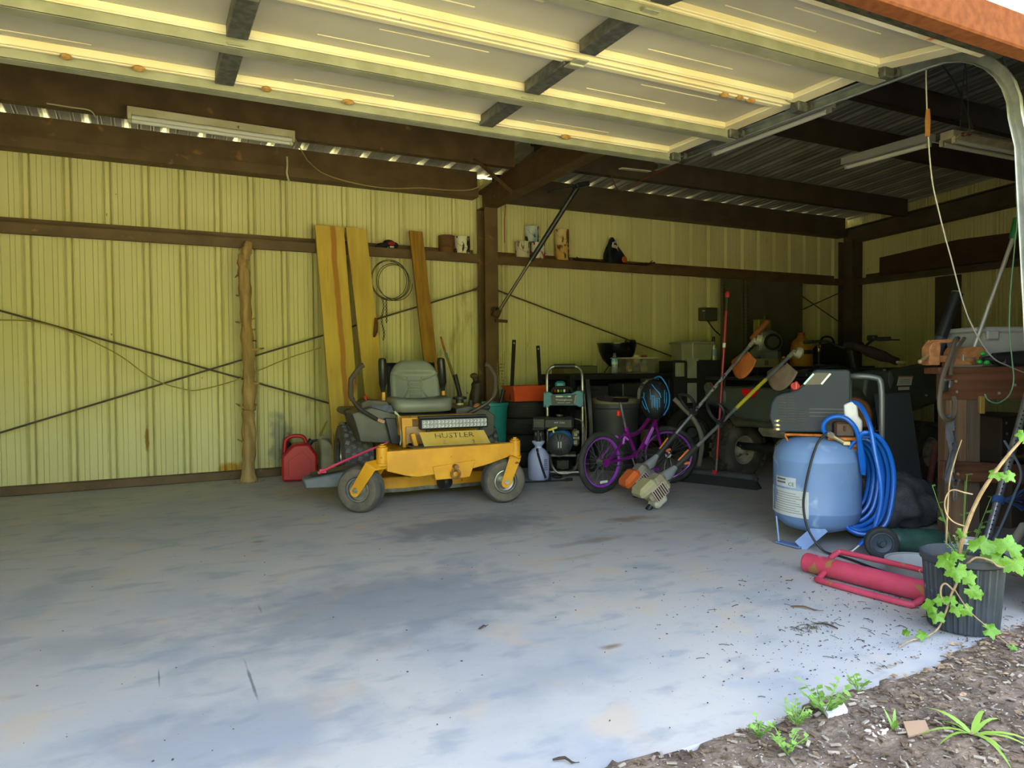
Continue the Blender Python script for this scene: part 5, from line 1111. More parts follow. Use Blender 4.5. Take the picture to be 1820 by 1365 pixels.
# clear tote with odds and ends
t = thing('clear_tote', 'clear plastic tote full of odds and ends on the black bench', 'box', (4.87, 6.50, .966))
b = trayf(MB(), .185, .22, .12, .14, .17); b.build('tote_body', mat('cloudy_clear_plastic', 'd4d2c4', .18, trans=.92, ior=1.08), t, local=True)
b = MB(); b.tube([(-.222, -.142, .17), (.222, -.142, .17), (.222, .142, .17), (-.222, .142, .17)], .008, 6, closed=True); b.build('rim', mat('cloudy_rim', 'aeac9c', .4), t, local=True)
for k in range(9):
    c = ('b9a66a', '8f8d86', '9a4f48', 'c7bd9a', '6e7f8c', 'a58a5a', 'b3aea2', '7a3f3f', 'c2b890')[k]
    x, y, z = -.14+.035*k, -.04+.05*((k*37) % 3-1), .05+.035*((k*53) % 4); b = MB()
    b.box((x, y, z), (.06+.01*(k % 3), .05, .07+.02*(k % 2)), Matrix.Rotation(k*.7, 3, 'Z') @ Matrix.Rotation(.3*((k % 3)-1), 3, 'X'), ch=.012)
    tag(b.build('small_packet', mat('packet_'+c, c, .7, bump=.4, bscale=50)), ('yellow', 'grey', 'dull red', 'cream', 'blue-grey', 'tan', 'pale grey', 'maroon', 'straw')[k]+' packet lying in the clear tote', 'packet', 'packets in the clear tote').location = (4.87, 6.50, .970)
# low cream/olive carton and rods behind the washer handle
t = thing('flat_carton', 'long olive carton lying on the black bench behind the washer handle', 'carton', (4.22, 6.72, .966))
b = MB(); b.box((0, 0, .045), (.44, .26, .09), ch=.006); b.build('carton_body', mat('olive_card', '5b5836', .8, var='4c4a2e', vscale=6), t, local=True)
b = MB(); b.box((0, 0, .0915), (.44, .05, .003)); b.build('tape', mat('brown_tape', '6f5d35', .4), t, local=True)
# leaning wheel / tyre behind the tote, dark cabinet
t = thing('spare_wheel', 'black spare tyre leaning at the end of the black bench', 'tyre', (5.30, 6.20, 0))
b = MB(); a = Vector((-.55, -.80, .22)).normalized(); tyre(b, Vector((5.36, 6.12, .30)), a, .30, .17, .17, 36); b.build('tyre_body', M_OLDT, t); b = MB(); wheel_rim(b, (5.36, 6.12, .30), a, .172, .15, 24); b.build('rim', M_DARK, t)
t = thing('black_cabinet', 'black cabinet with pale grey door strips under the grey storage box', 'cabinet', (5.78, 6.62, 0), -.3)
b = MB(); b.box((0, 0, .555), (.62, .44, 1.10), ch=.008); b.build('cabinet_body', M_BLK, t, local=True)
M_PALE = mat('pale_grey_strip', '9a9a8c', .6, var='8b8b7e', vscale=5)
for x, z, w_, h in ((-.08, 1.00, .115, .20), (-.08, .73, .115, .23), (-.23, 1.0, .11, .16)): b = MB(); b.box((x, -.226, z), (w_, .012, h), ch=.003); b.build('door_strip', M_PALE, t, local=True)
b = MB(); b.box((-.08, -.232, 1.112), (.15, .02, .03)); b.build('hinge_plate', M_PALE, t, local=True)
t = thing('storage_box', 'grey lidded plastic storage box standing on the black cabinet', 'box', (5.76, 6.58, 1.106), -.25)
M_GBOX = mat('grey_green_plastic', '8d8f80', .5, var='83856f', vscale=5)
b = trayf(MB(), .185, .20, .13, .145, .19); b.build('box_body', M_GBOX, t, local=True, bev=.006); b = MB(); b.box((0, 0, .205), (.43, .32, .03), ch=.01); b.build('lid', M_GBOX, t, local=True)
for x in (-.06,): b = MB(); b.box((x, -.155, .11), (.012, .012, .2)); b.build('seam', mat('pale_seam', 'b9b79f', .5), t, local=True)
t = thing('spray_bottle', 'pale metal spray flask beside the red broom handle', 'bottle', (5.98, 6.44, 1.106))
b = MB(); b.lathe([(.001, 0), (.042, 0), (.045, .01), (.045, .17), (.038, .19), (.016, .205), (.016, .22), (.001, .22)], (5.98, 6.44, 1.106), n=20); b.build('flask', mat('brushed_flask', '9c9c8e', .35, .6), t)
b = MB(); b.lathe([(.0455, .05), (.0455, .13)], (5.98, 6.44, 1.106), n=20); b.build('label_band', mat('faded_blue_band', '6f8f98', .6), t)
b = MB(); b.lathe([(.017, .0), (.017, .05), (.008, .06), (.001, .06)], (5.98, 6.44, 1.326), n=14); b.build('nozzle', M_BLACK, t)
b = MB(); b.tube([(4.72, 5.65, .72), (4.80, 5.60, .62), (4.90, 5.55, .50), (4.97, 5.52, .30), (5.0, 5.60, .03)], .024, 10, smooth=3); tag(b.build('grey_duct_hose', mat('grey_duct', '8f8e82', .6, bump=.3, bscale=60)), 'pale grey hose curving down behind the helmet', 'hose')
# ------------------------------------------------------------------ quad bike parked along the back, tail to the left
M_OLIVE = mat('dark_olive_plastic', '384036', .5, var='424a3e', vscale=4, spots=(('4b463a', 5, .62, .12),))
M_MUD = mat('muddy_grey_metal', 'a59b8a', .7, .1, var='8a8070', vscale=9)
M_MUDT = mat('muddy_tyre', '3b3833', .85, var='544d43', vscale=7, bump=.4, bscale=60)
def quad_bike():
    t = thing('quad_bike', 'dark olive quad bike with loaded rear rack parked behind the compressor', 'quad bike', (5.5, 4.5, 0))
    wc = [(4.92, 4.96), (4.92, 4.06), (6.18, 4.98), (6.18, 4.04)]
    for (x, y) in wc:
        b = MB(); s_ = 1 if y > 4.5 else -1; c = (x, y+.02*s_, .265); tyre(b, c, (0, 1, 0), .255, .20, .13, 36); tw = b.build('knobbly_tyre', M_MUDT, t)
        lg = MB()
        for i in range(20):
            a = 2*PI*i/20
            for r_ in range(4):
                aa = a+(PI/20 if r_ % 2 else 0); lg.box((x+.258*math.cos(aa), c[1]-.075+.05*r_, .265+.258*math.sin(aa)), (.022, .038, .05), Matrix.Rotation(-aa, 3, 'Y'))
        lg.build('tread_lugs', M_MUDT, tw)
        b = MB(); wheel_rim(b, c, (0, 1, 0), .135, .18, 28, -.2); b.build('wheel_rim', M_MUD, tw)
        for k in range(4):
            a = PI/4+k*PI/2; b = MB(); b.cyl((x+.06*math.cos(a), c[1]-.10*s_*1.0+.02*s_, .265+.06*math.sin(a)), (x+.06*math.cos(a), c[1]-.07*s_, .265+.06*math.sin(a)), .009, n=6); b.build('wheel_nut', M_GALVD, tw)
    b = MB(); b.tube([(4.92, 4.98, .30), (4.90, 4.6, .31), (4.88, 4.42, .31)], .036, 12); b.tube([(4.88, 4.42, .31), (4.92, 4.02, .28)], .026, 12); b.build('rear_axle', M_BLACK, t)
    b = MB(); n = 26
    pr = []
    for i in range(n*2): a = PI*i/n; r = .105 if i % 2 else .092; pr.append((r*math.cos(a), r*math.sin(a)))
    b.prism(pr, (4.86, 4.40, .31), (1, 0, 0), (0, 0, 1), .012); b.cyl((4.86, 4.43, .31), (4.86, 4.37, .31), .045, n=16); b.build('sprocket_disc', mat('dirty_cream_disc', 'a59c7f', .7, .2, var='8c8267', vscale=12), t)
    b = MB(); b.box((4.90, 4.30, .30), (.10, .10, .09), ch=.015); b.cyl((4.84, 4.36, .30), (4.84, 4.30, .30), .025, n=10); b.box((4.85, 4.27, .285), (.07, .05, .035), ch=.006); b.cyl((4.87, 4.36, .235), (4.87, 4.36, .20), .02, n=8); b.build('brake_caliper', mat('grimy_alloy', '8f8a82', .5, .4, var='5d574c', vscale=30), t)
    b = MB(); b.prism([(4.95, .30), (5.55, .42), (5.95, .40), (6.1, .28), (5.6, .22), (5.0, .24)], (0, 4.5, 0), (1, 0, 0), (0, 0, 1), .34); b.build('engine_block', mat('dirty_engine', '4a4640', .7, .3, var='5d574a', vscale=14), t, bev=.02)
    b = MB(); b.box((4.98, 4.50, .50), (.34, .34, .16), ch=.05); b.tube([(4.80, 4.74, .64), (4.76, 4.72, .60), (4.80, 4.62, .575), (4.86, 4.45, .57), (4.92, 4.25, .60)], [.02, .04, .045, .045, .03], 10, smooth=3); b.build('silencer', M_MUD, t)
    b = MB(); b.cyl((4.72, 4.72, .60), (4.745, 4.71, .60), .04, n=14); b.build('tail_pipe', mat('silver_mesh', '8f8b84', .4, .6), t)
    b = MB(); b.prism([(4.10, .66), (4.95, .66), (4.80, .50), (4.25, .52)], (4.74, 0, 0), (0, 1, 0), (0, 0, 1), .10); b.build('mud_guard', mat('muddy_olive', '4d4b3d', .75, var='3a3a30', vscale=7), t, bev=.02)
    # rear fenders and lamp panel
    fp = [(4.60, .84), (5.25, .86), (5.40, .70), (5.34, .52), (5.26, .52), (5.22, .62), (5.10, .66), (4.72, .66), (4.60, .70)]
    for y in (4.95, 4.06): b = MB(); b.prism(fp, (0, y, 0), (1, 0, 0), (0, 0, 1), .26); b.build('rear_fender', M_OLIVE, t, bev=.03)
    b = MB(); b.prism([(3.95, .86), (5.07, .86), (5.07, .70), (4.82, .66), (4.70, .58), (4.35, .57), (4.20, .66), (3.95, .70)], (4.70, 0, 0), (0, 1, 0), (0, 0, 1), .16); tp = b.build('tail_panel', M_OLIVE, t, bev=.02)
    b = MB(); b.prism([(4.43, .845), (4.63, .845), (4.60, .80), (4.545, .765), (4.48, .775)], (4.612, 0, 0), (0, 1, 0), (0, 0, 1), .03); b.build('tail_lamp', mat('red_lamp_lens', 'd0161a', .15), tp, bev=.006)
    b = MB(); b.cyl((4.605, 5.03, .845), (4.625, 5.03, .845), .048, n=20); b.cyl((4.60, 5.03, .845), (4.61, 5.03, .845), .036, n=20); b.build('round_reflector', mat('orange_red_reflector', 'b54a33', .4), tp)
    b = MB(); b.cyl((4.598, 5.03, .845), (4.606, 5.03, .845), .05, n=20); b.build('reflector_ring', M_GALVD, tp)
    # racks
    def rack(x0, x1, z, y0, y1):
        b = MB(); b.tube([(x0, y0, z), (x0, y1, z), (x1, y1, z), (x1, y0, z)], .014, 8, closed=True); o = b.build('cargo_rack', M_BLACK, t)
        for k in range(6): b = MB(); yy = y0+(y1-y0)*(k+.5)/6; b.tube([(x0, yy, z), (x1, yy, z)], .010, 6); b.build('rack_bar', M_BLACK, o)
        for yy in (y0+.15, y1-.15):
            for xx in (x0+.08, x1-.08): b = MB(); b.cyl((xx, yy, z-.10), (xx, yy, z), .012, n=8); b.build('rack_leg', M_BLACK, o)
    rack(4.60, 5.20, .935, 4.02, 5.05); rack(6.05, 6.50, 1.0, 4.1, 4.9)
    b = MB(); b.prism([(5.10, .84), (5.15, .95), (5.65, .95), (5.85, 1.02), (5.9, .90), (5.6, .82)], (0, 4.5, 0), (1, 0, 0), (0, 0, 1), .34); b.build('saddle', mat('black_saddle_vinyl', '1a1b1c', .5), t, bev=.04)
    # front fender and side panel with warning sticker
    fs = [(5.28, .70), (5.34, .98), (5.56, 1.0), (5.75, .99), (6.20, 1.05), (6.45, .98), (6.42, .72), (6.10, .66), (5.90, .62), (5.76, .50), (5.70, .28), (5.45, .26), (5.36, .45)]
    for y, s_ in ((4.02, -1), (4.96, 1)): b = MB(); b.prism(fs, (0, y, 0), (1, 0, 0), (0, 0, 1), .16); sp_ = b.build('side_panel', M_OLIVE, t, bev=.025) if s_ > 0 else b.build('side_panel', M_OLIVE, t, bev=.025); side = sp_ if s_ < 0 else side if s_ > 0 and False else sp_
    sidep = [o for o in t.children if o.name.startswith('side_panel')][0]
    M_STK = mat('white_sticker', 'c9c4b4', .55)
    b = MB(); b.prism([(5.71, .865), (5.90, .865), (5.925, .945), (5.74, .945)], (0, 3.937, 0), (1, 0, 0), (0, 0, 1), .003); b.build('warning_sticker', M_STK, sidep)
    b = MB(); b.box((5.80, 3.935, .838), (.145, .003, .026)); b.build('small_sticker', M_STK, sidep)
    b = MB(); b.prism([(5.72, .935), (5.915, .935), (5.925, .945), (5.74, .945)], (0, 3.9345, 0), (1, 0, 0), (0, 0, 1), .003); b.build('sticker_header', mat('orange_header', 'b5784a', .6), sidep)
    for zz in (.915, .90, .885): b = MB(); b.box((5.815, 3.9345, zz), (.14, .002, .004)); b.build('sticker_text', mat('faint_print', '77705f', .7), sidep)
    b = MB(); b.prism([(5.60, .99), (5.63, .97), (5.66, .92), (5.61, .84), (5.585, .90)], (0, 3.93, 0), (1, 0, 0), (0, 0, 1), .008); b.build('foil_tag', mat('shiny_foil_tag', 'b9c3d0', .12, .85), sidep)
    b = MB(); b.cyl((5.55, 3.93, 1.0), (5.55, 3.95, 1.0), .008, n=8); b.cyl((5.60, 3.92, .76), (5.60, 3.95, .76), .008, n=8); b.cyl((6.1, 3.92, .77), (6.1, 3.95, .77), .008, n=8); b.build('panel_screws', M_GALV, sidep)
    b = MB(); b.prism([(5.36, .68), (5.58, .70), (5.50, .26), (5.30, .24)], (0, 3.90, 0), (1, 0, 0), (0, 0, 1), .07); b.build('foot_guard', mat('dark_grey_guard', '2e3338', .5), t, bev=.01)
    b = MB(); b.box((6.25, 4.5, .88), (.40, .62, .22), ch=.06); b.build('front_cowl', M_OLIVE, t)
    b = MB(); b.tube([(5.92, 4.50, .98), (5.86, 4.50, 1.18)], .03, 10); stt = b.build('steering_stem', M_BLACK, t)
    b = MB(); b.tube([(5.80, 4.10, 1.27), (5.84, 4.25, 1.27), (5.88, 4.40, 1.20), (5.88, 4.60, 1.20), (5.84, 4.75, 1.27), (5.80, 4.92, 1.27)], .013, 8, smooth=3); b.build('handlebar', M_BLACK, stt)
    for yy in (4.06, 4.86): b = MB(); b.tube([(5.79, yy, 1.27), (5.80, yy+.12, 1.27)], .019, 8); b.build('grip', M_RUBBER, stt)
    b = MB(); b.box((5.86, 4.28, 1.285), (.07, .08, .05), ch=.012); b.tube([(5.86, 4.27, 1.275), (5.93, 4.18, 1.265), (5.95, 4.08, 1.262)], .007, 6); b.build('brake_lever', M_BLACK, stt)
    b = MB(); b.box((5.90, 4.50, 1.22), (.12, .16, .07), ch=.02); b.build('instrument_pod', M_BLACK, stt)
quad_bike()
# bits lying on the quad
b = MB(); b.tube([(5.62, 4.3, 1.22), (5.80, 4.2, 1.14), (5.98, 4.12, 1.07)], [.03, .05, .035], 10, smooth=3); tag(b.build('dark_jacket', mat('dark_maroon_cloth', '2b1d1f', .9, bump=.5, bscale=30)), 'dark maroon jacket slung over the quad bike handlebar', 'jacket')
b = MB(); b.box((5.94, 4.06, 1.065), (.10, .03, .022), ch=.006); tag(b.build('tan_block', mat('tan_block', 'b79e86', .6)), 'small tan block on the quad bike front fender', 'block')
b = MB(); b.box((5.0, 4.35, .965), (.30, .42, .035), ch=.008); tag(b.build('rack_board', mat('black_board', '191b1d', .6)), 'flat black board on the quad bike rear rack', 'board')
t = thing('coiled_strap', 'coil of dark strap heaped on the quad bike seat', 'strap', (5.35, 4.45, .955))
for k in range(4): b = MB(); b.torus((5.35+.02*k, 4.42+.03*(k % 2), .975+.018*k), (.2*(k % 2), .1, 1), .10-.012*k, .013, 24, 6); b.build('strap_turn', M_BLACK, t)
# ------------------------------------------------------------------ long dark table at the back right with tools
bench(6.25, 8.3, 6.02, 6.72, 1.02, 'long dark work table in the back right corner carrying a blower and jugs', (.4,))
t = thing('leaf_blower', 'grey and orange leaf blower lying on the dark work table', 'leaf blower', (6.78, 6.36, 1.02), -.6)
M_BGREY = mat('blower_grey', '5c6062', .5, var='6a6e70', vscale=8)
b = MB(); b.ball((0, 0, .30), (.17, .13, .15), 18, 10); b.box((.02, 0, .12), (.24, .2, .22), ch=.05); b.build('motor_housing', M_BGREY, t, local=True)
b = MB(); b.tube([(-.10, -.02, .22), (-.20, -.04, .13), (-.32, -.05, .06)], [.07, .06, .05], 12); b.build('blower_tube', M_BGREY, t, local=True)
b = MB(); b.bar((-.22, -.08, .33), (-.02, -.08, .56), .05, .06, ch=.015); b.build('orange_handle', mat('faded_orange', 'b0623a', .5), t, local=True)
b = MB(); b.lathe([(.09, 0), (.10, .02), (.07, .05), (.001, .05)], (.02, -.12, .30), (0, -1, 0), 22); b.build('fan_grille', M_BLACK, t, local=True)
t = thing('yellow_tin', 'yellow-green tin standing at the back of the dark work table', 'tin', (6.95, 6.62, 1.02))
b = MB(); b.box((0, 0, .30), (.22, .10, .60), ch=.01); b.build('tin_body', mat('yellow_green_tin', '7c7a2c', .6, var='6c6a26', vscale=8), t, local=True); b = MB(); b.cyl((.05, 0, .60), (.05, 0, .64), .03, n=12); b.build('cap', M_BLACK, t, local=True)
t = thing('amber_jug', 'amber yellow jug with dark band on the dark work table', 'jug', (7.10, 6.14, 1.02))
b = MB(); b.lathe([(.001, .003), (.125, .003), (.135, .02), (.13, .20), (.11, .30), (.05, .35), (.04, .38), (.001, .38)], (0, 0, 0), n=24); b.build('jug_body', mat('amber_plastic', 'b07a24', .4, var='9a6a1e', vscale=5), t, local=True); b = MB(); b.lathe([(.136, .15), (.137, .20)], (0, 0, 0), n=24); b.build('dark_band', M_BLACK, t, local=True); b = MB(); b.cyl((0, 0, .37), (0, 0, .41), .042, n=14); b.build('cap', mat('red_cap', '8f3a2a', .5), t, local=True)
t = thing('brass_padlock', 'bright brass fitting gleaming on the dark work table', 'fitting', (7.30, 6.05, 1.02))
b = MB(); b.box((0, 0, .20), (.05, .03, .05), ch=.008); b.tube([(-.02, 0, .22), (-.02, 0, .26), (.02, 0, .26), (.02, 0, .22)], .006, 8, smooth=3); b.build('brass_body', mat('polished_brass', 'd9c37a', .15, .9), t, local=True); b = MB(); b.cyl((0, 0, 0), (0, 0, .18), .02, n=10); b.build('stand', M_BLACK, t, local=True)
t = thing('parts_carton', 'long flat cream carton on the dark work table', 'carton', (6.40, 6.10, 1.02))
b = MB(); b.box((0, 0, .05), (.40, .14, .10), ch=.004); b.build('carton_body', mat('dull_cream_card', '8a825f', .8), t, local=True); b = MB(); b.box((0, -.0715, .05), (.06, .002, .06)); b.build('printed_patch', mat('card_print', '5d5740', .8), t, local=True)
t = thing('tool_bag', 'dark canvas tool bag on the right end of the dark work table', 'bag', (7.75, 6.3, 1.024))
b = MB(); b.ball((0, 0, .14), (.26, .15, .15), 18, 10); b.box((0, 0, .08), (.46, .24, .16), ch=.04); b.build('bag_body', mat('dark_canvas', '26241f', .9, bump=.4, bscale=30), t, local=True); b = MB(); b.tube([(-.15, 0, .25), (-.08, 0, .36), (.08, 0, .36), (.15, 0, .25)], .012, 8, smooth=3); b.build('bag_handle', M_BLACK, t, local=True)
t = thing('toolbox', 'small red-brown toolbox on the dark work table beside the carton', 'toolbox', (6.68, 6.08, 1.02))
b = MB(); b.box((0, 0, .05), (.12, .12, .10), ch=.01); b.build('box_body', mat('dull_brown_tin', '5b3d28', .6), t, local=True); b = MB(); b.ball((.0, -.05, .11), (.02, .02, .016), 10, 6); b.build('amber_knob', mat('amber_knob', 'c99a55', .3), t, local=True)
# perforated steel shelf panels on the back wall
for x0, x1, lab in ((6.72, 7.10, 'narrow grey perforated steel panel against the back wall'), (7.14, 8.22, 'wide dark grey steel locker panel against the back wall')):
    t = thing('locker', lab, 'locker', ((x0+x1)/2, 7.10, 0)); b = MB(); b.box(((x0+x1)/2, 7.10, 1.09), (x1-x0, .03, 2.18), ch=.003); b.build('sheet', mat('grey_locker_steel', '5d5c4b', .55, .2, var='53523f', vscale=3), t)
    for xx in ((x0+.02, x1-.02) if x1-x0 < .5 else (x0+.02,)):
        b = MB(); b.box((xx, 7.078, 1.09), (.035, .02, 2.18)); up_ = b.build('upright', MATS['grey_locker_steel'], t)
        hb = MB(); hb.box((0, 0, 0), (.012, .004, .022)); hm = hb.mesh('slot'); hm.materials.append(M_BLACK)
        for k in range(24): o = link('slot', hm, None, up_); o.location = (xx-(x0+x1)/2, 7.067-7.10, 1.05+.045*k)
t = thing('junction_box', 'small grey electrical box fixed to the back wall', 'electrical box', (6.66, 7.26, 1.72))
b = MB(); b.box((6.66, 7.28, 1.72), (.24, .12, .17), ch=.01); b.build('box_body', mat('grey_box', '4a493c', .6), t); b = MB(); b.cyl((6.53, 7.24, 1.76), (6.535, 7.20, 1.76), .008, n=8); b.build('screw', mat('bright_screw', 'd8d4c0', .3, .6), t)
b = MB(); b.tube([(6.62, 7.25, 1.64), (6.75, 7.24, 1.50), (6.95, 7.2, 1.36)], .008, 6, smooth=3); b.build('lead', M_BLACK, t)
# plywood and beam on the right wall
b = MB(); b.box((9.40, 5.77, 1.10), (.02, .34, 2.18), ch=.003); tag(b.build('plywood_strip', mat('dark_plywood', '40392d', .8, var='4a4234', vscale=5, stretch=(1, 1, .3))), 'narrow dark plywood strip leaning on the right end wall', 'board')
b = MB(); b.prism([(-6.70, 2.295), (-6.70, 2.55), (-5.6, 2.63), (-4.6, 2.60), (-2.4, 2.60), (-2.4, 2.295)], (9.34, 0, 0), (0, -1, 0), (0, 0, 1), .04); tag(b.build('steel_plate', mat('red_brown_plate', '3f2d25', .7, .1, var='4a3429', vscale=4)), 'long red-brown steel plate resting on the right wall girt', 'plate')
# ------------------------------------------------------------------ string trimmers leaning on the quad
def trimmer(p0, p1, hm_, label, colour, guard, yellow=False, loop=.40):
    p0, p1 = Vector(p0), Vector(p1); d = (p1-p0).normalized(); L_ = (p1-p0).length
    t = thing('string_trimmer', label, 'trimmer', (p0.x, p0.y, 0)); M_SH = mat('grey_alloy_tube', 'a3a8ab', .35, .7, var='8e9294', vscale=10)
    x = d.cross(Vector((0, 0, 1))).normalized(); y = x.cross(d)                      # x horizontal to the right of travel, y upward normal
    def Q(s, a=0., b_=0.): return p0+d*s+x*a+y*b_
    R_ = Matrix((x, d, y)).transposed()
    b = MB(); b.cyl(Q(.28), Q(L_-.02), .0135, n=12); sh = b.build('shaft', M_SH, t)
    if yellow: b = MB(); b.cyl(Q(L_*.58), Q(L_*.80), .0150, n=12); b.build('yellow_sleeve', mat('yellow_label', 'b9b22e', .5, var='4a6fa8', vscale=26, vlo=.60, vhi=.64), sh)
    else: b = MB(); b.cyl(Q(L_*.50), Q(L_*.56), .0142, n=12); b.cyl(Q(L_*.62), Q(L_*.76), .0142, n=12); b.build('printed_sleeve', mat('print_sleeve', '9fa4a8', .4, .4, var='2d2f33', vscale=60, vlo=.52, vhi=.56), sh)
    # power head
    b = MB(); b.box(Q(.05), (.15, .20, .15), R_, ch=.03); eng = b.build('engine_housing', hm_, t)
    b = MB(); b.box(Q(-.02, 0, .055), (.17, .17, .09), R_, ch=.03); b.build('top_cover', colour, eng)
    gr = MB(); gr.box(Q(.03, .082, -.01), (.012, .12, .10), R_); gro = gr.build('muffler_grille', mat('dusty_pink_grille', 'b59f95', .6), eng)
    for k in range(6): b = MB(); b.box(Q(-.018+.019*k, .090, -.01), (.006, .008, .085), R_); b.build('grille_slot', M_BLACK, gro)
    b = MB(); b.box(Q(.0, .02, -.085), (.13, .12, .06), R_, ch=.02); b.build('fuel_tank', mat('milky_tank', 'a8a698', .5), eng)
    b = MB(); b.cyl(Q(-.07, .03, -.07), Q(-.11, .03, -.075), .022, n=12); b.build('fuel_cap', M_BLACK, eng)
    b = MB(); b.cyl(Q(.14), Q(.29), .055, .018, n=16); b.build('clutch_cone', mat('grey_cone', '8f9296', .45, .3), t)
    b = MB(); b.cyl(Q(.28), Q(.52), .025, .022, n=14); g_ = b.build('rear_grip', M_DARK, t)
    b = MB(); b.bar(Q(.36, 0, -.03), Q(.40, 0, -.055), .014, .02, ch=.003); b.build('trigger', mat('orange_trigger', 'd0703f', .5), g_)
    b = MB(); b.bar(Q(.33, 0, .026), Q(.45, 0, .030), .014, .012, ch=.003); b.build('lockout', mat('orange_trigger', 'd0703f', .5), g_)
    # loop handle
    b = MB(); s0 = L_*loop+.12; pts = [Q(s0, .0, .02), Q(s0+.01, .06, .05), Q(s0+.03, .09, .11), Q(s0+.04, .06, .17), Q(s0+.04, -.06, .17), Q(s0+.03, -.09, .11), Q(s0+.01, -.06, .05)]
    b.tube(pts, .013, 8, closed=True, smooth=4); lo = b.build('loop_handle', M_BLACK, t)
    b = MB(); b.box(Q(s0), (.05, .05, .05), R_, ch=.01); b.build('handle_clamp', M_BLACK, lo)
    for k in (-1, 1): b = MB(); b.cyl(Q(s0+.012, .018*k, .02), Q(s0+.012, .018*k, .032), .007, n=8); b.build('clamp_screw', M_GALV, lo)
    b = MB(); b.tube([Q(.50, .01, -.02), Q(.40, .05, -.05), Q(.2, .07, -.02), Q(.12, .04, 0)], .004, 6, smooth=4); b.build('throttle_cable', M_BLACK, t)
    # cutting end: gear case, spool, guard
    b = MB(); b.cyl(Q(L_-.05), Q(L_+.03), .018, .022, n=12); b.cyl(Q(L_+.01, 0, 0), Q(L_+.02, .03, -.035), .022, n=12); gc = b.build('gear_case', mat('dull_cast', '8a877a', .5, .4), t)
    ax_ = (x*.45+y*-.6+d*.35).normalized(); c = Q(L_+.03)+ax_*.03
    b = MB(); b.lathe([(.001, -.02), (.042, -.02), (.046, 0), (.046, .02), (.03, .035), (.012, .04), (.001, .04)], c, ax_, 22); b.build('spool_head', mat('grey_beige_spool', '98927e', .5), gc)
    if not yellow:
        b = MB()
        for k, (rr, tl) in enumerate(((.07, .2), (.085, -.2), (.06, .5))): b.torus(c+ax_*.02, (ax_+x*tl).normalized(), rr, .0013, 28, 4)
        b.build('cutting_line', mat('straw_line', '9a9a7a', .5), gc)
    s1 = L_-.10
    def gd(u, v):
        a = -1.2+2.4*u; r = .03+.15*v; return Q(s1, 0, 0)+d*(-.03*v)+(x*math.sin(a)*r*1.0)+(Vector((0, 0, -1))*math.cos(a)*r*1.05)+d*(-.05*v*math.cos(a*1.3))
    b = MB(); b.grid(gd, 14, 7); o = b.build('guard', guard, t); md = o.modifiers.new('s', 'SOLIDIFY'); md.thickness = .006
    return t
trimmer((3.50, 4.66, .125), (4.62, 4.50, 1.25), mat('dusty_grey_housing', '87837a', .6, var='6d6960', vscale=12), 'string trimmer with orange engine cover and orange guard, leaning on the quad bike', mat('bright_orange', 'd5682c', .45), mat('orange_guard', 'c2703a', .55, var='a85c2c', vscale=7))
trimmer((3.30, 4.22, .125), (4.66, 4.12, 1.14), mat('cream_grey_housing', '9b937f', .65, var='817a64', vscale=14), 'string trimmer with beige engine and yellow shaft sleeve, leaning nearest the compressor', mat('beige_cover', 'a49b83', .6, var='a09a70', vscale=9), mat('tan_guard', '9a8676', .6, var='82705f', vscale=8), True)
# ------------------------------------------------------------------ push broom
t = thing('push_broom', 'push broom with tall red handle and wide black head', 'broom', (4.455, 4.75, 0))
h0, h1 = Vector((4.335, 5.07, .10)), Vector((4.575, 4.43, .10)); hd = (h1-h0).normalized()
b = MB(); b.bar(h0, h1, .075, .05, ch=.012); b.build('broom_head', mat('dark_grey_block', '3a3c3e', .6, var='444648', vscale=10), t)
b = MB(); P_ = hd.cross(Vector((0, 0, 1)))
for k in range(60):
    for j in range(4):
        q = h0+hd*((h1-h0).length*(k+.5)/60)+P_*(-.026+.017*j); e = hd*((k-30)*.0012)+P_*((j-1.5)*.012)
        b.tube([q+Vector((0, 0, -.02)), q+e+Vector((0, 0, -.098))], [.006, .008], 4, caps=False)
b.build('bristles', mat('black_bristle', '1b1d20', .8), t, kind='stuff')
p0, p1 = Vector((4.44, 4.755, .11)), Vector((4.60, 4.78, 1.70)); dd = (p1-p0).normalized()
b = MB(); b.cyl(p0+dd*.12, p1-dd*.17, .0135, n=12); b.build('red_pole', mat('red_enamel_pole', '8f1c28', .3, var='7d1722', vscale=5), t)
b = MB(); b.cyl(p1-dd*.17, p1-dd*.05, .0165, n=12); b.build('hand_grip', M_BLACK, t)
b = MB(); b.lathe([(.017, 0), (.02, .02), (.018, .04), (.008, .055), (.001, .056)], p1-dd*.05, dd, 14); b.build('end_cap', mat('red_cap_plastic', 'b3252d', .4), t)
b = MB(); b.cyl(p0-dd*.01, p0+dd*.14, .0115, n=12); b.build('pole_socket', M_GALVD, t)
b = MB(); b.prism([(-.012, .0), (.012, .0), (.022, .035), (-.022, .035)], p0+Vector((-.035, -.02, -.01)), hd, (0, 0, 1), .012); b.build('red_badge', mat('red_badge', 'c0202c', .4), t)
b = MB(); b.cyl(p0.lerp(p1, .69), p0.lerp(p1, .715), .0142, n=12); b.build('white_tag', M_GREYTXT, t)
b = MB(); b.bar(h1-hd*.06+Vector((0, 0, .02)), h1+hd*.02+Vector((0, 0, -.02)), .04, .03, ch=.006); b.build('end_brace', M_DARK, t)
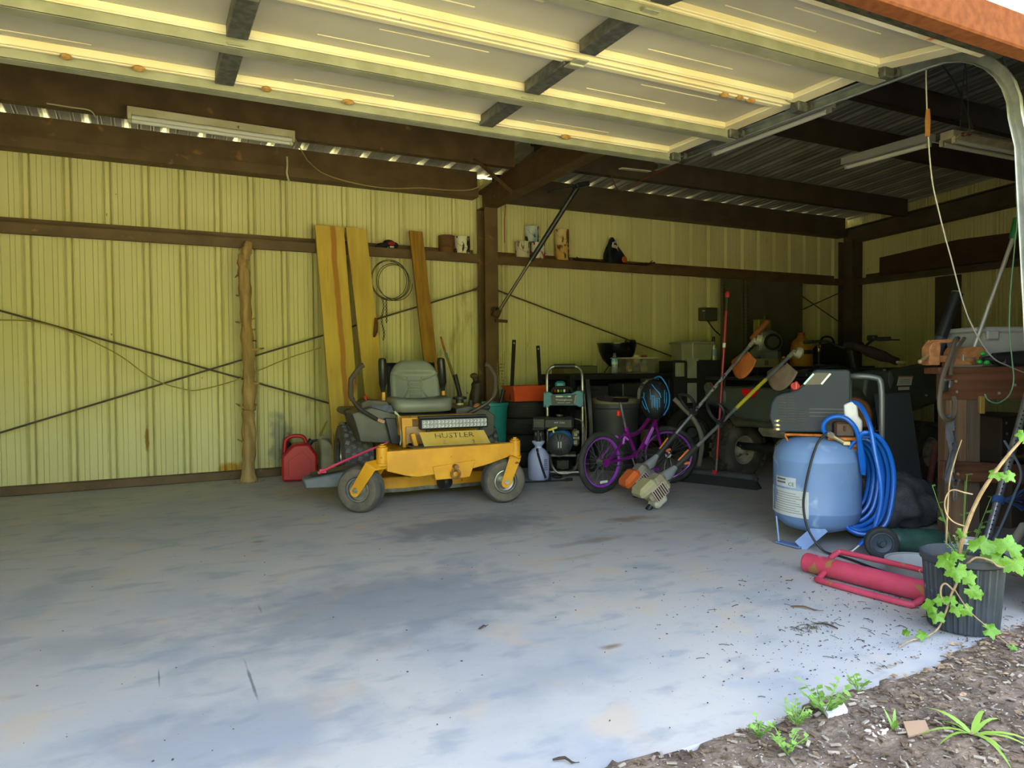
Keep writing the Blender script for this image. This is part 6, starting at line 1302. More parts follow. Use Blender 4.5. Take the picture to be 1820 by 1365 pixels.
# ------------------------------------------------------------------ air compressor
def compressor():
    t = thing('air_compressor', 'upright air compressor with pale blue tank and grey motor cover', 'compressor', (3.515, 3.015, 0), facing(3.515, 3.015)); kw = dict(local=True)
    M_TANK = mat('pale_blue_tank', '6a88b6', .42, var='617fae', vscale=3, spots=(('8fa6c6', 6, .6, .12), ('6d6f62', 11, .73, .03)), bump=.05, bscale=20)
    cx = .065; r = .237
    b = MB(); b.lathe([(.001, .062), (.10, .068), (.18, .095), (r-.01, .14), (r, .19), (r+.002, .195), (r, .20), (r, .478), (r+.002, .483), (r, .488), (r-.012, .54), (r-.05, .585), (.12, .612), (.001, .622)], (cx, 0, 0), n=48); tk = b.build('tank', M_TANK, t, angle=60, **kw)
    # feet: folded strap legs in front, axle and wheels behind
    b = MB(); b.bar((cx-.215, -.10, .15), (cx-.20, -.13, .012), .05, .008, up=(1, 0, 0)); b.bar((cx-.205, -.13, .010), (cx-.08, -.23, .010), .05, .008); b.bar((cx-.09, -.225, .012), (cx+.03, -.19, .125), .07, .008, up=(0, -1, .3)); b.build('front_foot', M_TANK, t, **kw)
    for s_ in (-1, 1):
        b = MB(); ax = Vector((.16, -1, 0)).normalized(); c = Vector((.30, .17, .085)) if s_ < 0 else Vector((.375, -.30, .085))
        tyre(b, c, ax, .085, .045, .055, 28); w_ = b.build('wheel', M_RUBBER, t, **kw); b = MB(); wheel_rim(b, c, ax, .057, .042, 22, .2); b.cyl(c-ax*.03, c+ax*.035, .014, n=10); b.build('wheel_hub', mat('dark_blue_hub', '3c4651', .45), w_, **kw)
    b = MB(); b.cyl((.375, -.30, .085), (.30, .17, .085), .012, n=10); b.bar((cx+.15, -.06, .13), (.335, -.06, .085), .05, .012); b.build('axle_bracket', M_TANK, t, **kw)
    # motor saddle and shroud
    b = MB(); b.box((cx-.0, 0, .625), (.34, .20, .012)); b.bar((cx-.17, -.08, .62), (cx-.14, -.08, .56), .03, .008); b.bar((cx+.17, -.08, .62), (cx+.2, -.08, .54), .03, .01); b.build('motor_saddle', M_RUST, t, **kw)
    M_SHR = mat('slate_grey_cover', '353b42', .6, var='30363c', vscale=4, spec=.25)
    pr = [(-.205, .66), (-.225, .73), (-.215, .80), (-.19, .845), (-.15, .862), (-.115, .868), (-.07, .885), (-.02, .93), (.005, .985), (.03, .996), (.185, .996), (.20, .985), (.20, .66), (.18, .645), (-.17, .64)]
    b = MB(); b.prism(pr, (.035, 0, 0), (1, 0, 0), (0, 0, 1), .235); sh = b.build('motor_cover', M_SHR, t, bev=.022, **kw)
    for k in range(11):
        z = .685+.0155*k
        for xa, xb in ((-.178, -.135), (-.125, -.088)): b = MB(); b.box((.035+(xa+xb)/2+.0, -.119, z), (xb-xa, .008, .007), Matrix.Rotation(.08, 3, 'Y')); b.build('vent_slot', M_BLACK, sh, **kw)
    for k in range(8):
        z = .665+.0135*k; b = MB(); b.box((.035-.053, -.119, z), (.05, .008, .006)); b.build('vent_slot', M_BLACK, sh, **kw)
    for k in range(3): b = MB(); b.box((.035+.09, -.1195, .735+.02*k), (.20, .006, .004)); b.build('moulded_line', mat('dark_slate', '45494d', .45), sh, **kw)
    b = MB(); b.add([(.035-.05, -.10, .905), (.035+.0, -.10, .985), (.035+.10, -.10, .998), (.035+.075, -.122, .915)], [(0, 3, 2, 1)])
    P_ = [(-.045, -.1205, .912), (.055, -.1205, .912), (.105, -.1205, .978), (.01, -.1205, .978)]
    b = MB(); b.prism([(p[0], p[2]) for p in P_], (.035, -.1195, 0), (1, 0, 0), (0, 0, 1), .006); dc = b.build('control_decal', mat('dark_decal', '2f2b30', .3), sh, **kw)
    for a0, a1, c in (((-.038, .915), (.012, .974), 'a9e0d5'), ((.052, .915), (.098, .974), 'd6dde2')):
        b = MB(); b.bar((.035+a0[0], -.124, a0[1]), (.035+a1[0], -.124, a1[1]), .003, .010, up=(0, 0, 1)); b.build('decal_stripe', mat('stripe_'+c, c, .3), dc, **kw)
    b = MB(); b.cyl((.035-.085, -.06, .885), (.035-.085, -.09, .905), .024, n=16); b.box((.035-.08, -.092, .905), (.02, .02, .05), ch=.006); b.bar((.035-.06, -.08, .895), (.035-.02, -.11, .915), .012, .012); b.build('red_switch', mat('faded_red_knob', 'b04038', .45), t, **kw)
    b = MB()
    for k in range(3): b.cyl((-.145, -.10, .650-.0+.012*k*2), (-.145, -.10, .662+.012*k*2), .024, n=16)
    b.build('cylinder_fins', mat('tin_fins', 'b9a58c', .3, .7), t, **kw)
    b = MB(); b.prism([(.20, .80), (.24, .82), (.27, .80), (.275, .74), (.295, .715), (.295, .64), (.245, .63), (.225, .70), (.205, .73)], (.0, -.10, 0), (1, 0, 0), (0, 0, 1), .06); b.build('regulator_block', mat('white_regulator', 'd3d5d6', .45, var='bfc2c4', vscale=12), t, bev=.008, **kw)
    b = MB(); b.box((.20, -.13, .665), (.11, .08, .085), Matrix.Rotation(.2, 3, 'Z'), ch=.012); b.cyl((.205, -.175, .66), (.205, -.178, .69), .006, n=8); b.build('pressure_switch', mat('rusty_black_box', '2f2825', .5, var='4a3228', vscale=9), t, **kw)
    b = MB(); b.box((.20, -.10, .615), (.16, .10, .02), ch=.004); b.box((.265, -.06, .59), (.05, .10, .07), ch=.01); b.build('valve_bracket', M_RUST, t, **kw)
    b = MB(); b.cyl((.115, -.17, .645), (.20, -.15, .595), .012, n=10); b.cyl((.12, -.168, .643), (.145, -.16, .628), .018, n=6); b.box((.215, -.145, .59), (.04, .03, .025), ch=.004); b.build('hose_coupler', mat('brass_fitting', 'a59b80', .4, .6), t, **kw)
    b = MB(); b.prism([(.13, .60), (.23, .56), (.27, .575), (.20, .61)], (0, -.16, 0), (1, 0, 0), (0, .5, .8), .004); b.build('peeled_flange', mat('flaking_white', 'c3c9cf', .5, var='8fa6c6', vscale=30), t, **kw)
    b = MB(); b.tube([(.235, .10, .66), (.24, .10, .93), (.25, .02, .955), (.36, -.0, .95), (.395, -.01, .91), (.40, -.01, .70), (.40, 0, .60)], .0165, 10, smooth=4); b.build('carry_handle', mat('grey_tube', '64696c', .4, .4), t, **kw)
    # labels
    def onT(x, z, o_=.0015): xx = x-cx; return Vector((x, -math.sqrt((r+o_)**2-xx*xx), z))
    def lab(name, x0, x1, z0, z1, m, skew=0., o_=.002): 
        b = MB(); b.grid(lambda u, v: onT(x0+(x1-x0)*u, z0+(z1-z0)*v-skew*u, o_), 10, 4); return b.build(name, m, tk, recalc=True, **kw)
    M_LBL = mat('white_faded_label', 'c2c6cc', .5, var='b0b6bf', vscale=10); M_INK = mat('grey_ink', '55595f', .6)
    lab('rating_label', -.150, -.045, .335, .39, M_LBL)
    for k in range(2): lab('black_line', -.145, -.10, .372-.018*k, .382-.018*k, M_INK, o_=.003)
    lab('instruction_label', -.172, .022, .175, .325, mat('worn_label', 'b9bdc0', .55, spots=(('8098c0', 9, .60, .03),)), .005)
    for k in range(9): lab('text_line', -.155, -.005-.02*(k % 3), .195+.0135*k, .1975+.0135*k, M_INK, .004, .003)
    text_mesh('CE', .03, M_INK, tk, axes(onT(-.07, .352, .004), (.88, -.47, 0), (0, 0, 1)))
    # ------------ blue hose, hung over the side in big loops
    M_HOSE = mat('bright_blue_hose', '0f5fc4', .28, var='0d55b2', vscale=3, spec=.6)
    h = thing('air_hose', 'bright blue air hose hanging in loops at the right of the compressor', 'hose', (3.515, 3.015, 0), facing(3.515, 3.015))
    pts = []
    n_l = 6
    for k in range(n_l):
        s_ = 1-.07*k; yo = -.16+.045*k
        for i in range(10):
            a = PI*.62-2*PI*i/10; x = .325-.012*k+.125*s_*math.cos(a)+(.02 if math.sin(a) < 0 else 0); z = .375+.275*s_*math.sin(a)-.055*(1 if math.sin(a) < 0 else 0)*s_
            pts.append((x-.06*max(0, -math.sin(a)), yo+.02*math.cos(a*2)+.004*i, max(.10+.012*k, z)))
    b = MB(); b.tube([(.12, -.165, .635), (.098, -.17, .66), (.10, -.18, .70), (.14, -.185, .735), (.20, -.185, .735), (.25, -.185, .69), (.275, -.17, .62), (.30, -.14, .50), (.30, -.12, .42)]+pts+[(.30, -.02, .60)], .0125, 9, smooth=5); b.build('hose_loops', M_HOSE, h, **kw)
    b = MB(); b.tube([(.235, -.10, .815), (.28, -.14, .80), (.325, -.20, .70), (.35, -.235, .55), (.375, -.245, .40), (.375, -.245, .28), (.34, -.25, .14), (.27, -.26, .05)], .0125, 9, smooth=5); b.build('hose_end', M_HOSE, h, **kw)
    b = MB(); b.cyl((.272, -.26, .052), (.235, -.275, .02), .012, n=10); b.cyl((.235, -.275, .022), (.205, -.285, .014), .009, n=10); b.cyl((.205, -.285, .014), (.19, -.29, .014), .014, n=12); b.build('plug_fitting', mat('steel_plug', '8f8c84', .35, .7), h, **kw)
    c = thing('power_cord', 'black power cord running down the tank front to the pink post driver', 'cord', (3.515, 3.015, 0), facing(3.515, 3.015))
    b = MB(); b.tube([(.115, -.19, .65), (.07, -.225, .60), (.035, -.255, .50), (.005, -.265, .36), (-.005, -.265, .24), (.02, -.275, .12), (.09, -.29, .02), (.17, -.34, .008), (.24, -.42, .008), (.31, -.52, .008), (.38, -.60, .008), (.45, -.66, .008)], .0065, 8, smooth=5); b.build('cord', M_BLACK, c, **kw)
compressor()
for o in list(COL.objects):
    if o.name in ('air_compressor', 'air_hose', 'power_cord'): o.scale = (1.03, 1.03, 1.03)
# ------------------------------------------------------------------ fence post driver
t = thing('post_driver', 'pink-red steel fence post driver lying on the slab', 'post driver', (3.02, 2.25, 0))
M_PK = mat('faded_pink_red', 'bf4560', .55, var='b0384f', vscale=6, spots=(('8f6a3a', 12, .62, .05), ('d88a94', 8, .66, .08), ('c2452c', 5, .70, .04)))
a0, a1 = Vector((2.985, 2.55, .050)), Vector((3.065, 1.86, .050)); dv = (a1-a0).normalized(); sd_ = dv.cross(Vector((0, 0, 1)))
b = MB(); b.cyl(a0, a1, .048, n=26); b.build('drive_tube', M_PK, t, bev=.006)
b = MB(); b.cyl(a0-dv*.001, a0+dv*.004, .045, n=26); b.build('end_plate', mat('rusty_pink', '9c5548', .7, var='84503a', vscale=14), t)
def hnd(sg, s0, s1, z):
    o_ = sd_*sg; b = MB(); b.tube([a0+dv*s0+o_*.045+Vector((0, 0, z*.5)), a0+dv*(s0+.01)+o_*.10+Vector((0, 0, z)), a0+dv*(s0+.05)+o_*.13+Vector((0, 0, z)), a0+dv*(s1-.05)+o_*.13+Vector((0, 0, z)), a0+dv*(s1-.01)+o_*.10+Vector((0, 0, z)), a0+dv*s1+o_*.045+Vector((0, 0, z*.5))], .014, 10, smooth=4); return b.build('handle', M_PK, t)
hnd(-1, .10, .58, .055); hnd(1, .13, .60, -.034)
# ------------------------------------------------------------------ green cylinder, netting bag
t = thing('green_cylinder', 'dark green gas cylinder lying behind the compressor wheel', 'cylinder', (3.95, 2.68, .07), 0)
g0, g1 = Vector((3.70, 2.60, .066)), Vector((3.95, 2.44, .066)); gd_ = (g1-g0).normalized()
b = MB(); b.lathe([(.001, 0), (.05, .004), (.064, .02), (.066, .05), (.066, .24), (.06, .275), (.035, .30), (.001, .302)], g0, gd_, 26); b.build('bottle', mat('dark_green_enamel', '2a4a42', .4, var='3b5f52', vscale=9), t)
b = MB(); b.cyl(g1-gd_*.01, g1+gd_*.03, .02, n=12); b.build('valve', M_GALVD, t)
t = thing('shade_cloth_bundle', 'crumpled bundle of dark grey shade netting on the slab', 'netting', (4.30, 2.95, 0))
def bun(u, v):
    a = 2*PI*u; r = math.sin(PI*v); z = math.cos(PI*v); n_ = math.sin(a*3+v*5)*.05+math.sin(a*7-v*9)*.025+math.sin(v*17+a)*.02
    return Vector((4.30+(.35+n_)*r*math.cos(a)*(1+.12*z), 2.98+(.22+n_)*r*math.sin(a), max(.004, .155+(.165+n_*.4)*z)))
b = MB(); b.grid(bun, 60, 26, closeu=True); b.build('net_heap', mat('grey_netting', '5a5d63', .9, var='46494f', vscale=14, bump=.9, bscale=120), t)
for k in range(5): b = MB(); a = .5+.5*k; b.tube([bun((a+.03*i)/6.28 % 1, .18+.12*i)*1.002+Vector((0, 0, .006)) for i in range(6)], .009, 6, smooth=3); b.build('fold', MATS['grey_netting'], t)
# ------------------------------------------------------------------ timber workbench at the right
M_TIM = wood('reddish_old_timber', '6b4531', '553524', 0, 1.2, spots=(('3b2418', .5, .62, .1),))
M_TIM2 = wood('worn_timber_post', '8a6f55', '6d5642', 2, 1.1)
BA = -.0
WROT = math.radians(-27.1); wb_ = thing('timber_workbench', 'rough reddish timber workbench with bolted rails at the right', 'workbench', (4.01, 2.50, 0), WROT)
def WB(s_, w_, z=0.): return Vector((4.01+s_*.890-w_*-.4556, 2.50+s_*-.4556+w_*.890, z))
def timber(name, c, d, m, R=None, par=wb_): b = MB(); b.box(c, d, R, ch=.004); return b.build(name, m, par, local=True)
fr_ = timber('front_rail', (.72, .022, .925), (1.44, .045, .15), M_TIM)
for k in range(3): timber('top_plank', (.72+.06*k, .075+.152*k, 1.015), (1.46-.12*k, .15, .038), M_TIM)
timber('rear_rail', (.85, .43, .925), (1.2, .04, .15), M_TIM)
lo_ = timber('lower_rail', (.72, -.025, .41), (1.46, .045, .11), M_TIM, Matrix.Rotation(.06, 3, 'Y'))
timber('post', (.105, .022, .425), (.095, .045, .85), M_TIM2); timber('post', (.192, .045, .425), (.075, .09, .85), wood('grey_brown_post', '5f5044', '4c4036', 2)); timber('post', (1.35, .045, .425), (.09, .09, .85), M_TIM2); timber('post', (.30, .42, .425), (.08, .08, .85), M_TIM2); timber('post', (1.35, .42, .425), (.08, .08, .85), M_TIM2)
timber('wood_scrap', (.225, -.012, .82), (.03, .024, .10), wood('yellow_scrap', '8f7233', '75602b', 2))
for x, z in ((.085, .955), (.09, .895), (.33, .885), (.07, .435), (.075, .40), (.42, .93)):
    b = MB(); b.cyl((x, -.055 if z < .5 else -.006, z), (x, -.045 if z < .5 else .002, z), .008, n=8); b.build('screw_head', M_GALV, fr_ if z > .5 else lo_, local=True)
# bench vise
t = thing('bench_vise', 'rusty orange-brown bench vise bolted to the timber workbench', 'vise', tuple(WB(.085, .07, 1.034)), WROT+.06)
M_VI = mat('rusty_orange_vise', '9c6a44', .75, .2, var='b58055', vscale=20, bump=.3, bscale=60, spots=(('6d4428', 9, .6, .1),)); kw = dict(local=True)
t.scale = (.8, .8, .8)
b = MB(); b.prism([(-.02, .0), (.20, .0), (.205, .055), (.26, .125), (.24, .135), (.02, .135), (-.005, .10)], (0, 0, .01), (1, 0, 0), (0, 0, 1), .09); b.build('fixed_jaw', M_VI, t, bev=.006, **kw)
b = MB(); b.prism([(-.17, -.005), (-.09, -.005), (-.085, .15), (-.10, .17), (-.14, .165), (-.17, .12)], (0, 0, .02), (1, 0, 0), (0, 0, 1), .09); b.build('moving_jaw', M_VI, t, bev=.006, **kw)
b = MB(); b.prism([(-.15, .160), (-.14, .185), (.06, .19), (.08, .172), (.05, .165), (-.05, .162)], (0, 0, .012), (1, 0, 0), (0, 0, 1), .05); b.build('jaw_bridge', M_VI, t, bev=.006, **kw)
b = MB(); b.box((-.04, 0, .06), (.14, .05, .05), ch=.006); b.build('slide_bar', M_VI, t, **kw)
b = MB(); b.cyl((-.17, -.03, .085), (-.255, -.075, .045), .014, n=10); b.ball((-.26, -.078, .042), .017, 10, 6); b.build('screw_handle', mat('pale_rust_handle', 'a58868', .6, .3), t, **kw)
b = MB(); b.box((.07, -.05, .008), (.24, .09, .016), ch=.004); b.build('swivel_base', mat('dull_alu', '8f8b84', .45, .5), t, **kw)
b = MB(); b.cyl((.05, -.052, .068), (.165, -.052, .066), .004, n=8); b.cyl((.075, -.052, .045), (.075, -.052, .09), .008, n=8); b.build('lock_bar', mat('bright_steel_pin', 'c7cac9', .25, .8), t, **kw)
# hose / belt looped over the vise
wire('rubber_belt', [(4.17, 2.50, 1.20), (4.08, 2.46, 1.19), (3.97, 2.42, 1.10), (3.87, 2.40, .99), (3.81, 2.38, .88), (3.80, 2.37, .80), (3.845, 2.37, .755), (3.93, 2.38, .76), (3.985, 2.40, .83), (4.00, 2.42, .87)], .012, mat('brown_rubber_belt', '5f564a', .7), 'brown rubber hose looped over the vise and hanging down', 'hose')
wire('rubber_belt', [(4.18, 2.47, 1.20), (4.07, 2.44, 1.14), (4.0, 2.43, 1.05), (3.97, 2.42, .99)], .010, MATS['brown_rubber_belt'], 'short second strand of brown hose beside the vise', 'hose')
t = thing('quick_clamp', 'small bright metal clamp on the end of the bench rail', 'clamp', (3.97, 2.46, .93))
b = MB(); b.box((3.975, 2.46, .93), (.05, .03, .06), ch=.005); b.build('clamp_body', M_DARK, t); b = MB(); b.bar((3.935, 2.43, .965), (4.0, 2.43, .965), .010, .012); b.bar((3.995, 2.43, .965), (3.98, 2.43, .92), .010, .012); b.build('clamp_lever', mat('bright_lever', 'd3d6d8', .2, .8), t)
t = thing('grey_strap', 'grey webbing strap with steel clip hanging below the hose', 'strap', (3.93, 2.40, .40))
def strp(u, v): return Vector((3.90+.06*u+.03*v+.02*math.sin(v*5), 2.395+.015*math.sin(u*6+v*8), .775-.36*v))
b = MB(); b.grid(strp, 8, 16); o = b.build('webbing', mat('grey_webbing', '5a5d62', .9, var='4d5055', vscale=20), t); o.modifiers.new('s', 'SOLIDIFY').thickness = .004
b = MB(); b.grid(lambda u, v: strp(u, v)+Vector((-.045*v*(1-v)*2-.02, -.012, -.02)), 6, 12); o = b.build('webbing_tail', MATS['grey_webbing'], t); o.modifiers.new('s', 'SOLIDIFY').thickness = .004
b = MB(); b.torus((3.965, 2.385, .395), (0, 1, 0), .026, .005, 20, 6); b.tube([(3.955, 2.385, .37), (3.953, 2.385, .31), (3.966, 2.385, .30), (3.975, 2.385, .32), (3.972, 2.385, .37)], .005, 6, closed=True, smooth=3); b.build('snap_clip', M_ZINC, t)
# bench top goods
t = thing('grey_tote', 'pale grey lidded tote standing on the timber workbench', 'box', tuple(WB(.52, .30, 1.035)), WROT)
M_TOTE = mat('pale_grey_tote', 'a6a9ab', .5, var='9c9fa1', vscale=4)
b = trayf(MB(), .20, .225, .13, .15, .20); b.build('tote_body', M_TOTE, t, local=True, bev=.008); b = MB(); b.box((0, 0, .215), (.48, .33, .035), ch=.012); b.build('lid', M_TOTE, t, local=True); b = MB(); b.box((-.14, -.165, .185), (.07, .03, .05), ch=.006); b.build('latch', mat('pale_latch', 'a2a4a4', .5), t, local=True)
t = thing('cordless_drill', 'black drill with green details lying on the bench before the tote', 'drill', tuple(WB(.38, .045, 1.035)), WROT)
b = MB(); b.cyl((-.05, 0, .045), (.17, 0, .055), .034, .04, n=14); b.box((.06, .0, .03), (.16, .07, .055), ch=.015); b.build('drill_body', M_BLACK, t, local=True)
b = MB(); b.cyl((-.05, 0, .045), (-.11, 0, .042), .024, .014, n=12); b.build('chuck', M_DARK, t, local=True); b = MB(); b.cyl((.17, 0, .055), (.185, 0, .056), .042, n=14); b.build('end_cap', M_RUBBER, t, local=True)
for k, (x, z) in enumerate(((-.13, .075), (-.15, .03), (-.11, .025))): b = MB(); b.ball((x, -.03, z), (.016, .016, .013), 10, 6); b.build('green_button', mat('bright_green_plastic', '2fa23c', .4), t, local=True)
t = thing('black_tube', 'thick black plastic tube leaning upright behind the vise', 'tube', tuple(WB(.10, .36, 1.035)))
T0, T1 = WB(.155, .36, 1.04), WB(.34, .40, 1.49)
b = MB(); b.cyl(T0, T1, .034, n=16, caps=True); b.build('tube_body', mat('black_pvc', '1f2226', .4), t); b = MB(); b.cyl(T0, T0.lerp(T1, .38), .036, n=16); b.build('blue_grey_sleeve', mat('blue_grey_pvc', '3a4450', .45), t); b = MB(); b.cyl(T0.lerp(T1, .995), T0.lerp(T1, 1.01), .036, n=16); b.build('rim', mat('greenish_rim', '5a6a50', .5), t)
t = thing('conduit_pole', 'thin grey conduit pole with green top leaning over the bench', 'pole', tuple(WB(.24, .10, 1.035)))
T0, T1 = WB(.215, .10, 1.036), WB(.475, .10, 1.78)
b = MB(); b.cyl(T0, T1, .012, n=12); b.build('conduit', mat('dull_conduit', 'b4b5b0', .4, .5), t); b = MB(); b.cyl(T0.lerp(T1, .99), T0.lerp(T1, 1.14), .02, .034, n=12); b.build('green_grip', mat('deep_green_plastic', '1f6b35', .4), t)
# leaning perforated galvanised pipe
t = thing('galvanised_pipe', 'galvanised pipe with punched holes leaning beside the pot', 'pipe', (3.62, 2.0, 0)); 
p0, p1 = Vector((3.60, 2.06, .012)), Vector((4.17, 2.12, .93)); d = (p1-p0).normalized()
b = MB(); b.cyl(p0, p1, .019, n=16); b.build('pipe_body', mat('shiny_galvanised', 'a9adb1', .28, .8, var='8d9195', vscale=30), t)
u_, v_, _ = frame(d); hb = MB(); hb.cyl((0, 0, -.0006), (0, 0, .0006), .0045, n=8); hm = hb.mesh('punched_hole'); hm.materials.append(M_BLACK)
for k in range(40):
    q = p0+d*(.05+.025*k); n_ = (Vector((-.72, -.62, .3))-d*d.dot(Vector((-.72, -.62, .3)))).normalized(); o = link('punched_hole', hm, None, t); o.location = q+n_*.0190-t.location; o.rotation_mode = 'QUATERNION'; o.rotation_quaternion = n_.to_track_quat('Z', 'Y')
t = thing('blue_twine', 'frayed knot of blue twine tied round the galvanised pipe', 'twine', tuple(p0.lerp(p1, .38)))
c = p0.lerp(p1, .385); M_TW = mat('blue_twine', '2a4f86', .8)
b = MB()
for k in range(5): b.torus(c+d*(.007*k-.014), d, .0235, .0045, 18, 5)
b.build('wraps', M_TW, t)
for k in range(12): a = -.9+.16*k; b = MB(); b.tube([c+Vector((.015, -.015, 0)), c+Vector((.05+.05*random.random(), -.045, .03*math.sin(a*2))), c+Vector((.09+.07*random.random(), -.06, .06*math.sin(a*2.2)))], .0025, 5, smooth=3); b.build('loose_strand', M_TW, t)
wire('grey_tube_line', [(3.62, 2.05, .10), (3.70, 2.02, .22), (3.80, 2.0, .40), (3.86, 2.0, .52), (3.90, 2.1, .66)], .006, mat('blue_grey_tube', '54626d', .5), 'thin blue-grey tube beside the galvanised pipe', 'tube')
wire('white_cable', [(3.42, 2.2, 3.4), (3.41, 2.2, 2.80), (3.40, 2.2, 2.42), (3.44, 2.2, 2.01), (3.51, 2.2, 1.80), (3.61, 2.2, 1.58), (3.75, 2.2, 1.30), (3.95, 2.2, 1.10), (4.12, 2.2, 1.04), (4.28, 2.2, 1.0)], .0034, mat('greyish_white_cable', 'b6b5ae', .45), 'pale cable hanging from the roof and swinging over the bench')
b = MB(); b.prism([(-.010, 0), (.006, 0), (.009, .09), (.004, .13), (-.005, .13), (-.012, .08)], (3.40, 2.19, 2.16), (1, 0, 0), (0, 0, 1), .014); tag(b.build('wood_tag', mat('orange_brown_wood', '9a6a34', .7)), 'orange-brown wooden toggle on the hanging cable', 'toggle')
wire('green_wire', [(3.92, 2.62, 3.40), (3.90, 2.45, 3.1), (3.86, 2.1, 2.6), (3.80, 2.0, 1.85), (3.79, 2.0, 1.65), (3.755, 2.0, 1.40), (3.75, 2.0, 1.22), (3.775, 2.0, 1.07), (3.79, 2.0, .97), (3.75, 2.0, .90), (3.66, 2.0, .865), (3.58, 2.0, .88), (3.55, 2.0, .91)], .0032, mat('green_wire', '5f8a6a', .5), 'thin green wire dangling at the right edge', 'wire')
wire('grey_roof_cord', [(5.6, 3.5, 3.40), (5.62, 3.4, 3.2), (5.58, 3.3, 2.98), (5.50, 3.2, 2.80)], .007, mat('grey_cord', '4f5355', .6), 'dark cord hanging from roof to the dusty shop light')
# things under and beside the bench
t = thing('dark_bucket', 'dark grey bucket heaped with scraps under the quad bike', 'bucket', (4.66, 3.46, 0)); 
b = MB(); b.lathe([(.001, .004), (.12, .004), (.15, .30), (.158, .305), (.158, .33), (.148, .33), (.115, .03), (.001, .03)], (0, 0, .10), n=28); b.build('bucket_body', mat('dark_blue_grey_plastic', '2b3338', .5), t, local=True)
b = MB(); b.box((0, 0, .05), (.26, .26, .10), ch=.01); b.build('wood_block', M_BLK, t, local=True)
for k in range(7): a = k*.9; b = MB(); b.tube([(.08*math.cos(a), .08*math.sin(a), .38), (.12*math.cos(a+1), .12*math.sin(a+1), .46+.02*k), (.05*math.cos(a+2.4), .14*math.sin(a+2), .50+.01*k)], .006, 6, smooth=3); b.build('scrap_wire', M_GALVD if k % 2 else M_BLACK, t, local=True)
t = thing('rust_red_post', 'rust-red steel stake leaning below the workbench', 'stake', (4.83, 3.12, 0)); b = MB(); b.cyl((4.83, 3.12, .0), (4.90, 3.08, .50), .022, n=10); b.build('stake_body', mat('rust_red', '5c302a', .75, var='4a2722', vscale=8), t); b = MB(); b.cyl((4.899, 3.0806, .49), (4.902, 3.079, .51), .026, n=10); b.build('stake_head', MATS['rust_red'], t)
t = thing('carton_with_label', 'brown carton with white label under the workbench', 'carton', (5.15, 2.75, 0)); 
b = MB(); b.box((0, 0, .19), (.55, .34, .38), ch=.006); b.build('carton_body', mat('grey_brown_card', '5d5046', .8, var='50453c', vscale=5), t, local=True)
b = MB(); b.box((-.06, -.1715, .15), (.12, .003, .17)); lb_ = b.build('paper_label', mat('dirty_paper', '9b9686', .7), t, local=True); b = MB(); b.box((-.05, -.174, .19), (.07, .002, .008)); b.build('printed_line', M_BLACK, lb_, local=True)
b = MB(); b.box((.18, -.172, .20), (.14, .004, .30)); b.build('wood_facing', M_TIM2, t, local=True)
t = thing('dark_toolbox', 'dark steel box with bright rivets under the bench top', 'box', (5.10, 2.80, .40)); b = MB(); b.box((0, 0, .16), (.50, .34, .30), ch=.01); b.build('box_body', mat('rivet_box', '3f3733', .6, .2, var='4a403a', vscale=6), t, local=True); 
for x, z in ((-.20, .27), (-.19, .20), (-.02, .26)): b = MB(); b.cyl((x, -.175, z), (x, -.168, z), .009, n=8); b.build('rivet', M_GALV, t, local=True)
b = MB(); b.box((0, -.172, .045), (.5, .006, .02)); b.build('yellow_strip', mat('dull_yellow_strip', '7d6f2f', .6), t, local=True)
t = thing('black_sheet', 'dark board leaning behind the hose coil', 'board', (5.30, 3.55, 0)); b = MB(); b.bar((5.22, 3.52, .0), (5.36, 3.74, .80), .26, .018, up=(-.7, -.7, .3)); b.build('board_face', mat('dark_slate_board', '2a3036', .5), t); b = MB(); b.bar((5.36, 3.742, .80), (5.362, 3.745, .812), .262, .02, up=(-.7, -.7, .3)); b.build('board_edge', M_BLACK, t)
b = MB(); b.lathe([(.001, -.03), (.13, -.03), (.15, 0), (.13, .03), (.001, .03)], (4.86, 3.72, .66), (-.6, -.75, .2), 26); tag(b.build('rusty_disc', mat('rusty_disc', '6e4a2c', .8, .2, var='8a5a30', vscale=9)), 'rusty brown disc leaning behind the compressor handle', 'disc')
bpy.data.objects['rusty_disc'].location = (0, 0, 0)
t = thing('saw_stand', 'dark folding stand holding the rusty disc', 'stand', (4.95, 3.78, 0))
for dx, dy in ((-.12, .0), (.12, .08)): b = MB(); b.bar((4.95+dx, 3.80+dy, 0), (4.93+dx*.3, 3.80+dy*.4, .58), .035, .035); b.build('stand_leg', M_BLK, t)
b = MB(); b.box((4.93, 3.80, .56), (.30, .14, .04)); b.build('stand_top', M_BLK, t)
# ------------------------------------------------------------------ pot with grape vine
t = thing('nursery_pot', 'ribbed black nursery pot on the slab edge holding soil and vine', 'pot', (2.905, 1.715, 0), facing(2.905, 1.715))
M_POT = mat('dusty_black_pot', '2c3138', .55, var='3a4048', vscale=5, spots=(('6a6c6c', 16, .66, .05),))
def pot(u, v):
    a = 2*PI*u; prof = [(.0, .005), (.118, .005), (.122, .012), (.126, .06), (.141, .265), (.143, .268), (.153, .275), (.154, .30), (.146, .302), (.140, .275), (.136, .262)]
    i = min(len(prof)-1, int(v*(len(prof)-1)+.5)); r, z = prof[i]; rib = .0030*(1 if math.sin(a*34) > 0 else -1)*(1 if 2 <= i <= 4 else 0); k = .152/.154
    return Vector((math.cos(a)*(r+rib), math.sin(a)*(r+rib), z))
b = MB(); b.grid(pot, 136, 11, closeu=True); b.build('pot_wall', M_POT, t, local=True, angle=30)
b = MB(); b.lathe([(.138, .262), (.10, .268), (.001, .272)], (0, 0, 0), n=28); b.build('soil', mat('dry_soil', '4d4636', .95, var='6a6046', vscale=20, bump=.8, bscale=60), t, local=True)
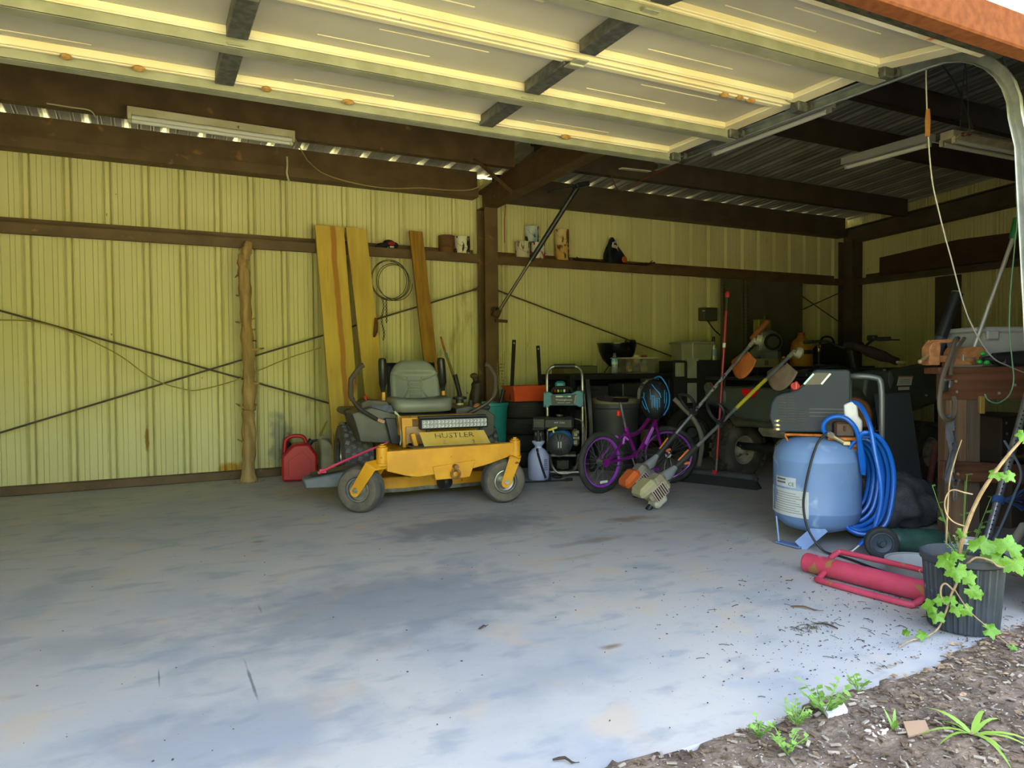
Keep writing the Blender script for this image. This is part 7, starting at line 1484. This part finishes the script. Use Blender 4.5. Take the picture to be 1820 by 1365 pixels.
t2 = thing('white_basin', 'pale plastic basin standing behind the nursery pot', 'basin', (3.36, 2.19, 0), facing(3.36, 2.19))
b = MB(); b.lathe([(.001, .004), (.13, .004), (.145, .02), (.152, .07), (.157, .08), (.157, .095), (.147, .095), (.14, .07), (.13, .03), (.001, .03)], (0, 0, 0), n=32); b.build('basin_body', mat('pale_plastic_basin', 'a9abaa', .45, var='9a9c9b', vscale=6), t2, local=True)
b = MB(); b.torus((0, 0, .09), (0, 0, 1), .150, .005, 32, 6); b.build('inner_rim', mat('wet_dark_rim', '56605f', .4), t2, local=True)
t3 = thing('white_bottle', 'white plastic bottle with ribbed cap behind the vine leaves', 'bottle', (3.42, 1.98, 0), .3)
b = MB(); b.lathe([(.001, .004), (.048, .004), (.055, .02), (.055, .14), (.048, .17), (.035, .185), (.033, .195), (.001, .195)], (0, 0, 0), n=24); b.build('bottle_body', mat('lilac_white_plastic', 'c8c9da', .4), t3, local=True)
b = MB(); b.lathe([(.038, .19), (.040, .195), (.040, .235), (.036, .24), (.001, .24)], (0, 0, 0), n=24); b.build('cap', mat('white_cap', 'dcdde2', .4), t3, local=True)
b = MB(); b.box((0.02, -.054, .10), (.05, .004, .08), ch=.001); b.build('bar_label', mat('barred_label', 'b7b8c8', .5, var='4a4c5a', vscale=60, vlo=.5, vhi=.54), t3, local=True)
t4 = thing('rusty_pole', 'grey and rusty pole lying beside the nursery pot at the right edge', 'pole', (3.16, 1.80, 0))
b = MB(); b.cyl((3.13, 1.795, .024), (3.62, 1.86, .30), .020, n=14); b.build('pole_body', mat('weathered_grey_pole', '8d8c86', .6, .2, var='9b7a68', vscale=6, spots=(('4f6f68', 9, .66, .05),)), t4)
b = MB(); b.cyl((3.10, 1.791, .012), (3.18, 1.8016, .052), .0215, n=14); b.build('rusty_end', mat('rust_pink_end', '7d4a40', .8, var='8f5a4c', vscale=10), t4)
t5 = thing('terracotta_pot', 'dusty pink clay pot half hidden behind the nursery pot', 'pot', (3.26, 1.93, 0))
b = MB(); b.lathe([(.001, .003), (.07, .003), (.075, .01), (.09, .13), (.098, .132), (.10, .165), (.088, .165), (.066, .02), (.001, .02)], (3.26, 1.93, 0), n=26); b.build('clay_body', mat('dusty_clay', 'a5695c', .8, var='935a4e', vscale=8), t5); b = MB(); b.lathe([(.084, .14), (.04, .145), (.001, .146)], (3.26, 1.93, 0), n=26); b.build('soil', MATS['dry_soil'], t5)
# vine
M_LEAF = mat('fresh_vine_leaf', '557f20', .5, var='648f29', vscale=12, trans=.0)
lb = M_LEAF.node_tree.nodes['Principled BSDF']; lb.inputs['Subsurface Weight'].default_value = .0
M_STEM = mat('tan_vine_stem', 'a78f6c', .8, var='8f7857', vscale=30); M_GST = mat('green_stalk', '8aa045', .6)
def leaf_mesh(seed):
    rnd = random.Random(seed); n = 45; pts = []
    lobes = [0, 1.15, -1.15, 2.1, -2.1]
    for i in range(n):
        a = -PI+2*PI*i/n; r = .66
        for l_, amp in zip(lobes, (1., .92, .92, .82, .82)): r = max(r, amp*math.exp(-((a-l_)/.62)**2))
        r *= (1+.06*(1 if i % 2 else -1))
        if abs(a) > 2.85: r *= .35
        z = .16*math.sin(a*2.5+seed)*r-.22*r*r
        pts.append(Vector((math.sin(a)*r, math.cos(a)*r, z)))
    vs_ = [Vector((0, 0, .04))]+[p*.5+Vector((0, 0, .05+.03*math.cos(i*.84))) for i, p in enumerate(pts)]+pts
    fs = [(0, 1+i, 1+(i+1) % n) for i in range(n)]+[(1+i, 1+n+i, 1+n+(i+1) % n, 1+(i+1) % n) for i in range(n)]
    me = MB().add(vs_, fs).mesh('vine_leaf', 60); me.materials.append(M_LEAF); return me
LM = [leaf_mesh(k) for k in range(4)]
vn = thing('grape_vine', 'grape vine with bright green lobed leaves growing from the nursery pot', 'vine', (2.905, 1.715, .272), facing(2.905, 1.715))
def stem(pts, r, m=M_STEM): b = MB(); b.tube([(x, y, z-.272) for x, y, z in pts], r, 7, smooth=4); return b.build('stem', m, vn, local=True)
def leaf(p, size, nrm, up):
    o = link('vine_leaf', random.choice(LM), None, vn); nrm = Vector(nrm).normalized(); up = Vector(up); up = (up-nrm*nrm.dot(up)).normalized(); x = up.cross(nrm)
    o.location = Vector(p)-Vector((0, 0, .272)); o.rotation_euler = Matrix((x, up, nrm)).transposed().to_euler(); o.scale = (size*.9, size*.9, size*.9)
# pot frame: x to the right seen from the opening, -y towards the opening
stem([(-.005, -.02, .26), (-.012, -.07, .30), (-.008, -.10, .35), (.006, -.12, .415), (.028, -.13, .492), (.058, -.135, .57), (.092, -.14, .636), (.135, -.14, .71), (.19, -.14, .79)], [.0085, .008, .0075, .007, .006, .005])
stem([(.01, -.122, .43), (-.03, -.135, .445), (-.055, -.14, .475), (-.062, -.14, .52), (-.05, -.14, .56), (-.03, -.14, .572), (.0, -.14, .565), (.03, -.14, .56)], .0028)
stem([(-.012, -.07, .30), (-.008, -.165, .275), (-.02, -.175, .22), (-.038, -.172, .172), (-.051, -.168, .116), (-.065, -.165, .07), (-.082, -.17, .03), (-.115, -.22, .012), (-.17, -.31, .012), (-.20, -.40, .012)], [.005, .0045, .004, .0035, .003, .0025])
stem([(-.012, -.07, .30), (.01, -.15, .295), (.042, -.165, .325), (.086, -.165, .32), (.112, -.16, .30), (.14, -.15, .30)], .0035)
stem([(-.03, -.175, .19), (-.055, -.185, .215), (-.07, -.18, .20), (-.072, -.175, .165), (-.06, -.17, .13)], .0035)
stem([(-.03, -.172, .20), (.0, -.175, .15), (.03, -.172, .11), (.075, -.168, .07), (.11, -.17, .04), (.16, -.20, .015), (.22, -.24, .012)], .0022)
stem([(-.06, .20, .0), (-.062, .19, .25), (-.058, .18, .42), (-.05, .17, .56), (-.03, .16, .66), (-.008, .15, .74)], [.005, .004, .003, .002])
for p, s_, n_, u_ in (((-.055, -.175, .302), .050, (-.3, -.8, .5), (-.6, 0, -.5)), ((-.022, -.185, .272), .055, (0, -.9, .35), (.1, 0, -1)), ((.018, -.180, .250), .040, (.3, -.9, .3), (.5, 0, -.7)), ((-.02, -.17, .318), .040, (-.1, -.6, .8), (-.2, 0, .6)),
                      ((.055, -.10, .355), .062, (0, -.7, .7), (.1, -.2, .9)), ((.082, -.09, .335), .050, (.3, -.8, .5), (.7, 0, -.2)), ((.10, -.05, .35), .045, (.2, -.7, .7), (.4, .2, .4)), ((.142, -.15, .372), .062, (.1, -.85, .5), (.2, 0, 1)), ((.160, -.155, .322), .060, (.2, -.9, .3), (.5, 0, -.9)), ((.115, -.15, .33), .040, (0, -.9, .5), (-.5, 0, -.4)),
                      ((-.006, -.12, .405), .028, (-.3, -.9, .1), (-.3, 0, -1)), ((.028, -.185, .205), .040, (.1, -.9, .4), (.5, 0, -.3)), ((.05, -.18, .190), .030, (.5, -.8, .2), (.5, 0, -.9)), ((-.105, -.175, .118), .042, (-.3, -.8, .5), (-.8, 0, -.1)), ((-.085, -.178, .085), .040, (-.1, -.9, .4), (-.2, 0, -1)), ((-.068, -.18, .145), .036, (0, -.8, .6), (-.3, 0, .8)), ((-.038, -.18, .150), .030, (.1, -.8, .6), (.3, 0, .7)), ((-.018, -.182, .124), .036, (.1, -.9, .3), (.1, 0, -1)), ((.010, -.178, .124), .034, (.2, -.9, .3), (.6, 0, -.6)),
                      ((.085, -.18, .062), .042, (.1, -.7, .7), (.9, 0, .0)), ((.155, -.21, .022), .022, (.1, -.4, .9), (.5, -.5, 0)), ((-.135, -.26, .028), .032, (0, -.5, .85), (.8, -.2, 0)), ((-.185, -.28, .030), .024, (-.6, -.7, .3), (-.1, 0, .9)),
                      ((.104, -.145, .648), .036, (-.2, -.8, .6), (-.5, 0, -.5)), ((.140, -.145, .640), .034, (.2, -.8, .5), (.6, 0, -.6)), ((.185, -.145, .795), .032, (0, -.9, .3), (-.3, 0, -.8)), ((.20, -.13, .78), .03, (.3, -.8, .3), (.4, 0, -.9))):
    leaf(p, s_, n_, u_)
# weeds with fine leaves
def weed(x, y, n, h, label, spread=.5, m=None, blade=False, size=.016, z0=0.):
    z0 = z0 or (dirtz(x, y) if y < 1.56 else 0.)
    t = thing('weed', label, 'weed', (x, y, z0))
    rnd = random.Random(int(x*977+y*331)); m = m or mat('weed_green', '6f9440', .6, var='83a84e', vscale=20)
    for k in range(n):
        a = 2*PI*k/n+rnd.random(); l_ = h*(.6+.6*rnd.random()); e = Vector((math.cos(a), math.sin(a), 0))*l_*spread
        b = MB()
        if blade:
            w2 = .006+.004*rnd.random(); sd = Vector((-math.sin(a), math.cos(a), 0)); vs_ = []
            for j in range(6):
                q = j/5; c = e*q*1.6+Vector((0, 0, l_*(q-.75*q*q*spread*1.2))); ww = w2*(1-q)**.6*(1 if j else .6); vs_ += [c-sd*ww, c+sd*ww+Vector((0, 0, .001))]
            b.add(vs_, [(2*j, 2*j+1, 2*j+3, 2*j+2) for j in range(5)]); b.build('blade', m, t, local=True, recalc=False)
        else:
            b.tube([(0, 0, 0), e*.5+Vector((0, 0, l_*.6)), e+Vector((0, 0, l_))], .0015, 4)
            for j in range(5):
                q = .35+.16*j; c = e*q+Vector((0, 0, l_*q)); aa = rnd.random()*6.28; s_ = size*(.7+.6*rnd.random()); d1 = Vector((math.cos(aa), math.sin(aa), .4)).normalized()*s_; sd = Vector((-math.sin(aa), math.cos(aa), 0))*s_*.45
                b.add([c, c+d1*.5+sd, c+d1*1.1, c+d1*.5-sd], [(0, 1, 2, 3)])
            b.build('sprig', m, t, local=True, recalc=False)
    return t
weed(1.67, 1.46, 9, .06, 'low clover-like weed at the slab edge left of the white plastic scrap', .9)
weed(1.80, 1.47, 14, .075, 'leafy green weed patch beside the white plastic scrap at the slab edge', 1.0, size=.022)
weed(2.02, 1.52, 6, .06, 'small weed tuft at the slab edge right of the clover patch', .7)
weed(2.05, 1.18, 11, .085, 'bright strap-leaved grass tuft in the dirt at lower right', 1.1, mat('bright_grass', '7a9c3a', .5, var='8cab4b', vscale=10), True)
weed(1.52, 1.46, 7, .05, 'pale weed sprig on the slab edge towards the middle', .8)
weed(1.52, 1.36, 8, .055, 'dusty green weed in the dirt below the slab edge', .9)
weed(1.88, 1.30, 4, .07, 'single upright weed leaf pair in the dirt', .3, None, True)
weed(2.90, 1.72, 14, .07, 'fine weeds sprouting inside the nursery pot', .9, mat('fine_weed', '6d8a4a', .7), False, .012, .27)
weed(3.12, 1.98, 7, .16, 'tall seeding weed stalks between basin and pot', .5, mat('pale_seed_weed', 'a3a76a', .7), False, .010, .02)
weed(3.34, 1.98, 6, .5, 'feathery green weed growing up behind the galvanised pipe', .25, mat('feather_weed', '557a34', .6), False, .03)
# ------------------------------------------------------------------ litter on slab and dirt
rnd = random.Random(11)
M_TWIG = mat('dark_twig', '3d342b', .9); M_DRY = mat('dry_leaf', '6a5137', .9, var='8a6b48', vscale=30)
def litter(name, n, area, kind, m, label, cat):
    b = MB()
    for _ in range(n):
        x, y = area(rnd); z = .003 if y > 1.60 else dirtz(x, y)+.004; a = rnd.random()*PI
        if kind == 'twig':
            l_ = .004+.018*rnd.random()**2.5; d = Vector((math.cos(a), math.sin(a), 0))*l_; b.tube([Vector((x, y, z))-d, Vector((x, y, z+.002))+d*.1, Vector((x, y, z))+d], .0008+.0008*rnd.random(), 4)
        elif kind == 'crumb': r = .001+.0025*rnd.random()**3; b.ball((x, y, z), (r*1.5, r, r*.6), 5, 3, Matrix.Rotation(a, 3, 'Z'))
        elif kind == 'chip':
            r = .002+.007*rnd.random()**3; b.box((x, y, z+r*.3), (r*3.4, r*1.0, r*.5), Matrix.Rotation(a, 3, 'Z') @ Matrix.Rotation(rnd.uniform(-.5, .5), 3, 'X'))
        elif kind == 'leaf':
            r = .008+.012*rnd.random(); R_ = Matrix.Rotation(a, 3, 'Z') @ Matrix.Rotation(rnd.uniform(-.7, .7), 3, 'X'); b.add([Vector((x, y, z+.004))+R_ @ Vector(p) for p in ((-r, 0, 0), (0, r*.45, .002), (r, 0, 0), (0, -r*.45, .002))], [(0, 1, 2, 3)])
    o = b.build(name, m, recalc=False); tag(o, label, cat, kind='stuff')
slabR = lambda r: (2.0+1.3*r.random()+.3*r.gauss(0, 1), 1.56+.9*abs(r.gauss(0, .6)))
slabA = lambda r: (-.4+4.0*r.random(), 1.6+4.2*r.random()**1.3)
dirt = lambda r: (.9+2.6*r.random(), .85+.67*r.random())
edge = lambda r: (2.2+1.1*r.random(), 1.46+.16*r.random())
litter('twig_litter', 170, slabR, 'twig', M_TWIG, 'dark twig bits scattered on the slab near the pot', 'twigs')
litter('crumb_litter', 900, slabR, 'crumb', M_TWIG, 'dark crumbs of dirt scattered on the slab near the pot', 'dirt')
litter('floor_specks', 260, slabA, 'crumb', mat('speck', '4a443c', .9), 'sparse dark specks on the open slab', 'dirt')
litter('wood_chips', 1400, dirt, 'chip', mat('grey_chip', '8f8377', .9, var='a79b8c', vscale=40), 'grey wood chips over the dirt strip', 'wood chips')
litter('brown_chips', 3200, dirt, 'chip', mat('brown_chip', '75624f', .95, var='5a4a3d', vscale=40), 'brown bark chips over the dirt strip', 'bark chips')
litter('pale_pebbles', 420, dirt, 'crumb', mat('white_pebble', 'cfcac4', .7), 'small white pebbles and shell bits in the dirt', 'pebbles')
litter('dirt_twigs', 420, dirt, 'twig', mat('dirt_twig', '6b5a48', .9), 'thin twigs in the dirt strip', 'twigs')
litter('dry_leaves', 380, lambda r: edge(r) if r.random() < .6 else dirt(r), 'leaf', mat('dry_tan_leaf', 'a08a6c', .85, var='7a654a', vscale=60), 'dry tan leaf bits along the slab edge below the pot', 'leaves')
def scrap(name, pts, th, m, label, cat): b = MB(); b.prism(pts[1], pts[0], (1, 0, 0), (0, 1, .15), th); return tag(b.build(name, m), label, cat)
M_WP = mat('white_plastic_scrap', 'd8d4da', .4)
scrap('plastic_scrap', ((1.83, 1.455, dirtz(1.83, 1.455)+.012), [(-.05, -.015), (.03, -.02), (.05, .012), (-.03, .02)]), .012, M_WP, 'crumpled white plastic scrap among the slab-edge weeds', 'scrap')
scrap('plastic_scrap', ((1.62, 1.13, dirtz(1.62, 1.13)+.008), [(-.03, -.006), (.03, -.008), (.03, .006), (-.03, .008)]), .008, M_WP, 'white stick-like scrap at the bottom edge of the dirt', 'scrap')
scrap('cardboard_scrap', ((1.93, 1.27, dirtz(1.93, 1.27)+.012), [(-.06, -.02), (.02, -.03), (.06, .01), (-.01, .03)]), .006, mat('tan_card_scrap', '9c7f66', .8), 'tan cardboard scrap lying in the dirt', 'scrap')
for k in range(14): x, y = 1.79+.12*rnd.random(), 1.28+.07*rnd.random(); b = MB(); b.ball((x, y, dirtz(x, y)+.005), (.006+.007*rnd.random(), .003+.004*rnd.random(), .003), 6, 4, Matrix.Rotation(k*.8, 3, 'Z') @ Matrix.Rotation(k*.5, 3, 'X')); tag(b.build('shell_bit', mat('shell_white', 'd5cfc8', .5)), 'pale shell fragment in the heap on the dirt', 'shell', 'heap of shell fragments in the dirt')
def twig(x, y, l_, a, label, m=M_TWIG, r=.004): d = Vector((math.cos(a), math.sin(a), 0))*l_/2; z = .006 if y > 1.53 else dirtz(x, y)+.012; b = MB(); b.tube([Vector((x, y, z))-d, Vector((x+.01, y+.006, z+.004))-d*.2, Vector((x, y, z))+d*.5, Vector((x+.004, y, z+.002))+d], [r*.6, r, r*.8, r*.3], 6, smooth=2); tag(b.build('twig', m), label, 'twig')
twig(.98, 1.62, .07, -.75, 'small dark twig near the bottom edge of the slab'); twig(2.42, 1.98, .11, 1.9, 'dark twig left of the nursery pot'); twig(2.92, 1.56, .10, -.5, 'reddish twig just in front of the pot', mat('red_brown_twig', '6a3a2e', .8)); twig(2.52, 2.15, .13, -1.0, 'brown twig in front of the pink post driver', mat('brown_twig', '5a4232', .9)); twig(1.20, 2.62, .05, .4, 'dark speck-like leaf in the middle of the slab'); twig(1.72, 1.16, .08, .9, 'pale bent twig standing in the dirt', mat('pale_twig', 'a59a8c', .9))
litter('grass_clump', 60, lambda r: (2.36+.05*r.gauss(0, 1), 2.0+.03*r.gauss(0, 1)), 'twig', mat('olive_moss', '4d4a38', .95), 'small mossy clump of debris on the slab', 'debris')
